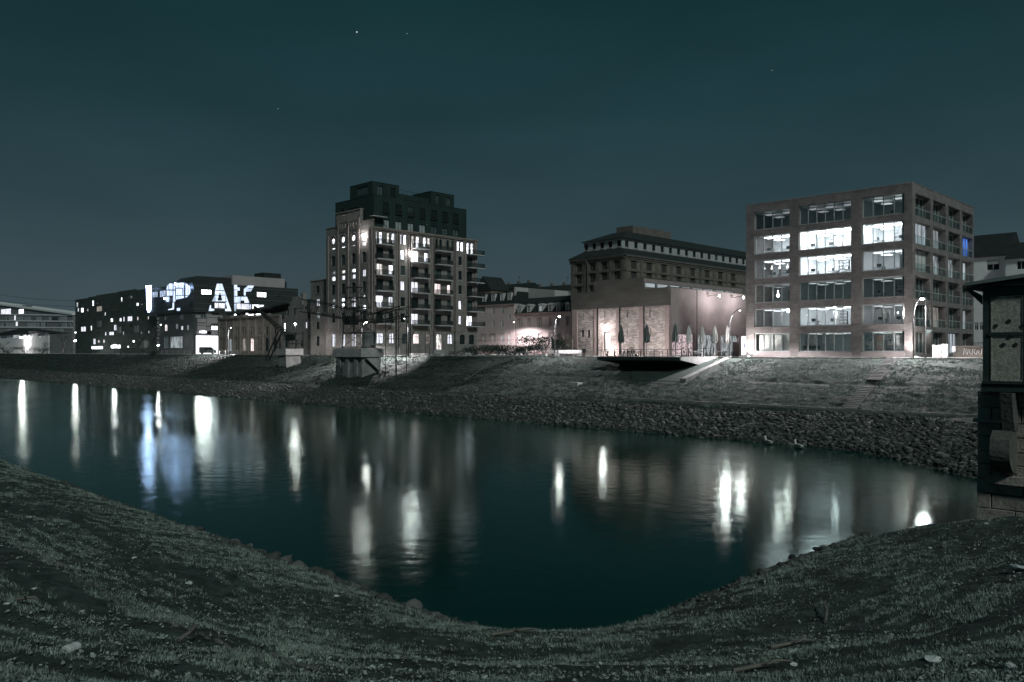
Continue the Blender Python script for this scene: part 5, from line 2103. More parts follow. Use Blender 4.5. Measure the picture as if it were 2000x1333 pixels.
# lit garage
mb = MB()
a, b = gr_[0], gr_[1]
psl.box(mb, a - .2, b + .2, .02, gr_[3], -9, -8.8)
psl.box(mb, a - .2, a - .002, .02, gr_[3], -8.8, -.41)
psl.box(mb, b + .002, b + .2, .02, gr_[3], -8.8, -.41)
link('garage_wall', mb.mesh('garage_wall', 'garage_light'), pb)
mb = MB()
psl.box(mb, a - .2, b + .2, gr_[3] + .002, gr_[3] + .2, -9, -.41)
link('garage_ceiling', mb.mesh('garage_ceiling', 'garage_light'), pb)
gld = bpy.data.lights.new('garage_lamp', 'AREA')
gld.energy = 2600
gld.size = 5
o = bpy.data.objects.new('garage_lamp', gld)
C.objects.link(o)
o.parent = pb
o.location = psl.pt((a + b) / 2, gr_[3] - .3, -2.5)
o.rotation_euler = (0, R(-50), 0)

# ------------------------------------------------------------------ dark apartment block
DY = 126.
dx0, dx1 = on_y(147, HY, DY)[0], on_y(307, HY, DY)[0]
ap = thing('apartment_block', 'dark apartment block with scattered lit windows left of the letter building', 'building', (dx0, DY, 0))
DF = Fac(ap, 'r', DY, dx0)
DW = dx1 - dx0


def Z1(x, y):
    return x * .165, 500 + y * .165


lit = [(903, 550, 922, 610, 'lit_white'), (915, 618, 932, 662, 'lit_white'), (955, 615, 988, 672, 'lit_white'), (1030, 625, 1042, 660, 'lit_curtain'), (1088, 528, 1110, 595, 'lit_white'), (1145, 552, 1155, 575, 'lit_dim'),
       (1235, 665, 1250, 710, 'lit_white'), (1305, 740, 1335, 785, 'lit_white'), (1412, 735, 1436, 778, 'lit_white'), (1428, 490, 1446, 545, 'lit_white'), (1455, 720, 1472, 780, 'lit_curtain'), (1505, 715, 1565, 775, 'lit_curtain'),
       (1538, 470, 1562, 505, 'lit_dim'), (1612, 555, 1640, 595, 'lit_white'), (1618, 720, 1636, 765, 'lit_white'), (955, 838, 1015, 898, 'lit_curtain'), (1070, 828, 1086, 885, 'lit_white'), (1240, 900, 1255, 942, 'lit_white'),
       (1288, 898, 1345, 942, 'lit_curtain'), (1345, 815, 1378, 885, 'lit_curtain'), (1450, 895, 1464, 938, 'lit_curtain'), (1660, 895, 1680, 930, 'lit_dim'), (1745, 715, 1760, 755, 'lit_white'), (1752, 885, 1766, 920, 'lit_curtain'),
       (1100, 980, 1130, 1050, 'lit_curtain'), (1155, 998, 1178, 1030, 'lit_pink'), (1218, 990, 1238, 1030, 'lit_white'), (1080, 1070, 1215, 1105, 'lit_hot'), (1308, 1055, 1425, 1095, 'lit_hot'), (1505, 1065, 1525, 1090, 'lit_white'), (1140, 595, 1205, 660, 'lit_warm'),
       (1665, 565, 1685, 585, 'lit_dim')]
drk = [(955, 560, 990, 590), (960, 690, 990, 735), (960, 765, 990, 810), (1040, 690, 1060, 735), (1110, 750, 1130, 800), (1255, 490, 1275, 620), (1310, 655, 1345, 700), (1380, 650, 1410, 700), (1480, 470, 1500, 540), (1530, 550, 1560, 605), (1530, 630, 1562, 690),
       (1680, 720, 1700, 770), (1535, 800, 1565, 845), (1150, 905, 1175, 950), (965, 905, 985, 950), (1540, 890, 1565, 935), (1690, 625, 1745, 680), (1450, 815, 1465, 850), (1315, 500, 1335, 530), (1220, 700, 1230, 740), (1560, 990, 1590, 1050), (1640, 1000, 1670, 1060)]
ops = []
for q in lit:
    ops.append(rect(DF, *Z1(q[0], q[1]), *Z1(q[2], q[3])) + (0, q[4]))
for q in drk:
    ops.append(rect(DF, *Z1(*q[:2]), *Z1(*q[2:])) + (0, 'pane_dark'))
ops = [q for q in ops if q[0] > .3 and q[1] < DW - .3 and q[2] > .05]
steps = [(147, 585.5), (172, 583), (187, 577), (205, 575), (230, 571), (237, 568), (265, 566), (307, 563)]
mb = MB()
for (pa, ya), (pb_, yb) in zip(steps, steps[1:]):
    s0, s1 = DF.s(pa), DF.s(pb_)
    DF.wall('', None, s0, s1, 0, DF.sz((pa + pb_) / 2, (ya + yb) / 2)[1], [(max(q[0], s0), min(q[1], s1), q[2], q[3]) for q in ops if q[1] > s0 and q[0] < s1], .5, mb)
link('wall', mb.mesh('wall', 'block_green'), ap)
for q in ops:
    win(DF, q[0], q[2], q[1] - q[0], q[3] - q[2], 2 if q[1] - q[0] > 2.2 else 1, 1, q[5], 'frame_dark', .2, fr=.12)
mb = MB()
q_ = random.Random(3)
for fl in range(7):
    s = 1.0
    while s < DW - 6:
        w_ = q_.uniform(2.5, 5)
        z0 = 2.5 + fl * 3.1
        if q_.random() < .33 and not any(o_[1] > s - .2 and o_[0] < s + w_ + .2 and o_[3] > z0 - .1 and o_[2] < z0 + 2.8 for o_ in ops) and z0 + 3 < 21:
            DF.box(mb, s, s + w_, z0, z0 + 2.7, .004, q_.uniform(.12, 1.0))
        s += w_ + q_.uniform(.6, 4)
link('facade_panel', mb.mesh('facade_panel', 'block_panel'), ap)
mb = MB()
DF.box(mb, 0, .5, 0, 22, -14, -.501)
DF.box(mb, .5, DW, 20, 20.4, -14, -.501)
link('roof', mb.mesh('roof', 'dark_roof'), ap)

# far grey building and the floodlit white house
p0, p1 = on_y(-60, HY, 140), on_y(142, HY, 155)
ang = math.atan2(p1[1] - p0[1], p1[0] - p0[0])
Ln = math.hypot(p1[0] - p0[0], p1[1] - p0[1])
gb = thing('clad_building', 'grey panelled building with pale floor bands and a slanting roof at far left', 'building', (p0[0], p0[1], 0), ang)


def on_gb(px, py):
    a, b, c = ray(px, py)
    # intersect with the slanted facade plane
    nx, ny = -math.sin(ang), math.cos(ang)
    t_ = (p0[0] * nx + p0[1] * ny) / (a * nx + b * ny)
    x_, y_ = a * t_ - p0[0], b * t_ - p0[1]
    return x_ * math.cos(ang) + y_ * math.sin(ang), EYE + c * t_


def gbox(mb, x0, y0, x1, y1, o0, o1):
    a, b = on_gb(x0, y0), on_gb(x1, y1)
    mb.box(min(a[0], b[0]), max(a[0], b[0]), -o1, -o0, max(0, min(a[1], b[1])), max(a[1], b[1]))


za, zb_ = on_gb(-60, 588)[1], on_gb(142, 615.5)[1]
mb = MB().prism([(0, 0, 0), (Ln, 0, 0), (Ln, 0, zb_), (0, 0, za)], (0, 12, 0))
link('wall', mb.mesh('wall', 'grey_cladding'), gb)
mb = MB().prism([(-.5, -.8, za), (Ln + .5, -.8, zb_), (Ln + .5, -.8, zb_ + 1.0), (-.5, -.8, za + 1.0)], (0, 13.5, 0))
for y in (616.5, 628.5, 641):
    q0_, q1_ = on_gb(-60, y - 1.5), on_gb(142, y + .8)
    mb.prism([(0, -.01, q0_[1]), (Ln, -.01, q1_[1]), (Ln, -.01, q1_[1] + .7), (0, -.01, q0_[1] + .7)], (0, -.35, 0))
link('floor_band', mb.mesh('floor_band', 'white_paint'), gb)
mb = MB()
q_ = random.Random(8)
for ra, rb in ((619, 627), (631, 640), (643, 650)):
    x = 2
    while x < 134:
        w_ = q_.uniform(6, 17)
        if q_.random() < .55:
            gbox(mb, x, ra, min(x + w_, 139), rb, .01, .2)
        x += w_ + q_.uniform(1, 5)
link('facade_panel', mb.mesh('facade_panel', 'pale_cladding'), gb)
for x0, y0, x1, y1, l in ((3, 605, 22, 614, 'lit_curtain'), (38, 605, 47, 612.5, 'lit_white'), (29, 617, 31.5, 626, 'lit_curtain'), (32, 629, 35.5, 637, 'lit_curtain'), (86, 619, 88, 625, 'pane_dark'), (102, 619.5, 114, 627.5, 'pane_dark'),
                          (66.5, 619, 68.5, 627, 'pane_dark'), (78.5, 630, 80.5, 639, 'pane_dark'), (90, 630.5, 92.5, 638, 'pane_dark'), (116.5, 631, 118.5, 640, 'pane_dark'), (135, 632, 137, 640, 'pane_dark'), (15, 620, 18, 627, 'pane_dark'), (9, 631, 12, 639, 'pane_dark')):
    mb = MB()
    gbox(mb, x0 - .4, y0 - .4, x1 + .4, y1 + .4, .21, .26)
    o = link('window', mb.mesh('window', 'frame_grey'), gb)
    mb = MB()
    gbox(mb, x0, y0, x1, y1, .262, .3)
    link('pane', mb.mesh('pane', l), o)
for px in (24, 38, 45):
    c_ = on_gb(px, 599)
    link('roof_unit', MB().box(c_[0] - 1.5, c_[0] + 1.5, 2, 5, c_[1] - 3, c_[1] + .8).mesh('roof_unit', 'gutter'), gb)

wy = 122.
wx0_, wx1_ = on_y(-14, HY, wy)[0], on_y(95, HY, wy)[0]
wh = thing('white_house', 'low white house with a shallow gable, floodlit, at far left', 'house', (wx0_, wy, 0))
WHF = Fac(wh, 'r', wy, wx0_)
we = WHF.sz(95, 650)[1]
wp = WHF.sz(40, 644.5)[1]
ops = []
for a, b, l in ((1, 13, 'pane_dim'), (25, 37, 'lit_dim'), (50, 62, 'pane_pale'), (74, 86, 'pane_dim')):
    ops.append((WHF.s(a), WHF.s(b), WHF.sz(40, 660.5)[1], WHF.sz(40, 653.5)[1], 0, l))
WHF.wall('wall', 'white_paint', 0, wx1_ - wx0_, 0, we - .3, ops, .4)
for q in ops:
    win(WHF, q[0], q[2], q[1] - q[0], q[3] - q[2], 2, 1, q[5], 'frame_white', .2, fr=.2)
mb = MB()
WHF.poly(mb, [(-1, we - .29), (wx1_ - wx0_ + 1, we - .29), (wx1_ - wx0_ + 1, we), (WHF.s(40), wp + .6), (-1, we + .6)], -9, .6)
link('roof', mb.mesh('roof', 'dark_roof'), wh)

# ------------------------------------------------------------------ concrete crane piers and the cranes
def pier(name, label, x0, x1, y0, y1, zb, zt, cap=1.0):
    t_ = thing(name, label, 'pier', (x0, y0, zb))
    mb = MB()
    w_, d_, h_ = x1 - x0, y1 - y0, zt - zb
    mb.loft([[(.1, .1, 0), (w_ - .1, .1, 0), (w_ - .1, d_, 0), (.1, d_, 0)], [(.35, .3, h_ - cap), (w_ - .35, .3, h_ - cap), (w_ - .35, d_ - .3, h_ - cap), (.35, d_ - .3, h_ - cap)]])
    link('shaft', mb.mesh('shaft', 'concrete_old'), t_)
    mb = MB().box(-.15, w_ + .15, -.25, d_ + .2, h_ - cap + .002, h_)
    link('cap', mb.mesh('cap', 'concrete'), t_)
    mb = MB()
    for i in range(3):
        xx = w_ * (.12 + .3 * i)
        mb.box(xx, xx + 1.0, -.02, .45, .5, h_ - cap - .02)
    link('buttress', mb.mesh('buttress', 'concrete_old'), t_)
    return t_


p1_ = pier('crane_pier', 'big concrete crane pier with graffiti standing on the slope in front of the mill', -131, -122, 84, 88.5, -4.6, 1.35, 1.55)
mb = MB()
q_ = random.Random(4)
for i in range(3):
    for j in range(2):
        x, z = 1.0 + i * .75, 2.0 - j * 1.1
        mb.tube([(x, -.06, z), (x + .12, -.06, z + .8), (x + .5, -.06, z + .7), (x + .3, -.06, z + .35), (x + .55, -.06, z + .02)], .06, 4)
link('graffiti', mb.mesh('graffiti', 'rail_dark'), p1_)
mb = MB().prism([(9.05, 0.6, 4.2), (9.05, 3.4, 4.2), (9.05, 3.4, 1.9)], (.5, 0, 0))
link('bracket', mb.mesh('bracket', 'concrete'), p1_)
pier('crane_pier', 'smaller concrete pier on the slope left of the big one', -161.5, -157.6, 89.2, 93, -2.9, 1.4, 1.4)


def lattice(mb, a, b, n, r=.07, r2=.045):
    """two parallel chords a=(p,q), b=(p,q) joined by zig-zag bracing"""
    P0, P1, Q0, Q1 = Vector(a[0]), Vector(a[1]), Vector(b[0]), Vector(b[1])
    mb.tube([P0, P1], r, 4)
    mb.tube([Q0, Q1], r, 4)
    for i in range(n):
        u, v_ = P0.lerp(P1, i / n), Q0.lerp(Q1, (i + .5) / n)
        mb.tube([u, v_], r2, 4)
        mb.tube([v_, P0.lerp(P1, (i + 1) / n)], r2, 4)


cr_ = thing('loading_crane', 'old steel lattice loading crane on the big concrete pier', 'crane', (-126.5, 86.2, 1.37))
B = Vector(cr_.location)
L4 = [(-129.8, 84.9), (-129.8, 87.6), (-123, 84.9), (-123, 87.6)]
T4 = [(-129.2, 85.4), (-129.2, 87.1), (-126.2, 85.4), (-126.2, 87.1)]
ZT = 12.7


def lv(i, z):
    f = max(0, (z - 6) / (ZT - 6)) if i > 1 else z / ZT
    a, b = L4[i], T4[i]
    return Vector((a[0] + (b[0] - a[0]) * f, a[1] + (b[1] - a[1]) * f, z)) - B


for i in range(4):
    mb = MB().tube([lv(i, 1.37), lv(i, 6), lv(i, ZT)], [.12, .11, .08], 4)
    link('leg', mb.mesh('leg', 'steel_rust'), cr_)
LV = [1.6, 4.2, 6.6, 8.9, 10.8, ZT]
mb = MB()
for z in LV:
    for a, b in ((0, 1), (1, 3), (3, 2), (2, 0)):
        mb.tube([lv(a, z), lv(b, z)], .07, 4)
link('ring', mb.mesh('ring', 'steel_rust'), cr_)
mb = MB()
for z0, z1 in zip(LV, LV[1:]):
    for a, b in ((0, 2), (1, 3)):
        mb.tube([lv(a, z0), lv(b, z1)], .05, 4)
        mb.tube([lv(b, z0), lv(a, z1)], .05, 4)
link('brace', mb.mesh('brace', 'steel_rust'), cr_)
mb = MB()
for yy in (85.3, 87.3):
    a = ((-148.6, yy + 1.8, 11.6), (-122, yy, 7.6))
    b = ((-148.6, yy + 1.8, 9.0), (-122, yy, 5.9))
    lattice(mb, [Vector(q) - B for q in a], [Vector(q) - B for q in b], 11, .1)
    a = ((-122, yy, 7.4), (-112.5, yy, 8.6))
    b = ((-122, yy, 6.0), (-112.5, yy, 6.9))
    lattice(mb, [Vector(q) - B for q in a], [Vector(q) - B for q in b], 5, .09)
for x in (-148, -142, -136, -130, -122, -117, -112.6):
    z = 6.5 + abs(x + 124) * .13
    mb.tube([Vector((x, 85.4, z)) - B, Vector((x, 87.4, z)) - B], .05, 4)
link('boom', mb.mesh('boom', 'steel_rust'), cr_)
mb = MB()
for x, y in ((-116.5, 85.2), (-116.5, 87.4), (-113.4, 85.2), (-113.4, 87.4)):
    mb.tube([Vector((x, y, bank_z(y))) - B, Vector((x, y, 8.2)) - B], .08, 4)
for z in (0, 3, 6, 8.1):
    for y in (85.2, 87.4):
        mb.tube([Vector((-116.5, y, z)) - B, Vector((-113.4, y, z)) - B], .05, 4)
for y in (85.2, 87.4):
    for z in (-2, 1, 4):
        mb.tube([Vector((-116.5, y, z)) - B, Vector((-113.4, y, z + 3)) - B], .04, 4)
link('support_frame', mb.mesh('support_frame', 'steel_rust'), cr_)
mb = MB().box(-3, -1.2, -1, 1, 4.4, 6.0)
link('engine_housing', mb.mesh('engine_housing', 'steel_rust'), cr_)
mb = MB().lathe([(1.25, .02), (1.25, 2.5), (1.15, 2.9), (.2, 3.3)], 14, (1.6, 1.5))
link('hopper', mb.mesh('hopper', 'grey_cladding'), cr_)
mb = MB().box(1.5, 6.3, .9, 1.3, .55, .75)
link('beam', mb.mesh('beam', 'slab_pale'), cr_)

dk = thing('derrick', 'black slanting derrick jib with strut beside the smaller pier', 'crane', (-169, 95, 0))
B = Vector(dk.location)
tip, foot, knee = Vector((-183, 95, 11.5)) - B, Vector((-166.5, 95, 3.6)) - B, Vector((-170.6, 95, 5.4)) - B
mb = MB()
for o_ in (-.35, .35):
    off_ = Vector((0, o_, 0))
    lattice(mb, [foot + off_, tip + off_ * .4], [foot + off_ + Vector((.5, 0, .9)), tip + off_ * .4 + Vector((.1, 0, .25))], 12, .14, .07)
link('jib', mb.mesh('jib', 'steel_rust'), dk)
mb = MB()
for o_ in (-.5, .5):
    mb.tube([knee + Vector((0, o_, 0)), Vector((-176.6, 95 + o_, -1.2)) - B], .22, 4)
link('strut', mb.mesh('strut', 'steel_rust'), dk)
mb = MB()
for x, y in ((-165.5, 94.2), (-162.5, 94.2), (-165.5, 96), (-162.5, 96)):
    mb.tube([Vector((x, y, -1.3)) - B, Vector((x + .3, y, 5.2)) - B], .14, 4)
for z in (.5, 2.6, 4.8):
    for y in (94.2, 96):
        mb.tube([Vector((-165.6, y, z)) - B, Vector((-162.2, y, z)) - B], .09, 4)
link('mast', mb.mesh('mast', 'steel_rust'), dk)
mb = MB().box(2.5, 6.5, -1, 1.2, 3.3, 4.6)
link('counterweight', mb.mesh('counterweight', 'steel_rust'), dk)
# ------------------------------------------------------------------ street lamps (lit in the photograph)
def pt_light(parent, loc, power, size=.25, col=(1, .94, .965), spot=None, aim=None):
    d = bpy.data.lights.new('lamp_light', 'SPOT' if spot else 'POINT')
    d.energy = power
    d.shadow_soft_size = size
    d.color = col
    if spot:
        d.spot_size = R(spot)
        d.spot_blend = .3
    o = bpy.data.objects.new('lamp_light', d)
    C.objects.link(o)
    o.parent = parent
    o.location = loc
    if aim is not None:
        o.rotation_euler = Vector(aim).to_track_quat('-Z', 'Y').to_euler()
    return o


def street_lamp(px, py, y, label, power, arm=(0, 0), zg=0., col=(1, .94, .965), r=.17, heads=1, glow='bulb', spot=None, aim=(0, 0, -1)):
    x, _, z = on_y(px, py, y)
    bx, by = x - arm[0], y - arm[1]
    t_ = thing('street_lamp', label, 'street lamp', (bx, by, zg), 0, 'street lamps along the quay')
    h = z - zg
    mb = MB()
    n = 7
    pts = [(0, 0, 0), (0, 0, h * .62)]
    for i in range(1, n + 1):
        a = math.pi / 2 * i / n
        pts.append((arm[0] * (1 - math.cos(a)), arm[1] * (1 - math.cos(a)), h * .62 + (h * .38 + .12) * math.sin(a)))
    mb.tube(pts, [.1] + [.085] * 2 + [.06] * (n - 1), 7)
    link('pole', mb.mesh('pole', 'lamp_metal'), t_)
    mb = MB().lathe([(.05, h + r * 1.5), (r * .8, h + r * 1.2), (r * 1.45, h + r * .3), (r * 1.5, h - r * .12)], 10, (arm[0], arm[1]))
    link('lamp_head', mb.mesh('lamp_head', 'lamp_metal'), t_)
    mb = MB().lathe([(.02, h - r), (r * .75, h - r * .7), (r, h), (r * .75, h + r * .6), (.02, h + r * .75)], 8, (arm[0], arm[1]))
    link('bulb', mb.mesh('bulb', glow), t_)
    pt_light(t_, (arm[0], arm[1], h - r - .05), power * 1.5, .22, col, spot or 164, aim)
    return t_


emis('bulb_dim', (1, .94, .93), 9)
street_lamp(577, 632, 98.5, 'bright street lamp on a thin pole behind the smaller concrete pier', 1500, (0, 0), -.6, r=.3, spot=None)
street_lamp(716, 628, 97.5, 'bright curved street lamp behind the big crane pier', 16000, (1.1, .5), -.6, r=.3, aim=(-.3, -.3, -1))
street_lamp(790, 622, 99.5, 'tall curved lamp between the crane and the white bench, lighting pale grass', 26000, (-1.4, 0), -.4, glow='bulb_dim', spot=105, aim=(0, -.45, -1))
street_lamp(1092, 618, 102.2, 'curved single street lamp in front of the lower pink house', 7000, (1.0, 0), aim=(0, -.2, -1), spot=140)
street_lamp(1004, 629, 169, 'far small street lamp in front of the seam of the pink houses', 9000, (-.8, 0), r=.25, glow='bulb_dim')
street_lamp(1445, 606, 101.8, 'slim curved street lamp left of the office block', 15000, (1.6, 0), aim=(0, -.1, -1), spot=150, glow='bulb_dim', r=.14)
street_lamp(1801, 583, 102, 'brightest street lamp before the right corner of the office block', 16000, (.9, .2), aim=(0, -.1, -1), spot=150, r=.22)
street_lamp(451, 640, 104, 'hook shaped lamp in front of the low brick works', 30000, (1.6, 0), r=.2, glow='bulb_dim', spot=120, aim=(-.2, -.75, -1))
street_lamp(314, 634, 110, 'lamp left of the letter building entrance', 2500, (.8, 0), r=.3, glow='bulb_dim')
street_lamp(309, 674, 106, 'low star-bright light at the foot of the letter building', 1300, (0, 0), r=.32)
street_lamp(147, 665, 114, 'low bright lamp at the left end of the dark apartment block', 2500, (0, 0), r=.5)
street_lamp(147.5, 649, 116, 'higher round lamp above the low one by the apartment block', 500, (0, 0), r=.42, glow='bulb_dim')
street_lamp(224, 674, 115, 'low lamp in front of the middle of the dark apartment block', 900, (0, 0), r=.4)
street_lamp(43, 658, 119.5, 'floodlight before the white house wall', 2600, (0, 0), r=.8)

# plain pole with a small flag sign beside the bright lamp
x, y, z = on_y(1808, 568, 103.3)
t_ = thing('sign_pole', 'tall thin pole with two small arms right of the brightest lamp', 'pole', (x, y, 0))
link('pole', MB().lathe([(.075, 0), (.06, 5), (.045, z)], 7).mesh('pole', 'lamp_metal'), t_)
mb = MB().tube([(-.35, 0, z - .5), (0, 0, z - .25), (.5, .1, z - .35)], .03, 4)
link('arm', mb.mesh('arm', 'lamp_metal'), t_)
zz = on_y(1808, 650, 103.3)[2]
mb = MB().prism([(.07, 0, zz + .35), (.75, 0, zz + .3), (.07, 0, zz - .4)], (0, .03, 0))
link('flag_sign', mb.mesh('flag_sign', 'rail_dark'), t_)

# wall lamps: gable star, hall spots, balcony lamp
def wall_lamp(f, px, py, label, power, out=.45, r=.16, spot=None, aim=None, glow='bulb'):
    s, z = f.sz(px, py)
    q = f.pt(s, z, 0) + f.b
    t_ = thing('wall_lamp', label, 'wall lamp', q)
    d = f.pt(0, 0, out) - f.pt(0, 0, 0)
    mb = MB().tube([(0, 0, .1), d * .6 + Vector((0, 0, .22)), d + Vector((0, 0, .2))], .04, 5)
    link('bracket', mb.mesh('bracket', 'lamp_metal'), t_)
    mb = MB().lathe([(.02, -r), (r * .8, -r * .6), (r, 0), (r * .7, r * .7), (.03, r)], 8)
    link('bulb', mb.mesh('bulb', glow), t_, d)
    pt_light(t_, d * 1.5 + Vector((0, 0, -r - .1)), power, .2, (1, .94, .965), spot, aim)
    return t_


wall_lamp(TR, 713, 461, 'very bright lamp high on the mill gable near its corner', 170, .6, .17)
wall_lamp(TS, 800, 495.5, 'bright lamp beside the lit window high on the mill side', 90, .5, .2)
wall_lamp(HS, 1382, 580, 'left of two spot lamps on the reddish hall wall', 1100, 2.4, .15, glow='bulb_mid')
wall_lamp(HS, 1429, 583, 'right of two spot lamps on the reddish hall wall', 1100, 2.4, .15, glow='bulb_mid')
wall_lamp(HF, 1183, 641, 'lamp under the lintel of the white door in the brick hall', 260, .7, .1)
# ground floodlight beside the door
s, z = HF.sz(1196, 684)
t_ = thing('floodlight', 'ground floodlight at the foot of the second brick panel', 'floodlight', HF.pt(s, .02, 1.6) + HF.b)
link('housing', MB().box(-.25, .25, -.2, .12, .02, .1).box(-.22, .22, -.18, -.06, .1, .34).mesh('housing', 'lamp_metal'), t_)
link('lens', MB().box(-.2, .2, -.055, -.03, .12, .32).mesh('lens', 'bulb_mid'), t_)
pt_light(t_, (0, .15, .42), 650, .2, (1, .95, .93), 150, (-.15, 1, .75))
x, y = on_y(1243, HY, 107.5)[0], 107.5
t_ = thing('floodlight', 'second ground floodlight on the terrace facing the third and fourth brick panels', 'floodlight', (x, y, .02))
link('housing', MB().box(-.25, .25, -.2, .12, .02, .1).box(-.22, .22, -.18, -.06, .1, .34).mesh('housing', 'lamp_metal'), t_)
link('lens', MB().box(-.2, .2, -.055, -.03, .12, .32).mesh('lens', 'bulb_mid'), t_)
pt_light(t_, (0, .15, .42), 2600, .2, (1, .95, .96), 140, (-.35, 1, .5))
# floods recessed in the paving at the office foot
for px in (1462, 1790):
    x = xr(px, 110.4)
    t_ = thing('ground_light', 'recessed ground light at the %s foot of the office block' % ('left' if px < 1500 else 'right'), 'floodlight', (x, 110.4, .004))
    link('rim', MB().lathe([(.3, 0), (.3, .06), (.22, .07)], 10).mesh('rim', 'lamp_metal'), t_)
    link('lens', MB().lathe([(.2, .071), (.02, .085)], 10).mesh('lens', 'bulb'), t_)
    pt_light(t_, (0, -.25, .35), 2600, .25, (1, .93, .92), 130, (0, .35, 1))

# ------------------------------------------------------------------ terrace, paved slope, railings
ter = thing('terrace_deck', 'wedge shaped concrete terrace jutting out over the grass slope', 'terrace', (-67, 96, 0))
B = Vector(ter.location)
tx0, tx1, ty0, ty1 = -74.0, -60.2, 91.3, 100.9
mb = MB()
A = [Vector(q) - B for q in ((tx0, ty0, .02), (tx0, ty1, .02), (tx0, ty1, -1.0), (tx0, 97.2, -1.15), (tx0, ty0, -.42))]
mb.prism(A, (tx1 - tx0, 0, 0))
link('deck', mb.mesh('deck', 'shaded_slab'), ter)  # deck colour also carries the painted shade of its lip and underside
mb = MB().box(tx1 + .002 - B.x, tx1 + .12 - B.x, ty0 + .2 - B.y, ty1 - B.y, -.38, .06)
mb.prism([Vector(q) - B for q in ((tx1 + .002, ty0 + .2, -.38), (tx1 + .002, ty1, -.38), (tx1 + .002, 97.4, -1.25))], (.12, 0, 0))
link('side_parapet', mb.mesh('side_parapet', 'concrete'), ter)
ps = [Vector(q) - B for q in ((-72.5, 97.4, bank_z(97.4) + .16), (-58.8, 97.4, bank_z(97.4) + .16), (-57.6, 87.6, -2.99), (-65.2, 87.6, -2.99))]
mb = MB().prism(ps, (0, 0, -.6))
link('paved_slope', mb.mesh('paved_slope', 'shaded_slab'), ter)  # shadow below the deck painted in as slab colour
mb = MB().prism([Vector(q) - B for q in ((-58.79, 100.9, .05), (-58.0, 100.9, .05), (-56.6, 87.4, -2.62), (-57.5, 87.4, -2.62))], (0, 0, -.5))
link('edge_strip', mb.mesh('edge_strip', 'concrete_old'), ter)

rl = thing('terrace_railing', 'thin metal railing along the front edge of the terrace', 'railing', (-67, 91.5, .03))
mb = MB()
pxs = [1174 + i * 26 for i in range(6)] + [1331]
for px in pxs:
    x = on_y(px, HY, 91.5)[0] + 67
    link('post', MB().box(x - .04, x + .04, -.04, .04, 0, 1.0).mesh('post', 'lamp_metal'), rl)
x0, x1 = on_y(1174, HY, 91.5)[0] + 67, on_y(1331, HY, 91.5)[0] + 67
link('rail', MB().box(x0, x1, -.03, .03, 1.001, 1.06).box(x0, x1, -.012, .012, .5, .53).mesh('rail', 'lamp_metal'), rl)
rl = thing('plaza_railing', 'sparse posts with thin rail on the plaza edge right of the terrace', 'railing', (-58, 101.6, 0))
ps = []
for px in (1345, 1360, 1374, 1388):
    x = on_y(px, HY, 101.6)[0] + 58
    ps.append(x)
    link('post', MB().box(x - .06, x + .06, -.05, .05, 0, 1.25).mesh('post', 'lamp_metal'), rl)
link('rail', MB().box(ps[0], ps[-1], -.02, .02, 1.2, 1.24).mesh('rail', 'lamp_metal'), rl)

# closed parasols
def parasol_mesh(k):
    q = random.Random(k)
    rings = []
    for z, r in ((2.05, .36), (2.2, .42), (2.6, .40), (3.0, .36), (3.5, .28), (4.0, .18), (4.25, .08), (4.4, .03)):
        ring = []
        for j in range(16):
            a = 6.28318 * j / 16
            rr_ = r * (1 + (.24 if j % 2 else -.16)) * q.uniform(.93, 1.07)
            ring.append((rr_ * math.cos(a), rr_ * math.sin(a), z + (q.uniform(-.25, .1) if z < 2.1 else 0)))
        rings.append(ring)
    return MB().loft(rings)


PAR = [(1213, 94, 635, 'canvas_dark', 'closed dark parasol on the terrace before the third brick panel'), (1263, 96, 633, 'canvas_dark', 'closed grey parasol before the rightmost brick panel'),
       (1319, 101.8, 632, 'canvas_dark', 'dark closed parasol in front of the pink lit shop window'), (1345.5, 106, 636, 'canvas_pale', 'pale closed parasol, nearest the dark one by the pink shop window'),
       (1371.5, 108, 636, 'canvas_pale', 'widest pale closed parasol, second of the four pale ones'), (1396, 110, 636, 'canvas_pale', 'pale closed parasol, third of the four pale ones'),
       (1420, 112, 636, 'canvas_pale', 'pale closed parasol left of the slim curved lamp')]
for i, (px, y, py, mt, lb) in enumerate(PAR):
    x, _, z = on_y(px, py, y)
    t_ = thing('closed_parasol', lb, 'parasol', (x, y, .02), rng.uniform(0, 1), 'closed parasols of the cafe terrace')
    k = z / 4.4
    o = link('canopy', parasol_mesh(i).mesh('canopy', mt), t_)
    o.scale = (.95, .95, k)
    link('pole', MB().lathe([(.045, .1), (.045, 2.3 * k)], 7).mesh('pole', 'white_paint' if mt == 'canvas_pale' else 'lamp_metal'), t_)
    link('base', MB().lathe([(.45, 0), (.45, .08), (.1, .12)], 10).mesh('base', 'concrete_old'), t_)
    link('strap', MB().lathe([(.4, 2.42 * k), (.41, 2.45 * k), (.41, 2.55 * k), (.4, 2.58 * k)], 12).mesh('strap', mt), t_)

# terrace furniture
def cafe_table(px, y, lb, grp, mt='wood', w_=1.6):
    x = on_y(px, HY, y)[0]
    t_ = thing('cafe_table', lb, 'table', (x, y, .03), rng.uniform(-.15, .15), grp)
    link('tabletop', MB().box(-w_ / 2, w_ / 2, -.4, .4, .72, .77).mesh('tabletop', mt), t_)
    for sx in (-1, 1):
        for sy in (-1, 1):
            link('leg', MB().box(sx * (w_ / 2 - .08) - .03, sx * (w_ / 2 - .08) + .03, sy * .32 - .03, sy * .32 + .03, 0, .718).mesh('leg', 'lamp_metal'), t_)
    return t_


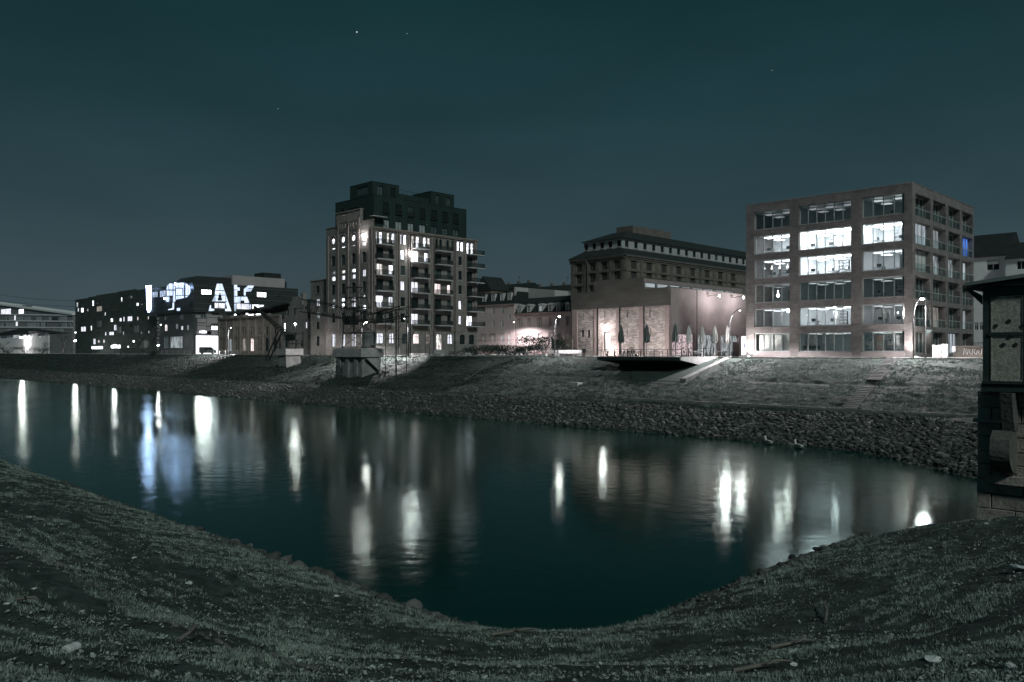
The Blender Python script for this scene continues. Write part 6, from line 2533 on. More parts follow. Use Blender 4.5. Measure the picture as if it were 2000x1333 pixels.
def cafe_chair(x, y, lb, grp, mt='furniture_dark', rz=0):
    t_ = thing('cafe_chair', lb, 'chair', (x, y, .03), rz, grp)
    link('seat', MB().box(-.22, .22, -.22, .22, .43, .47).mesh('seat', mt), t_)
    link('backrest', MB().box(-.22, .22, .19, .22, .55, .88).box(-.21, -.17, .19, .219, .47, .55).box(.17, .21, .19, .219, .47, .55).mesh('backrest', mt), t_)
    for sx in (-1, 1):
        for sy in (-1, 1):
            link('leg', MB().box(sx * .19 - .02, sx * .19 + .02, sy * .19 - .02, sy * .19 + .02, 0, .428).mesh('leg', 'lamp_metal'), t_)
    return t_


for px in (1184, 1196, 1207):
    cafe_table(px, 95, 'wooden cafe table in the left part of the terrace', 'tables on the left of the terrace')
mb_ = cafe_table(1193, 97.4, 'second-row wooden table stacked behind the left terrace tables', None)
for i, px in enumerate((1211, 1217, 1226, 1231, 1236)):
    x = on_y(px, HY, 94.2)[0]
    cafe_chair(x, 94.2, 'metal cafe chair beside the dark left parasol', 'chairs by the left parasol', 'furniture_dark', rng.uniform(-.6, .6))
for px in (1260, 1272, 1282):
    cafe_table(px, 96.5, 'dark covered table below the grey parasol', 'dark tables below the grey parasol', 'furniture_dark', 2.0)
for i, (px, y) in enumerate(((1350, 107), (1354, 109), (1376, 109), (1402, 112), (1416, 114), (1424, 113))):
    cafe_table(px, y, 'light framed table under the pale parasols', 'tables under the pale parasols', 'slab_pale', 1.4)
for i in range(10):
    px = 1338 + i * 10
    y = 106 + i * .9
    cafe_chair(on_y(px, HY, y)[0], y, 'pale metal chair under the pale parasols', 'chairs under the pale parasols', 'slab_pale', rng.uniform(0, 6))
x, y = on_y(1437, HY, 116)[0], 116
t_ = thing('menu_board', 'reddish upright menu board beside the hall entrance', 'sign', (x, y, 0))
link('board', MB().box(-.5, .5, -.06, .06, .1, 2.3).mesh('board', 'red_concrete'), t_)
link('foot', MB().box(-.55, .55, -.3, .3, 0, .099).mesh('foot', 'lamp_metal'), t_)

# benches and picnic furniture
def bench(p0, p1, y, lb, back=True, h=.45, d=.6):
    x0, x1 = on_y(p0, HY, y)[0], on_y(p1, HY, y)[0]
    t_ = thing('bench', lb, 'bench', (x0, y, 0), 0, 'pale benches along the promenade')
    w_ = x1 - x0
    for i in range(4):
        yy = i * d / 4
        link('slat', MB().box(0, w_, yy, yy + d / 4 - .03, h - .06, h).mesh('slat', 'bench_white'), t_)
    for sx in (.1, w_ - .25):
        link('leg', MB().box(sx, sx + .15, .05, d - .05, 0, h - .062).mesh('leg', 'bench_white'), t_)
    if back:
        for i in range(3):
            link('back_slat', MB().box(0, w_, d + .02, d + .07, h + .06 + i * .19, h + .21 + i * .19).mesh('back_slat', 'bench_white'), t_)
        link('back_post', MB().box(.1, .16, d + .072, d + .12, 0, h + .6).box(w_ - .16, w_ - .1, d + .072, d + .12, 0, h + .6).mesh('back_post', 'bench_white'), t_)
    return t_


bench(843, 862.5, 101.5, 'white high backed bench on the lit path by the mill')
bench(797, 842, 101.8, 'low flat white bench slab in the brightest patch of grass', False, .35, .9)
bench(1066, 1083, 102, 'short pale bench nearest the slim lamp before the pink houses', True)
bench(1086, 1131, 103.5, 'long pale bench with backrest left of the brick hall')
bench(1046, 1066, 101.4, 'low pale bench at the left end of the bench row', False, .4)
for i, (px, lb) in enumerate(((889, 'dark picnic table at the left on the quay edge'), (907, 'picnic table with pale end frame on the quay edge'))):
    y = 101.6
    x = on_y(px, HY, y)[0]
    t_ = thing('picnic_table', lb, 'picnic table', (x, y, 0), 0, 'picnic tables on the quay')
    mt = 'wood' if i == 0 else 'bench_white'
    link('tabletop', MB().box(-1.2, 1.2, -.4, .4, .72, .78).mesh('tabletop', 'wood'), t_)
    for sy in (-1, 1):
        link('seat', MB().box(-1.2, 1.2, sy * .8 - .15, sy * .8 + .15, .42, .47).mesh('seat', 'wood'), t_)
    for sx in (-.9, .9):
        link('frame', MB().prism([(sx, -.75, 0), (sx, -.6, 0), (sx, -.1, .718), (sx, -.3, .718)], (.1, 0, 0)).prism([(sx, .6, 0), (sx, .75, 0), (sx, .3, .718), (sx, .1, .718)], (.1, 0, 0)).box(sx + .001, sx + .099, -.94, .94, .33, .419).mesh('frame', mt), t_)
y = 101.3
t_ = thing('litter_bin', 'small dark post bin at the left end of the terrace', 'bin', (on_y(1141, HY, y)[0], y, 0))
link('post', MB().lathe([(.05, 0), (.05, .6)], 6).mesh('post', 'lamp_metal'), t_)
link('bucket', MB().lathe([(.2, .55), (.24, .6), (.26, 1.15), (.22, 1.2)], 9).mesh('bucket', 'furniture_dark'), t_)

# fences along the back of the quay
def mesh_fence(p0, p1, y, n, h, lb, z=0, mt='gutter', name='mesh_fence'):
    x0, x1 = on_y(p0, HY, y)[0], on_y(p1, HY, y)[0]
    t_ = thing(name, lb, 'fence', (x0, y, z))
    w_ = x1 - x0
    pm = MB().box(-.03, .03, -.03, .03, 0, h).mesh('post', mt)
    for i in range(n + 1):
        link('post', pm, t_, (w_ * i / n, 0, 0))
    link('rail', MB().box(0, w_, -.02, .02, h, h + .04).box(0, w_, -.015, .015, .12, .15).mesh('rail', mt), t_)
    mb = MB()
    k = int(w_ / .35)
    for i in range(k):
        xx = w_ * (i + .5) / k
        mb.quad((xx - .006, .003, .15), (xx + .006, .003, .15), (xx + .006, .003, h), (xx - .006, .003, h))
    for i in range(5):
        zz = .15 + (h - .15) * (i + .5) / 5
        mb.quad((0, -.003, zz - .006), (w_, -.003, zz - .006), (w_, -.003, zz + .006), (0, -.003, zz + .006))
    link('wire', mb.mesh('wire', mt), t_)['kind'] = 'stuff'


mesh_fence(806, 1062, 104.8, 16, 1.9, 'long wire mesh fence between the mill foot and the pink houses')
mesh_fence(745, 792, 99.8, 4, 2.0, 'tilted site fence right of the crane pier', -.35)
mesh_fence(285, 372, 105, 8, 1.1, 'pale handrail on the ramp before the letter building', 0, 'slab_pale', 'handrail')
mesh_fence(406, 465, 103, 5, 1.2, 'white railing beside the lit path left of the brick works', 0, 'white_paint', 'handrail')
for px, z1 in ((830.5, 560), (838.5, 585)):
    x, y, z = on_y(px, 600, 101.5)
    t_ = thing('flag_pole', 'thin dark pole %s of the pair before the mill arches' % ('left' if px < 835 else 'right'), 'pole', (x, y, 0))
    link('shaft', MB().lathe([(.06, 0), (.05, 5), (.04, on_y(px, 640, 101.5)[2])], 6).mesh('shaft', 'lamp_metal'), t_)
x, y, z = on_y(797.3, 540, 100.2)
t_ = thing('mast_pole', 'tall dark mast in front of the mill pilaster', 'pole', (x, y, -.2))
link('shaft', MB().lathe([(.16, 0), (.12, 9), (.09, z)], 7).mesh('shaft', 'lamp_metal'), t_)

# stairs down the far embankment
st = thing('bank_stairs', 'flight of narrow steps down the grass slope before the office block', 'stairs', (-36, 90, -2.5))
B = Vector(st.location)
sm = MB().box(-.66, .66, -.055, .055, -.2, .05)
stp = sm.mesh('step', 'concrete_old')
for y0, y1, n in ((90.6, 100.2, 15), (79.6, 87.4, 12)):
    for i in range(n):
        y = y0 + (y1 - y0) * (i + .5) / n
        x = -33.0 - (y - 79.6) * .165
        link('step', stp, st, Vector((x, y, bank_z(y) + .13)) - B)
mb = MB()
for y0, y1 in ((90.3, 100.3), (79.4, 87.7)):
    x0, x1 = -33.0 - (y0 - 79.6) * .165, -33.0 - (y1 - 79.6) * .165
    mb.prism([Vector(q) - B for q in ((x0 - .75, y0, bank_z(y0) - .4), (x0 + .75, y0, bank_z(y0) - .4), (x0 + .75, y0, bank_z(y0) + .14), (x0 - .75, y0, bank_z(y0) + .14))], Vector((x1 - x0, y1 - y0, bank_z(y1) - bank_z(y0))))
link('stair_bed', mb.mesh('stair_bed', 'ink'), st)
mb = MB().box(-60, -8, 79.05, 79.35, -5.3, -4.82)
tag(link('foot_kerb', mb.mesh('foot_kerb', 'concrete_old')), kind='structure')
x, y, z = on_bank(1124, 751)
t_ = tag(link('manhole_slab', MB().box(-.9, .9, -.6, .6, -.3, .12).mesh('manhole_slab', 'concrete'), None, (x, y, z + .15)), 'flat concrete slab lying on the slope left of the terrace', 'slab')

# ------------------------------------------------------------------ van, cars behind the fence
def loft_body(secs, mt, name):
    return MB().loft(secs).mesh(name, mt)


mat('van_paint', (.06, .065, .068), .4, .1, spec=.5)
mat('car_paint', (.4, .41, .42), .35, .1, spec=.5)
mat('tyre', (.015, .016, .016), .8, .1)
mat('car_glass', (.02, .03, .03), .08, .1, spec=.5)
x, y, _ = on_y(406, HY, 126)
vx = px1 + 4.0
vyy = on_x(405, HY, vx)[1]
vn = thing('parked_van', 'dark panel van standing in front of the glaring garage opening', 'van', (vx, vyy, .0), R(75))
mb = MB()
prof = [(-2.6, .4), (-2.62, 2.2), (-2.4, 2.42), (1.2, 2.4), (1.95, 1.55), (2.7, 1.3), (2.8, .5), (2.7, .35)]
mb.prism([(p[0], -.95, p[1]) for p in prof], (0, 1.9, 0))
link('body', mb.mesh('body', 'van_paint'), vn)
mb = MB()
mb.quad((1.26, -.75, 2.3), (1.95, -.8, 1.62), (1.95, .8, 1.62), (1.26, .75, 2.3))
mb.v = [(a + .03, b, c + .03) for a, b, c in mb.v]
link('windscreen', mb.mesh('windscreen', 'car_glass'), vn)
for sy in (-1, 1):
    mb = MB().prism([(.2, sy * .955, 1.5), (1.55, sy * .955, 1.5), (1.1, sy * .955, 2.15), (.2, sy * .955, 2.15)], (0, sy * .01, 0))
    mb.box(-1.0, -.1, sy * .951, sy * .962, 1.5, 2.1)
    link('side_window', mb.mesh('side_window', 'car_glass'), vn)
    for xx in (-1.7, 1.75):
        w_ = link('wheel', MB().tube([(xx, sy * .75, .35), (xx, sy * .98, .35)], .35, 12).mesh('wheel', 'tyre'), vn)
        link('rim', MB().tube([(xx, sy * .97, .35), (xx, sy * 1.0, .35)], .2, 8).mesh('rim', 'gutter'), w_)
    link('headlight', MB().box(2.7, 2.8, sy * .55 - .15, sy * .55 + .15, .85, 1.1).mesh('headlight', 'pane_pale'), vn)


def car(x, y, rz, lb, grp):
    t_ = thing('parked_car', lb, 'car', (x, y, 0), rz, grp)
    mb = MB()
    prof = [(-2.0, .3), (-2.08, .75), (-1.9, .98), (1.0, .95), (1.95, .8), (2.05, .5), (1.95, .3)]
    mb.prism([(p[0], -.85, p[1]) for p in prof], (0, 1.7, 0))
    link('body', mb.mesh('body', 'car_paint'), t_)
    mb = MB().loft([[(-1.8, -.8, .97), (.95, -.8, .95), (.95, .8, .95), (-1.8, .8, .97)], [(-1.2, -.62, 1.44), (.1, -.62, 1.46), (.1, .62, 1.46), (-1.2, .62, 1.44)]])
    link('cabin', mb.mesh('cabin', 'car_glass'), t_)
    for sy in (-1, 1):
        for xx in (-1.25, 1.3):
            link('wheel', MB().tube([(xx, sy * .68, .31), (xx, sy * .87, .31)], .31, 12).mesh('wheel', 'tyre'), t_)


car(on_y(985, HY, 150)[0], 150, .1, 'pale car parked behind the fence before the left pink house', 'cars behind the fence')
car(on_y(1018, HY, 148)[0], 148, .1, 'pale car parked behind the bush before the right pink house', 'cars behind the fence')

# ------------------------------------------------------------------ trees and bushes
def tree(name, label, px, y, h, seed, z0=0, spread=.55, leaf=0, grp=None, cat='tree'):
    q = random.Random(seed)
    x = on_y(px, HY, y)[0]
    t_ = thing(name, label, cat, (x, y, z0), 0, grp)
    tr, cw = MB(), MB()
    tips = []

    def grow(p, d, L, r, dep):
        n = 3
        pts = [p]
        for i in range(n):
            d = (d + Vector((q.gauss(0, .12), q.gauss(0, .12), .05))).normalized()
            pts.append(pts[-1] + d * L / n)
        (tr if dep < 2 else cw).tube(pts, [r * (1 - .35 * i / n) for i in range(n + 1)], 5 if dep < 2 else 3)
        if dep >= 4:
            tips.append(pts[-1])
            return
        for _ in range(3 if dep < 2 else q.choice((2, 3))):
            a = q.uniform(0, 6.283)
            nd = (d + Vector((math.cos(a), math.sin(a), q.uniform(-.1, .5))) * spread * q.uniform(.7, 1.5)).normalized()
            grow(pts[q.choice((2, 3))], nd, L * q.uniform(.6, .85), r * .55, dep + 1)
    grow(Vector((0, 0, 0)), Vector((0, 0, 1)), h * .32, h * .028, 0)
    link('trunk', tr.mesh('trunk', 'bark'), t_)
    if leaf:
        for tp in tips:
            for _ in range(leaf):
                c = tp + Vector((q.gauss(0, .3), q.gauss(0, .3), q.gauss(0, .3))) * h * .1
                u = Vector((q.gauss(0, 1), q.gauss(0, 1), q.gauss(0, 1))).normalized() * h * .022
                v_ = u.cross(Vector((q.gauss(0, 1), q.gauss(0, 1), q.gauss(0, 1)))).normalized() * h * .018
                cw.cur = 1
                cw.quad(c - u, c + v_, c + u, c - v_)
    link('crown', cw.mesh('crown', 'bark', 'leaf'), t_)
    return t_


tree('bare_tree', 'bare spreading tree beside the far grey panelled building', 122, 112, 13, 3, 0, .7)
tree('bare_tree', 'small bare tree at the far left edge before the white house', 8, 114, 9, 5, 0, .7, 2)
tree('bare_tree', 'thin pale bare tree before the dark apartment block', 285, 112, 12, 8, 0, .45)
tree('bare_tree', 'wispy bare tree left of the letter building, close to a second one', 268, 114, 11, 9, 0, .5)
tree('bare_tree', 'low bare tree right of the white house', 92, 113, 7, 12, 0, .7, 1)


def bush(label, px, y, w_, h, seed, z0=0, n=900, name='bush'):
    q = random.Random(seed)
    x = on_y(px, HY, y)[0]
    t_ = thing(name, label, 'bush', (x, y, z0))
    st_, lf = MB(), MB()
    for i in range(12):
        a = q.uniform(0, 6.283)
        st_.tube([(0, 0, -.2), (math.cos(a) * w_ * .2, math.sin(a) * w_ * .12, h * .5), (math.cos(a) * w_ * .4, math.sin(a) * w_ * .25, h * .85)], [.05, .04, .015], 4)
    cl = [(q.uniform(-.45, .45) * w_, q.uniform(-.25, .25) * w_, q.uniform(.2, .8) * h, q.uniform(.14, .3)) for _ in range(14)]
    for i in range(n):
        c = q.choice(cl)
        d = Vector((q.gauss(0, 1), q.gauss(0, 1), q.gauss(0, 1))).normalized() * q.uniform(.5, 1) * c[3]
        p = Vector((c[0] + d.x * w_, c[1] + d.y * w_ * .6, max(.05, c[2] + d.z * h)))
        u = Vector((q.gauss(0, 1), q.gauss(0, 1), q.gauss(0, 1))).normalized() * .14
        v_ = u.cross(Vector((q.gauss(0, 1), q.gauss(0, 1), q.gauss(0, 1)))).normalized() * .09
        lf.quad(p - u, p + v_, p + u, p - v_)
    link('stems', st_.mesh('stems', 'bark'), t_)
    link('foliage', lf.mesh('foliage', 'leaf'), t_)


bush('dark rounded bush behind the fence before the lower pink house', 1064, 112, 10, 4.2, 1, 0, 2200)
bush('low dark shrub behind the fence before the left pink house', 952, 112, 9, 2.4, 2, 0, 1300)
bush('wide low shrub behind the middle of the wire fence', 1000, 111, 12, 2.3, 3, 0, 1500)
bush('small shrub on the quay near the mill end corner', 925, 111, 6, 2.0, 4, 0, 700)
for i, (px, lb) in enumerate(((16, 'dark hedge clump below the white house, at the left edge'), (50, 'dark hedge clump below the white house window pair'), (82, 'dark hedge clump right of the white house'), (176, 'dark shrub before the low apartment lamps'),
                              (250, 'dark shrub below the thin bare trees'), (300, 'pale lit scrub on the bank below the letter building'))):
    bush(lb, px, 108 if px < 290 else 100, 16 if px < 290 else 9, 3.4 if px < 100 else 2.4, 20 + i, 0 if px < 290 else -.4, 800)
t_ = thing('graffiti_wall', 'short wall covered in graffiti behind the long bench, left of the brick hall', 'wall', (on_y(1078, HY, 113)[0], 113, 0))
GWF = Fac(t_, 'r', 113, t_.location.x)
L = GWF.s(1117)
zz = GWF.sz(1100, 663)[1]
mb = MB()
GWF.box(mb, 0, L, 0, zz, -.4, 0)
link('masonry', mb.mesh('masonry', 'store_brick'), t_)
mb = MB()
q_ = random.Random(21)
for i in range(11):
    x0, z0 = L * .3 + q_.uniform(0, L * .6), q_.uniform(.3, zz * .75)
    mb.tube([GWF.pt(x0 + q_.uniform(-.5, .5), z0 + q_.uniform(-.3, .5), .02) for _ in range(5)], .045, 4)
link('graffiti', mb.mesh('graffiti', 'slab_pale'), t_)

# overhead wires at far left
for i, (ya, yb) in enumerate(((583, 597), (572, 586))):
    a, b = on_y(-40, ya - 4, 210), on_y(170, yb + 2, 230)
    a, b = Vector(a), Vector(b)
    pts = [a.lerp(b, k / 8) - Vector((0, 0, 3 * (1 - (2 * k / 8 - 1) ** 2))) for k in range(9)]
    t_ = tag(link('overhead_wire', MB().tube([p - a for p in pts], .13, 4).mesh('overhead_wire', 'lamp_metal'), None, a), '%s overhead wire crossing the sky above the far grey building' % ('lower' if i == 0 else 'upper'), 'wire')

# ------------------------------------------------------------------ bridge pier with the rendered cabin, right edge
pr = thing('bridge_pier', 'sandstone bridge abutment with bracket stones rising from the near shore', 'bridge pier', (-8, 41, -8))
B = Vector(pr.location)
PX0, PX1 = -11.2, -2.0
zt_ = -1.06
mb = MB().box(PX0 + .12 - B.x, PX1 - B.x, 41.12 - B.y, 46 - B.y, 0, zt_ - .1 - B.z)
link('core', mb.mesh('core', 'pier_stone'), pr)
bm_ = {}
q_ = random.Random(31)
z = -8.2
row = 0
while z < zt_ - .05:
    h_ = (.62, .7, .58, .66)[row % 4]
    h_ = min(h_, zt_ - z)
    # front face
    x = PX0
    first = True
    while x < PX1 - .1:
        w_ = q_.uniform(.75, 1.25) * (1.5 if z < -5.6 else 1) if not (first and row % 2) else .6
        w_ = min(w_, PX1 - x)
        k = (round(w_, 1), round(h_, 2), row % 3)
        pr_ = q_.uniform(-.03, .03) + (.1 if z < -5.6 else 0)
        m_ = MB()
        g_ = .008
        m_.loft([[(g_, 0, g_), (w_ - g_, 0, g_), (w_ - g_, 0, h_ - g_), (g_, 0, h_ - g_)][::-1], [(g_ + .03, -.1, g_ + .03), (w_ - g_ - .03, -.1, g_ + .03), (w_ - g_ - .03, -.1, h_ - g_ - .03), (g_ + .03, -.1, h_ - g_ - .03)][::-1]])
        link('stone_block', m_.mesh('stone_block', 'pier_stone'), pr, Vector((x, 41.1 - pr_, z)) - B)
        x += w_
        first = False
    z += h_
    row += 1
# capital, brackets and lower bracket drum
mb = MB().box(PX0 - .08 - B.x, -9.9 - B.x, 40.7 - B.y, 40.97 - B.y, -2.45 - B.z, -2.3 - B.z)
link('moulding', mb.mesh('moulding', 'pier_stone'), pr)
mb = MB().box(PX0 + .45 - B.x, PX0 + 1.05 - B.x, 40.9 - B.y, 40.985 - B.y, -1.75 - B.z, -1.3 - B.z)
link('inset_block', mb.mesh('inset_block', 'pier_stone'), pr)
x0 = on_y(1957, HY, 40.3)[0]
x1 = on_y(1981, HY, 40.3)[0]
zc = lambda py: on_y(1965, py, 40.3)[2]
mb = MB().prism([(x0 - B.x, 39.9 - B.y, zc(768) - B.z), (x0 - B.x, 41 - B.y, zc(768) - B.z), (x0 - B.x, 41 - B.y, zc(842) - B.z), (x0 - B.x, 40.35 - B.y, zc(842) - B.z)], (x1 - x0, 0, 0))
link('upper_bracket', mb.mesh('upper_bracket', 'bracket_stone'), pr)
xa, xb = on_y(1938, HY, 40.2)[0], on_y(1977, HY, 40.2)[0]
za_, zb__ = zc(842), zc(927)
prof = []
for i in range(9):
    a = math.pi / 2 * i / 8
    prof.append((39.75 + 1.1 * (1 - math.cos(a)), zb__ + 1.0 - 1.0 * math.sin(a)))
prof = [(41.0, za_), (40.2, za_), (39.85, za_ - .35), (39.75, za_ - .8)] + prof[0:] + [(41.0, zb__)]
mb = MB().prism([(xa - B.x, p[0] - B.y, p[1] - B.z) for p in prof], (xb - xa, 0, 0))
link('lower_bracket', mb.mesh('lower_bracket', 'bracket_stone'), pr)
mb = MB().box(on_y(1938, HY, 40.5)[0] - .3 - B.x, PX1 - B.x, 40.6 - B.y, 41 - B.y, zb__ - .5 - B.z, zb__ - .15 - B.z)
link('ledge', mb.mesh('ledge', 'pier_stone'), pr)

cb = thing('bridge_cabin', 'roofed cabin with roughcast panels standing on the stone bridge pier', 'cabin', (-8, 40.6, zt_))
B = Vector(cb.location)
FY = 40.5
cx0 = on_y(1919.5, HY, FY)[0]
cz0, cz1 = on_y(1920, 763, FY)[2], on_y(1940, 561, FY)[2]
cw_ = 6.5


def cpx(px, py=HY, o=0):
    q = on_y(px, py, FY - o)
    return q[0] - B.x, q[2] - B.z


x0 = cx0 - B.x
p_w = cpx(1934)[0] - x0
mb = MB().box(x0, x0 + p_w, FY - B.y, FY + .3 - B.y, 0.02, cz1 - B.z)
link('post', mb.mesh('post', 'cabin_steel'), cb)
zb1 = cpx(1950, 745)[1]
zm0, zm1 = cpx(1950, 656)[1], cpx(1950, 650)[1]
mb = MB().box(x0 - .05, x0 + cw_, FY - .08 - B.y, FY + .35 - B.y, .02, .02 + (zb1 - .02) * .75)
mb.box(x0 + .0, x0 + cw_, FY - .16 - B.y, FY + .3 - B.y, (zb1 - .02) * .75 + .021, zb1)
link('sill_beam', mb.mesh('sill_beam', 'cabin_steel'), cb)
mb = MB().box(x0 + p_w - .05, x0 + cw_, FY - .06 - B.y, FY + .08 - B.y, zm0, zm1)
link('mid_rail', mb.mesh('mid_rail', 'cabin_steel'), cb)
mb = MB().box(x0 + p_w, x0 + cw_, FY - .05 - B.y, FY + .3 - B.y, cpx(1950, 578)[1], cz1 - B.z)
mb.prism([(x0 + p_w, FY - .04 - B.y, cpx(1950, 578)[1]), (x0 + p_w + .33, FY - .04 - B.y, cpx(1950, 578)[1]), (x0 + p_w, FY - .04 - B.y, cpx(1950, 578)[1] - .33)], (0, .1, 0))
link('head_beam', mb.mesh('head_beam', 'cabin_steel'), cb)
xs_ = [x0 + p_w, cpx(2003)[0], x0 + cw_]
mb = MB()
for xx in xs_[1:2]:
    mb.box(xx - .06, xx + .06, FY - .05 - B.y, FY + .1 - B.y, zb1, zm0).box(xx - .06, xx + .06, FY - .05 - B.y, FY + .1 - B.y, zm1, cpx(1950, 578)[1])
link('stud', mb.mesh('stud', 'cabin_steel'), cb)


def panel(za, zb, holes):
    sx0, sx1 = xs_[0] + .03, xs_[1] - .07
    mb = MB().box(sx0, sx1, FY + .0 - B.y, FY + .14 - B.y, za, zb)
    o = link('panel', mb.mesh('panel', 'stucco'), cb)
    for px, py in holes:
        hx, hz_ = cpx(px, py)
        m_ = MB().tube([(hx, FY - .035 - B.y, hz_), (hx, FY + .001 - B.y, hz_)], .085, 12)
        link('vent_hole', m_.mesh('vent_hole', 'ink'), o)
    mb = MB()
    for q in ((sx0, sx1, za, za + .05), (sx0, sx1, zb - .05, zb), (sx0, sx0 + .05, za + .05, zb - .05), (sx1 - .05, sx1, za + .05, zb - .05)):
        mb.box(q[0], q[1], FY - .03 - B.y, FY - .001 - B.y, q[2], q[3])
    link('panel_edge', mb.mesh('panel_edge', 'stucco'), o)
    mb = MB().box(xs_[1] + .07, xs_[2], FY - B.y, FY + .14 - B.y, za, zb)
    link('panel', mb.mesh('panel', 'stucco'), cb)


panel(zb1 + .01, zm0 - .01, ((1960, 673.5), (1984, 673.5), (1971.5, 659)))
panel(zm1 + .01, cpx(1950, 579)[1], ((1945, 637), (1971, 627.5), (1997, 637)))
mb = MB().box(x0 + .02, x0 + .3, FY + .301 - B.y, FY + 3.4 - B.y, .02, cz1 - B.z)
mb.box(x0 + .3, x0 + cw_, FY + 3.1 - B.y, FY + 3.4 - B.y, .02, cz1 - B.z)
mb.box(x0 + .3, x0 + cw_, FY + .36 - B.y, FY + 3.1 - B.y, .02, .3)
link('rear_wall', mb.mesh('rear_wall', 'stucco'), cb)
# roof: overhanging slab rising to the right
e0 = cpx(1884, 553, .4)
mb = MB().prism([(e0[0], 0, e0[1] - .14), (e0[0], 0, e0[1] + .0), (x0 + cw_ + .5, 0, e0[1] + .85), (x0 + cw_ + .5, 0, e0[1] + .65)], (0, 4.6, 0))
mb.v = [(a, b + FY - .45 - B.y, c) for a, b, c in mb.v]
link('roof', mb.mesh('roof', 'cabin_roof'), cb)
mb = MB().prism([(e0[0] + .15, 0, e0[1] - .21), (x0 + cw_, 0, e0[1] + .55), (x0 + cw_, 0, cz1 - B.z + .002), (x0 - .05, 0, cz1 - B.z + .002), (e0[0] + .15, 0, e0[1] - .3)], (0, 3.6, 0))
mb.v = [(a, b + FY - .3 - B.y, c) for a, b, c in mb.v]
link('eave_soffit', mb.mesh('eave_soffit', 'cabin_steel'), cb)
mb = MB().prism([(x0 - .05, 0, cz1 - B.z - .75), (x0 - .05, 0, cz1 - B.z - .35), (x0 - .6, 0, cz1 - B.z), (x0 - .75, 0, cz1 - B.z)], (0, .12, 0))
mb.v = [(a, b + FY + .05 - B.y, c) for a, b, c in mb.v]
link('eave_brace', mb.mesh('eave_brace', 'cabin_steel'), cb)

# ------------------------------------------------------------------ ducks and litter
def duck(px, py, lb, k):
    x, y, z = on_z(px, py, WATER)
    t_ = thing('duck', lb, 'duck', (x, y, WATER), R(150))
    ring = []
    for xx, w_, z0, z1 in ((-.42, .02, .16, .22), (-.3, .13, .02, .24), (-.05, .2, -.05, .27), (.18, .17, -.04, .27), (.3, .09, .05, .3), (.33, .06, .2, .42), (.36, .075, .36, .52), (.44, .06, .38, .5), (.5, .025, .4, .45), (.58, .02, .4, .43)):
        ring.append([(xx, w_ * math.cos(a), (z0 + z1) / 2 + (z1 - z0) / 2 * math.sin(a)) for a in (0, .785, 1.571, 2.356, 3.1416, 3.927, 4.712, 5.498)])
    m_ = MB().loft(ring).mesh('body', 'duck_body')
    m_.polygons.foreach_set('use_smooth', [True] * len(m_.polygons))
    o = link('body', m_, t_)
    o.scale = (k, k, k)
    for sy in (-1, 1):
        link('wing', MB().loft([[(-.36, sy * .06, .2), (-.34, sy * .12, .14), (-.3, sy * .14, .2)], [(.0, sy * .1, .28), (.02, sy * .22, .1), (.05, sy * .2, .2)], [(.16, sy * .1, .25), (.18, sy * .18, .14), (.18, sy * .16, .2)]]).mesh('wing', 'stone_pale'), t_).scale = (k, k, k)


duck(1501, 868, 'pale duck on the dark water near the rip-rap, left of two', 1.4)
duck(1560, 876, 'pale duck on the dark water near the rip-rap, right of two', 1.4)


def on_near(px, py):
    a, b, c = ray(px, py)
    t_ = 3.0
    for _ in range(800):
        x, y, z = a * t_, b * t_, EYE + c * t_
        if z < float(near_z(np.array([x]), np.array([y]))[0]):
            break
        t_ += .05
    return x, y, z


def crumple(seed, s, mt='litter_white', flat=.4):
    me = rock_mesh(seed, mt, 2)
    q = random.Random(seed)
    for v_ in me.vertices:
        v_.co *= q.uniform(.75, 1.2) * s
        v_.co.z *= flat
    me.name = 'litter'
    return me


LIT_ = [(59, 1011, .1, 'small white scrap of paper high on the left bank'), (193, 990, .12, 'pale scrap in the dark grass near the left shore'), (262, 1091, .13, 'round white scrap halfway down the left bank'),
        (14, 1181, .11, 'pale crumpled paper beside a stick at the left edge'), (66, 1152, .11, 'white flattened scrap at the far left of the grass'), (160, 1195, .08, 'tiny pale scrap left of the can'), (442, 1240, .07, 'tiny white scrap at lower centre left'),
        (657, 1166, .16, 'white crumpled bag near the stones of the shore'), (1995, 1116, .42, 'big torn white plastic bag at the right edge'), (1822, 1292, .22, 'flat white wrapper on the lower right grass'), (1973, 1304, .14, 'round pale lump at the lower right corner'),
        (1551, 1300, .13, 'white cup lid lying in the lower right grass'), (1817, 1072, .14, 'pale scrap on the grass below the bridge pier'), (1926, 1024, .14, 'small white scrap at the foot of the bridge pier'), (370, 1141, .2, 'long pale wrapper lying in the wheel track'),
        (286, 1023, .12, 'pale scrap on the dark left shore slope'), (1367, 1160, .12, 'pale litter caught in the twigs at the water')]
for i, (px, py, s, lb) in enumerate(LIT_):
    x, y, z = on_near(px, py)
    tag(link('litter', crumple(200 + i, s * .6), None, (x, y, z + s * .15), rng.uniform(0, 6)), lb, 'litter')
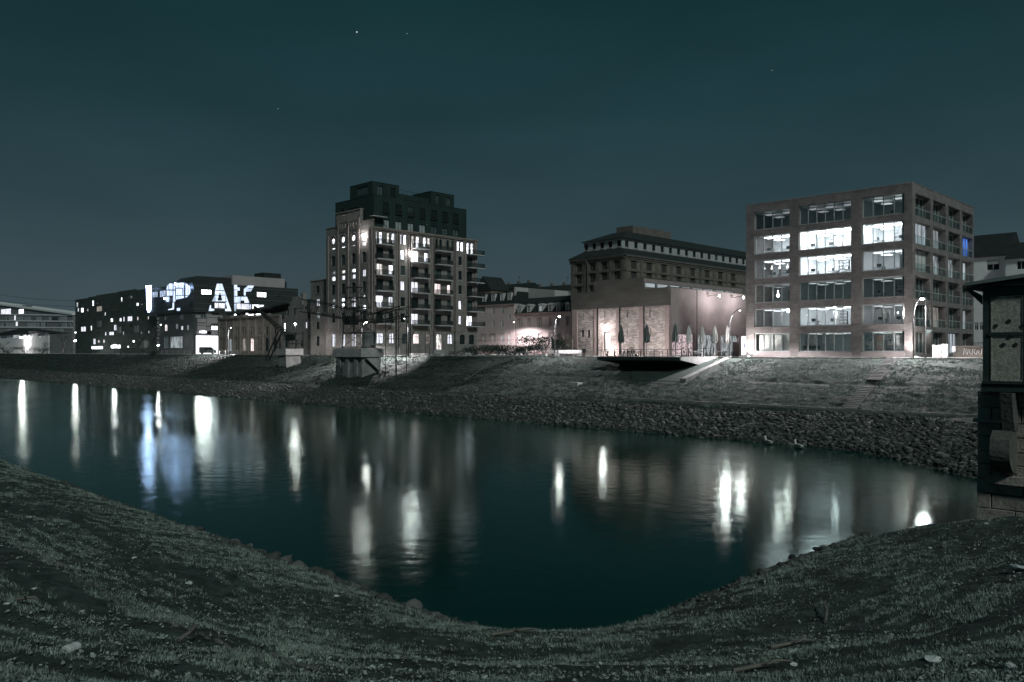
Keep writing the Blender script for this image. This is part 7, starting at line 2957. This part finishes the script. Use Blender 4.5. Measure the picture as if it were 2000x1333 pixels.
for px, py, L, a, lb in ((30, 1178, .5, .5, 'pale stick beside the crumpled paper at the left edge'), (1612, 1220, 1.3, 2.0, 'pale bent stick lying on the right grass'), (1505, 1271, .9, 1.0, 'short dark branch on the lower right grass'),
                         (1432, 1318, 1.0, 1.0, 'dark piece of driftwood at the bottom of the right bank'), (350, 1258, .6, 2.2, 'thin dry stem standing in the left grass'), (1400, 1147, 2.2, .7, 'dark branch reaching out over the water'), (960, 1245, 1.1, .9, 'thin dead branch at the bottom of the inlet')):
    x, y, z = on_near(px, py)
    d = Vector((math.cos(a), math.sin(a), .06))
    mb = MB().tube([Vector((0, 0, .04)), d * L * .4 + Vector((.03, .02, .07)), d * L * .75 + Vector((-.02, .03, .08)), d * L + Vector((0, 0, .05))], [.035, .03, .025, .012], 6)
    mb.tube([d * L * .4 + Vector((.03, .02, .07)), d * L * .6 + Vector((.1, -.1, .16))], [.018, .008], 5)
    tag(link('stick', mb.mesh('stick', 'stick'), None, (x, y, z + .02)), lb, 'stick')
x, y, z = on_near(140, 1276)
t_ = thing('drinks_can', 'crushed pale drinks can lying in the lower left grass', 'can', (x, y, z + .07), .6)
o = link('can_body', MB().lathe([(.02, -.085), (.045, -.08), (.052, -.06), (.046, -.01), (.052, .03), (.05, .07), (.04, .085), (.02, .083)], 12).mesh('can_body', 'litter_white'), t_)
o.rotation_euler = (R(85), .2, 0)
o.scale = (1.5, 1.2, 1.5)
o = link('tab', MB().box(-.015, .015, -.008, .008, .086, .09).mesh('tab', 'gutter'), t_)
o.rotation_euler = (R(85), .2, 0)
o.scale = (1.5, 1.2, 1.5)

# stars
sm = MB().lathe([(.1, -3), (2.2, -2.2), (3, 0), (2.2, 2.2), (.1, 3)], 8).mesh('star', 'star_light')
for px, py, k, lb in ((697, 63, .8, 'brightest star high in the sky above the mill'), (795, 66, .32, 'faint star right of the brightest one'), (1508, 138, .3, 'faint star above the gap left of the office'), (543, 213, .3, 'faint star low in the left half of the sky')):
    a, b, c = ray(px, py)
    t_ = 2600
    o = tag(link('star', sm, None, (a * t_, b * t_, EYE + c * t_)), lb, 'star')
    o.scale = (k, k, k)
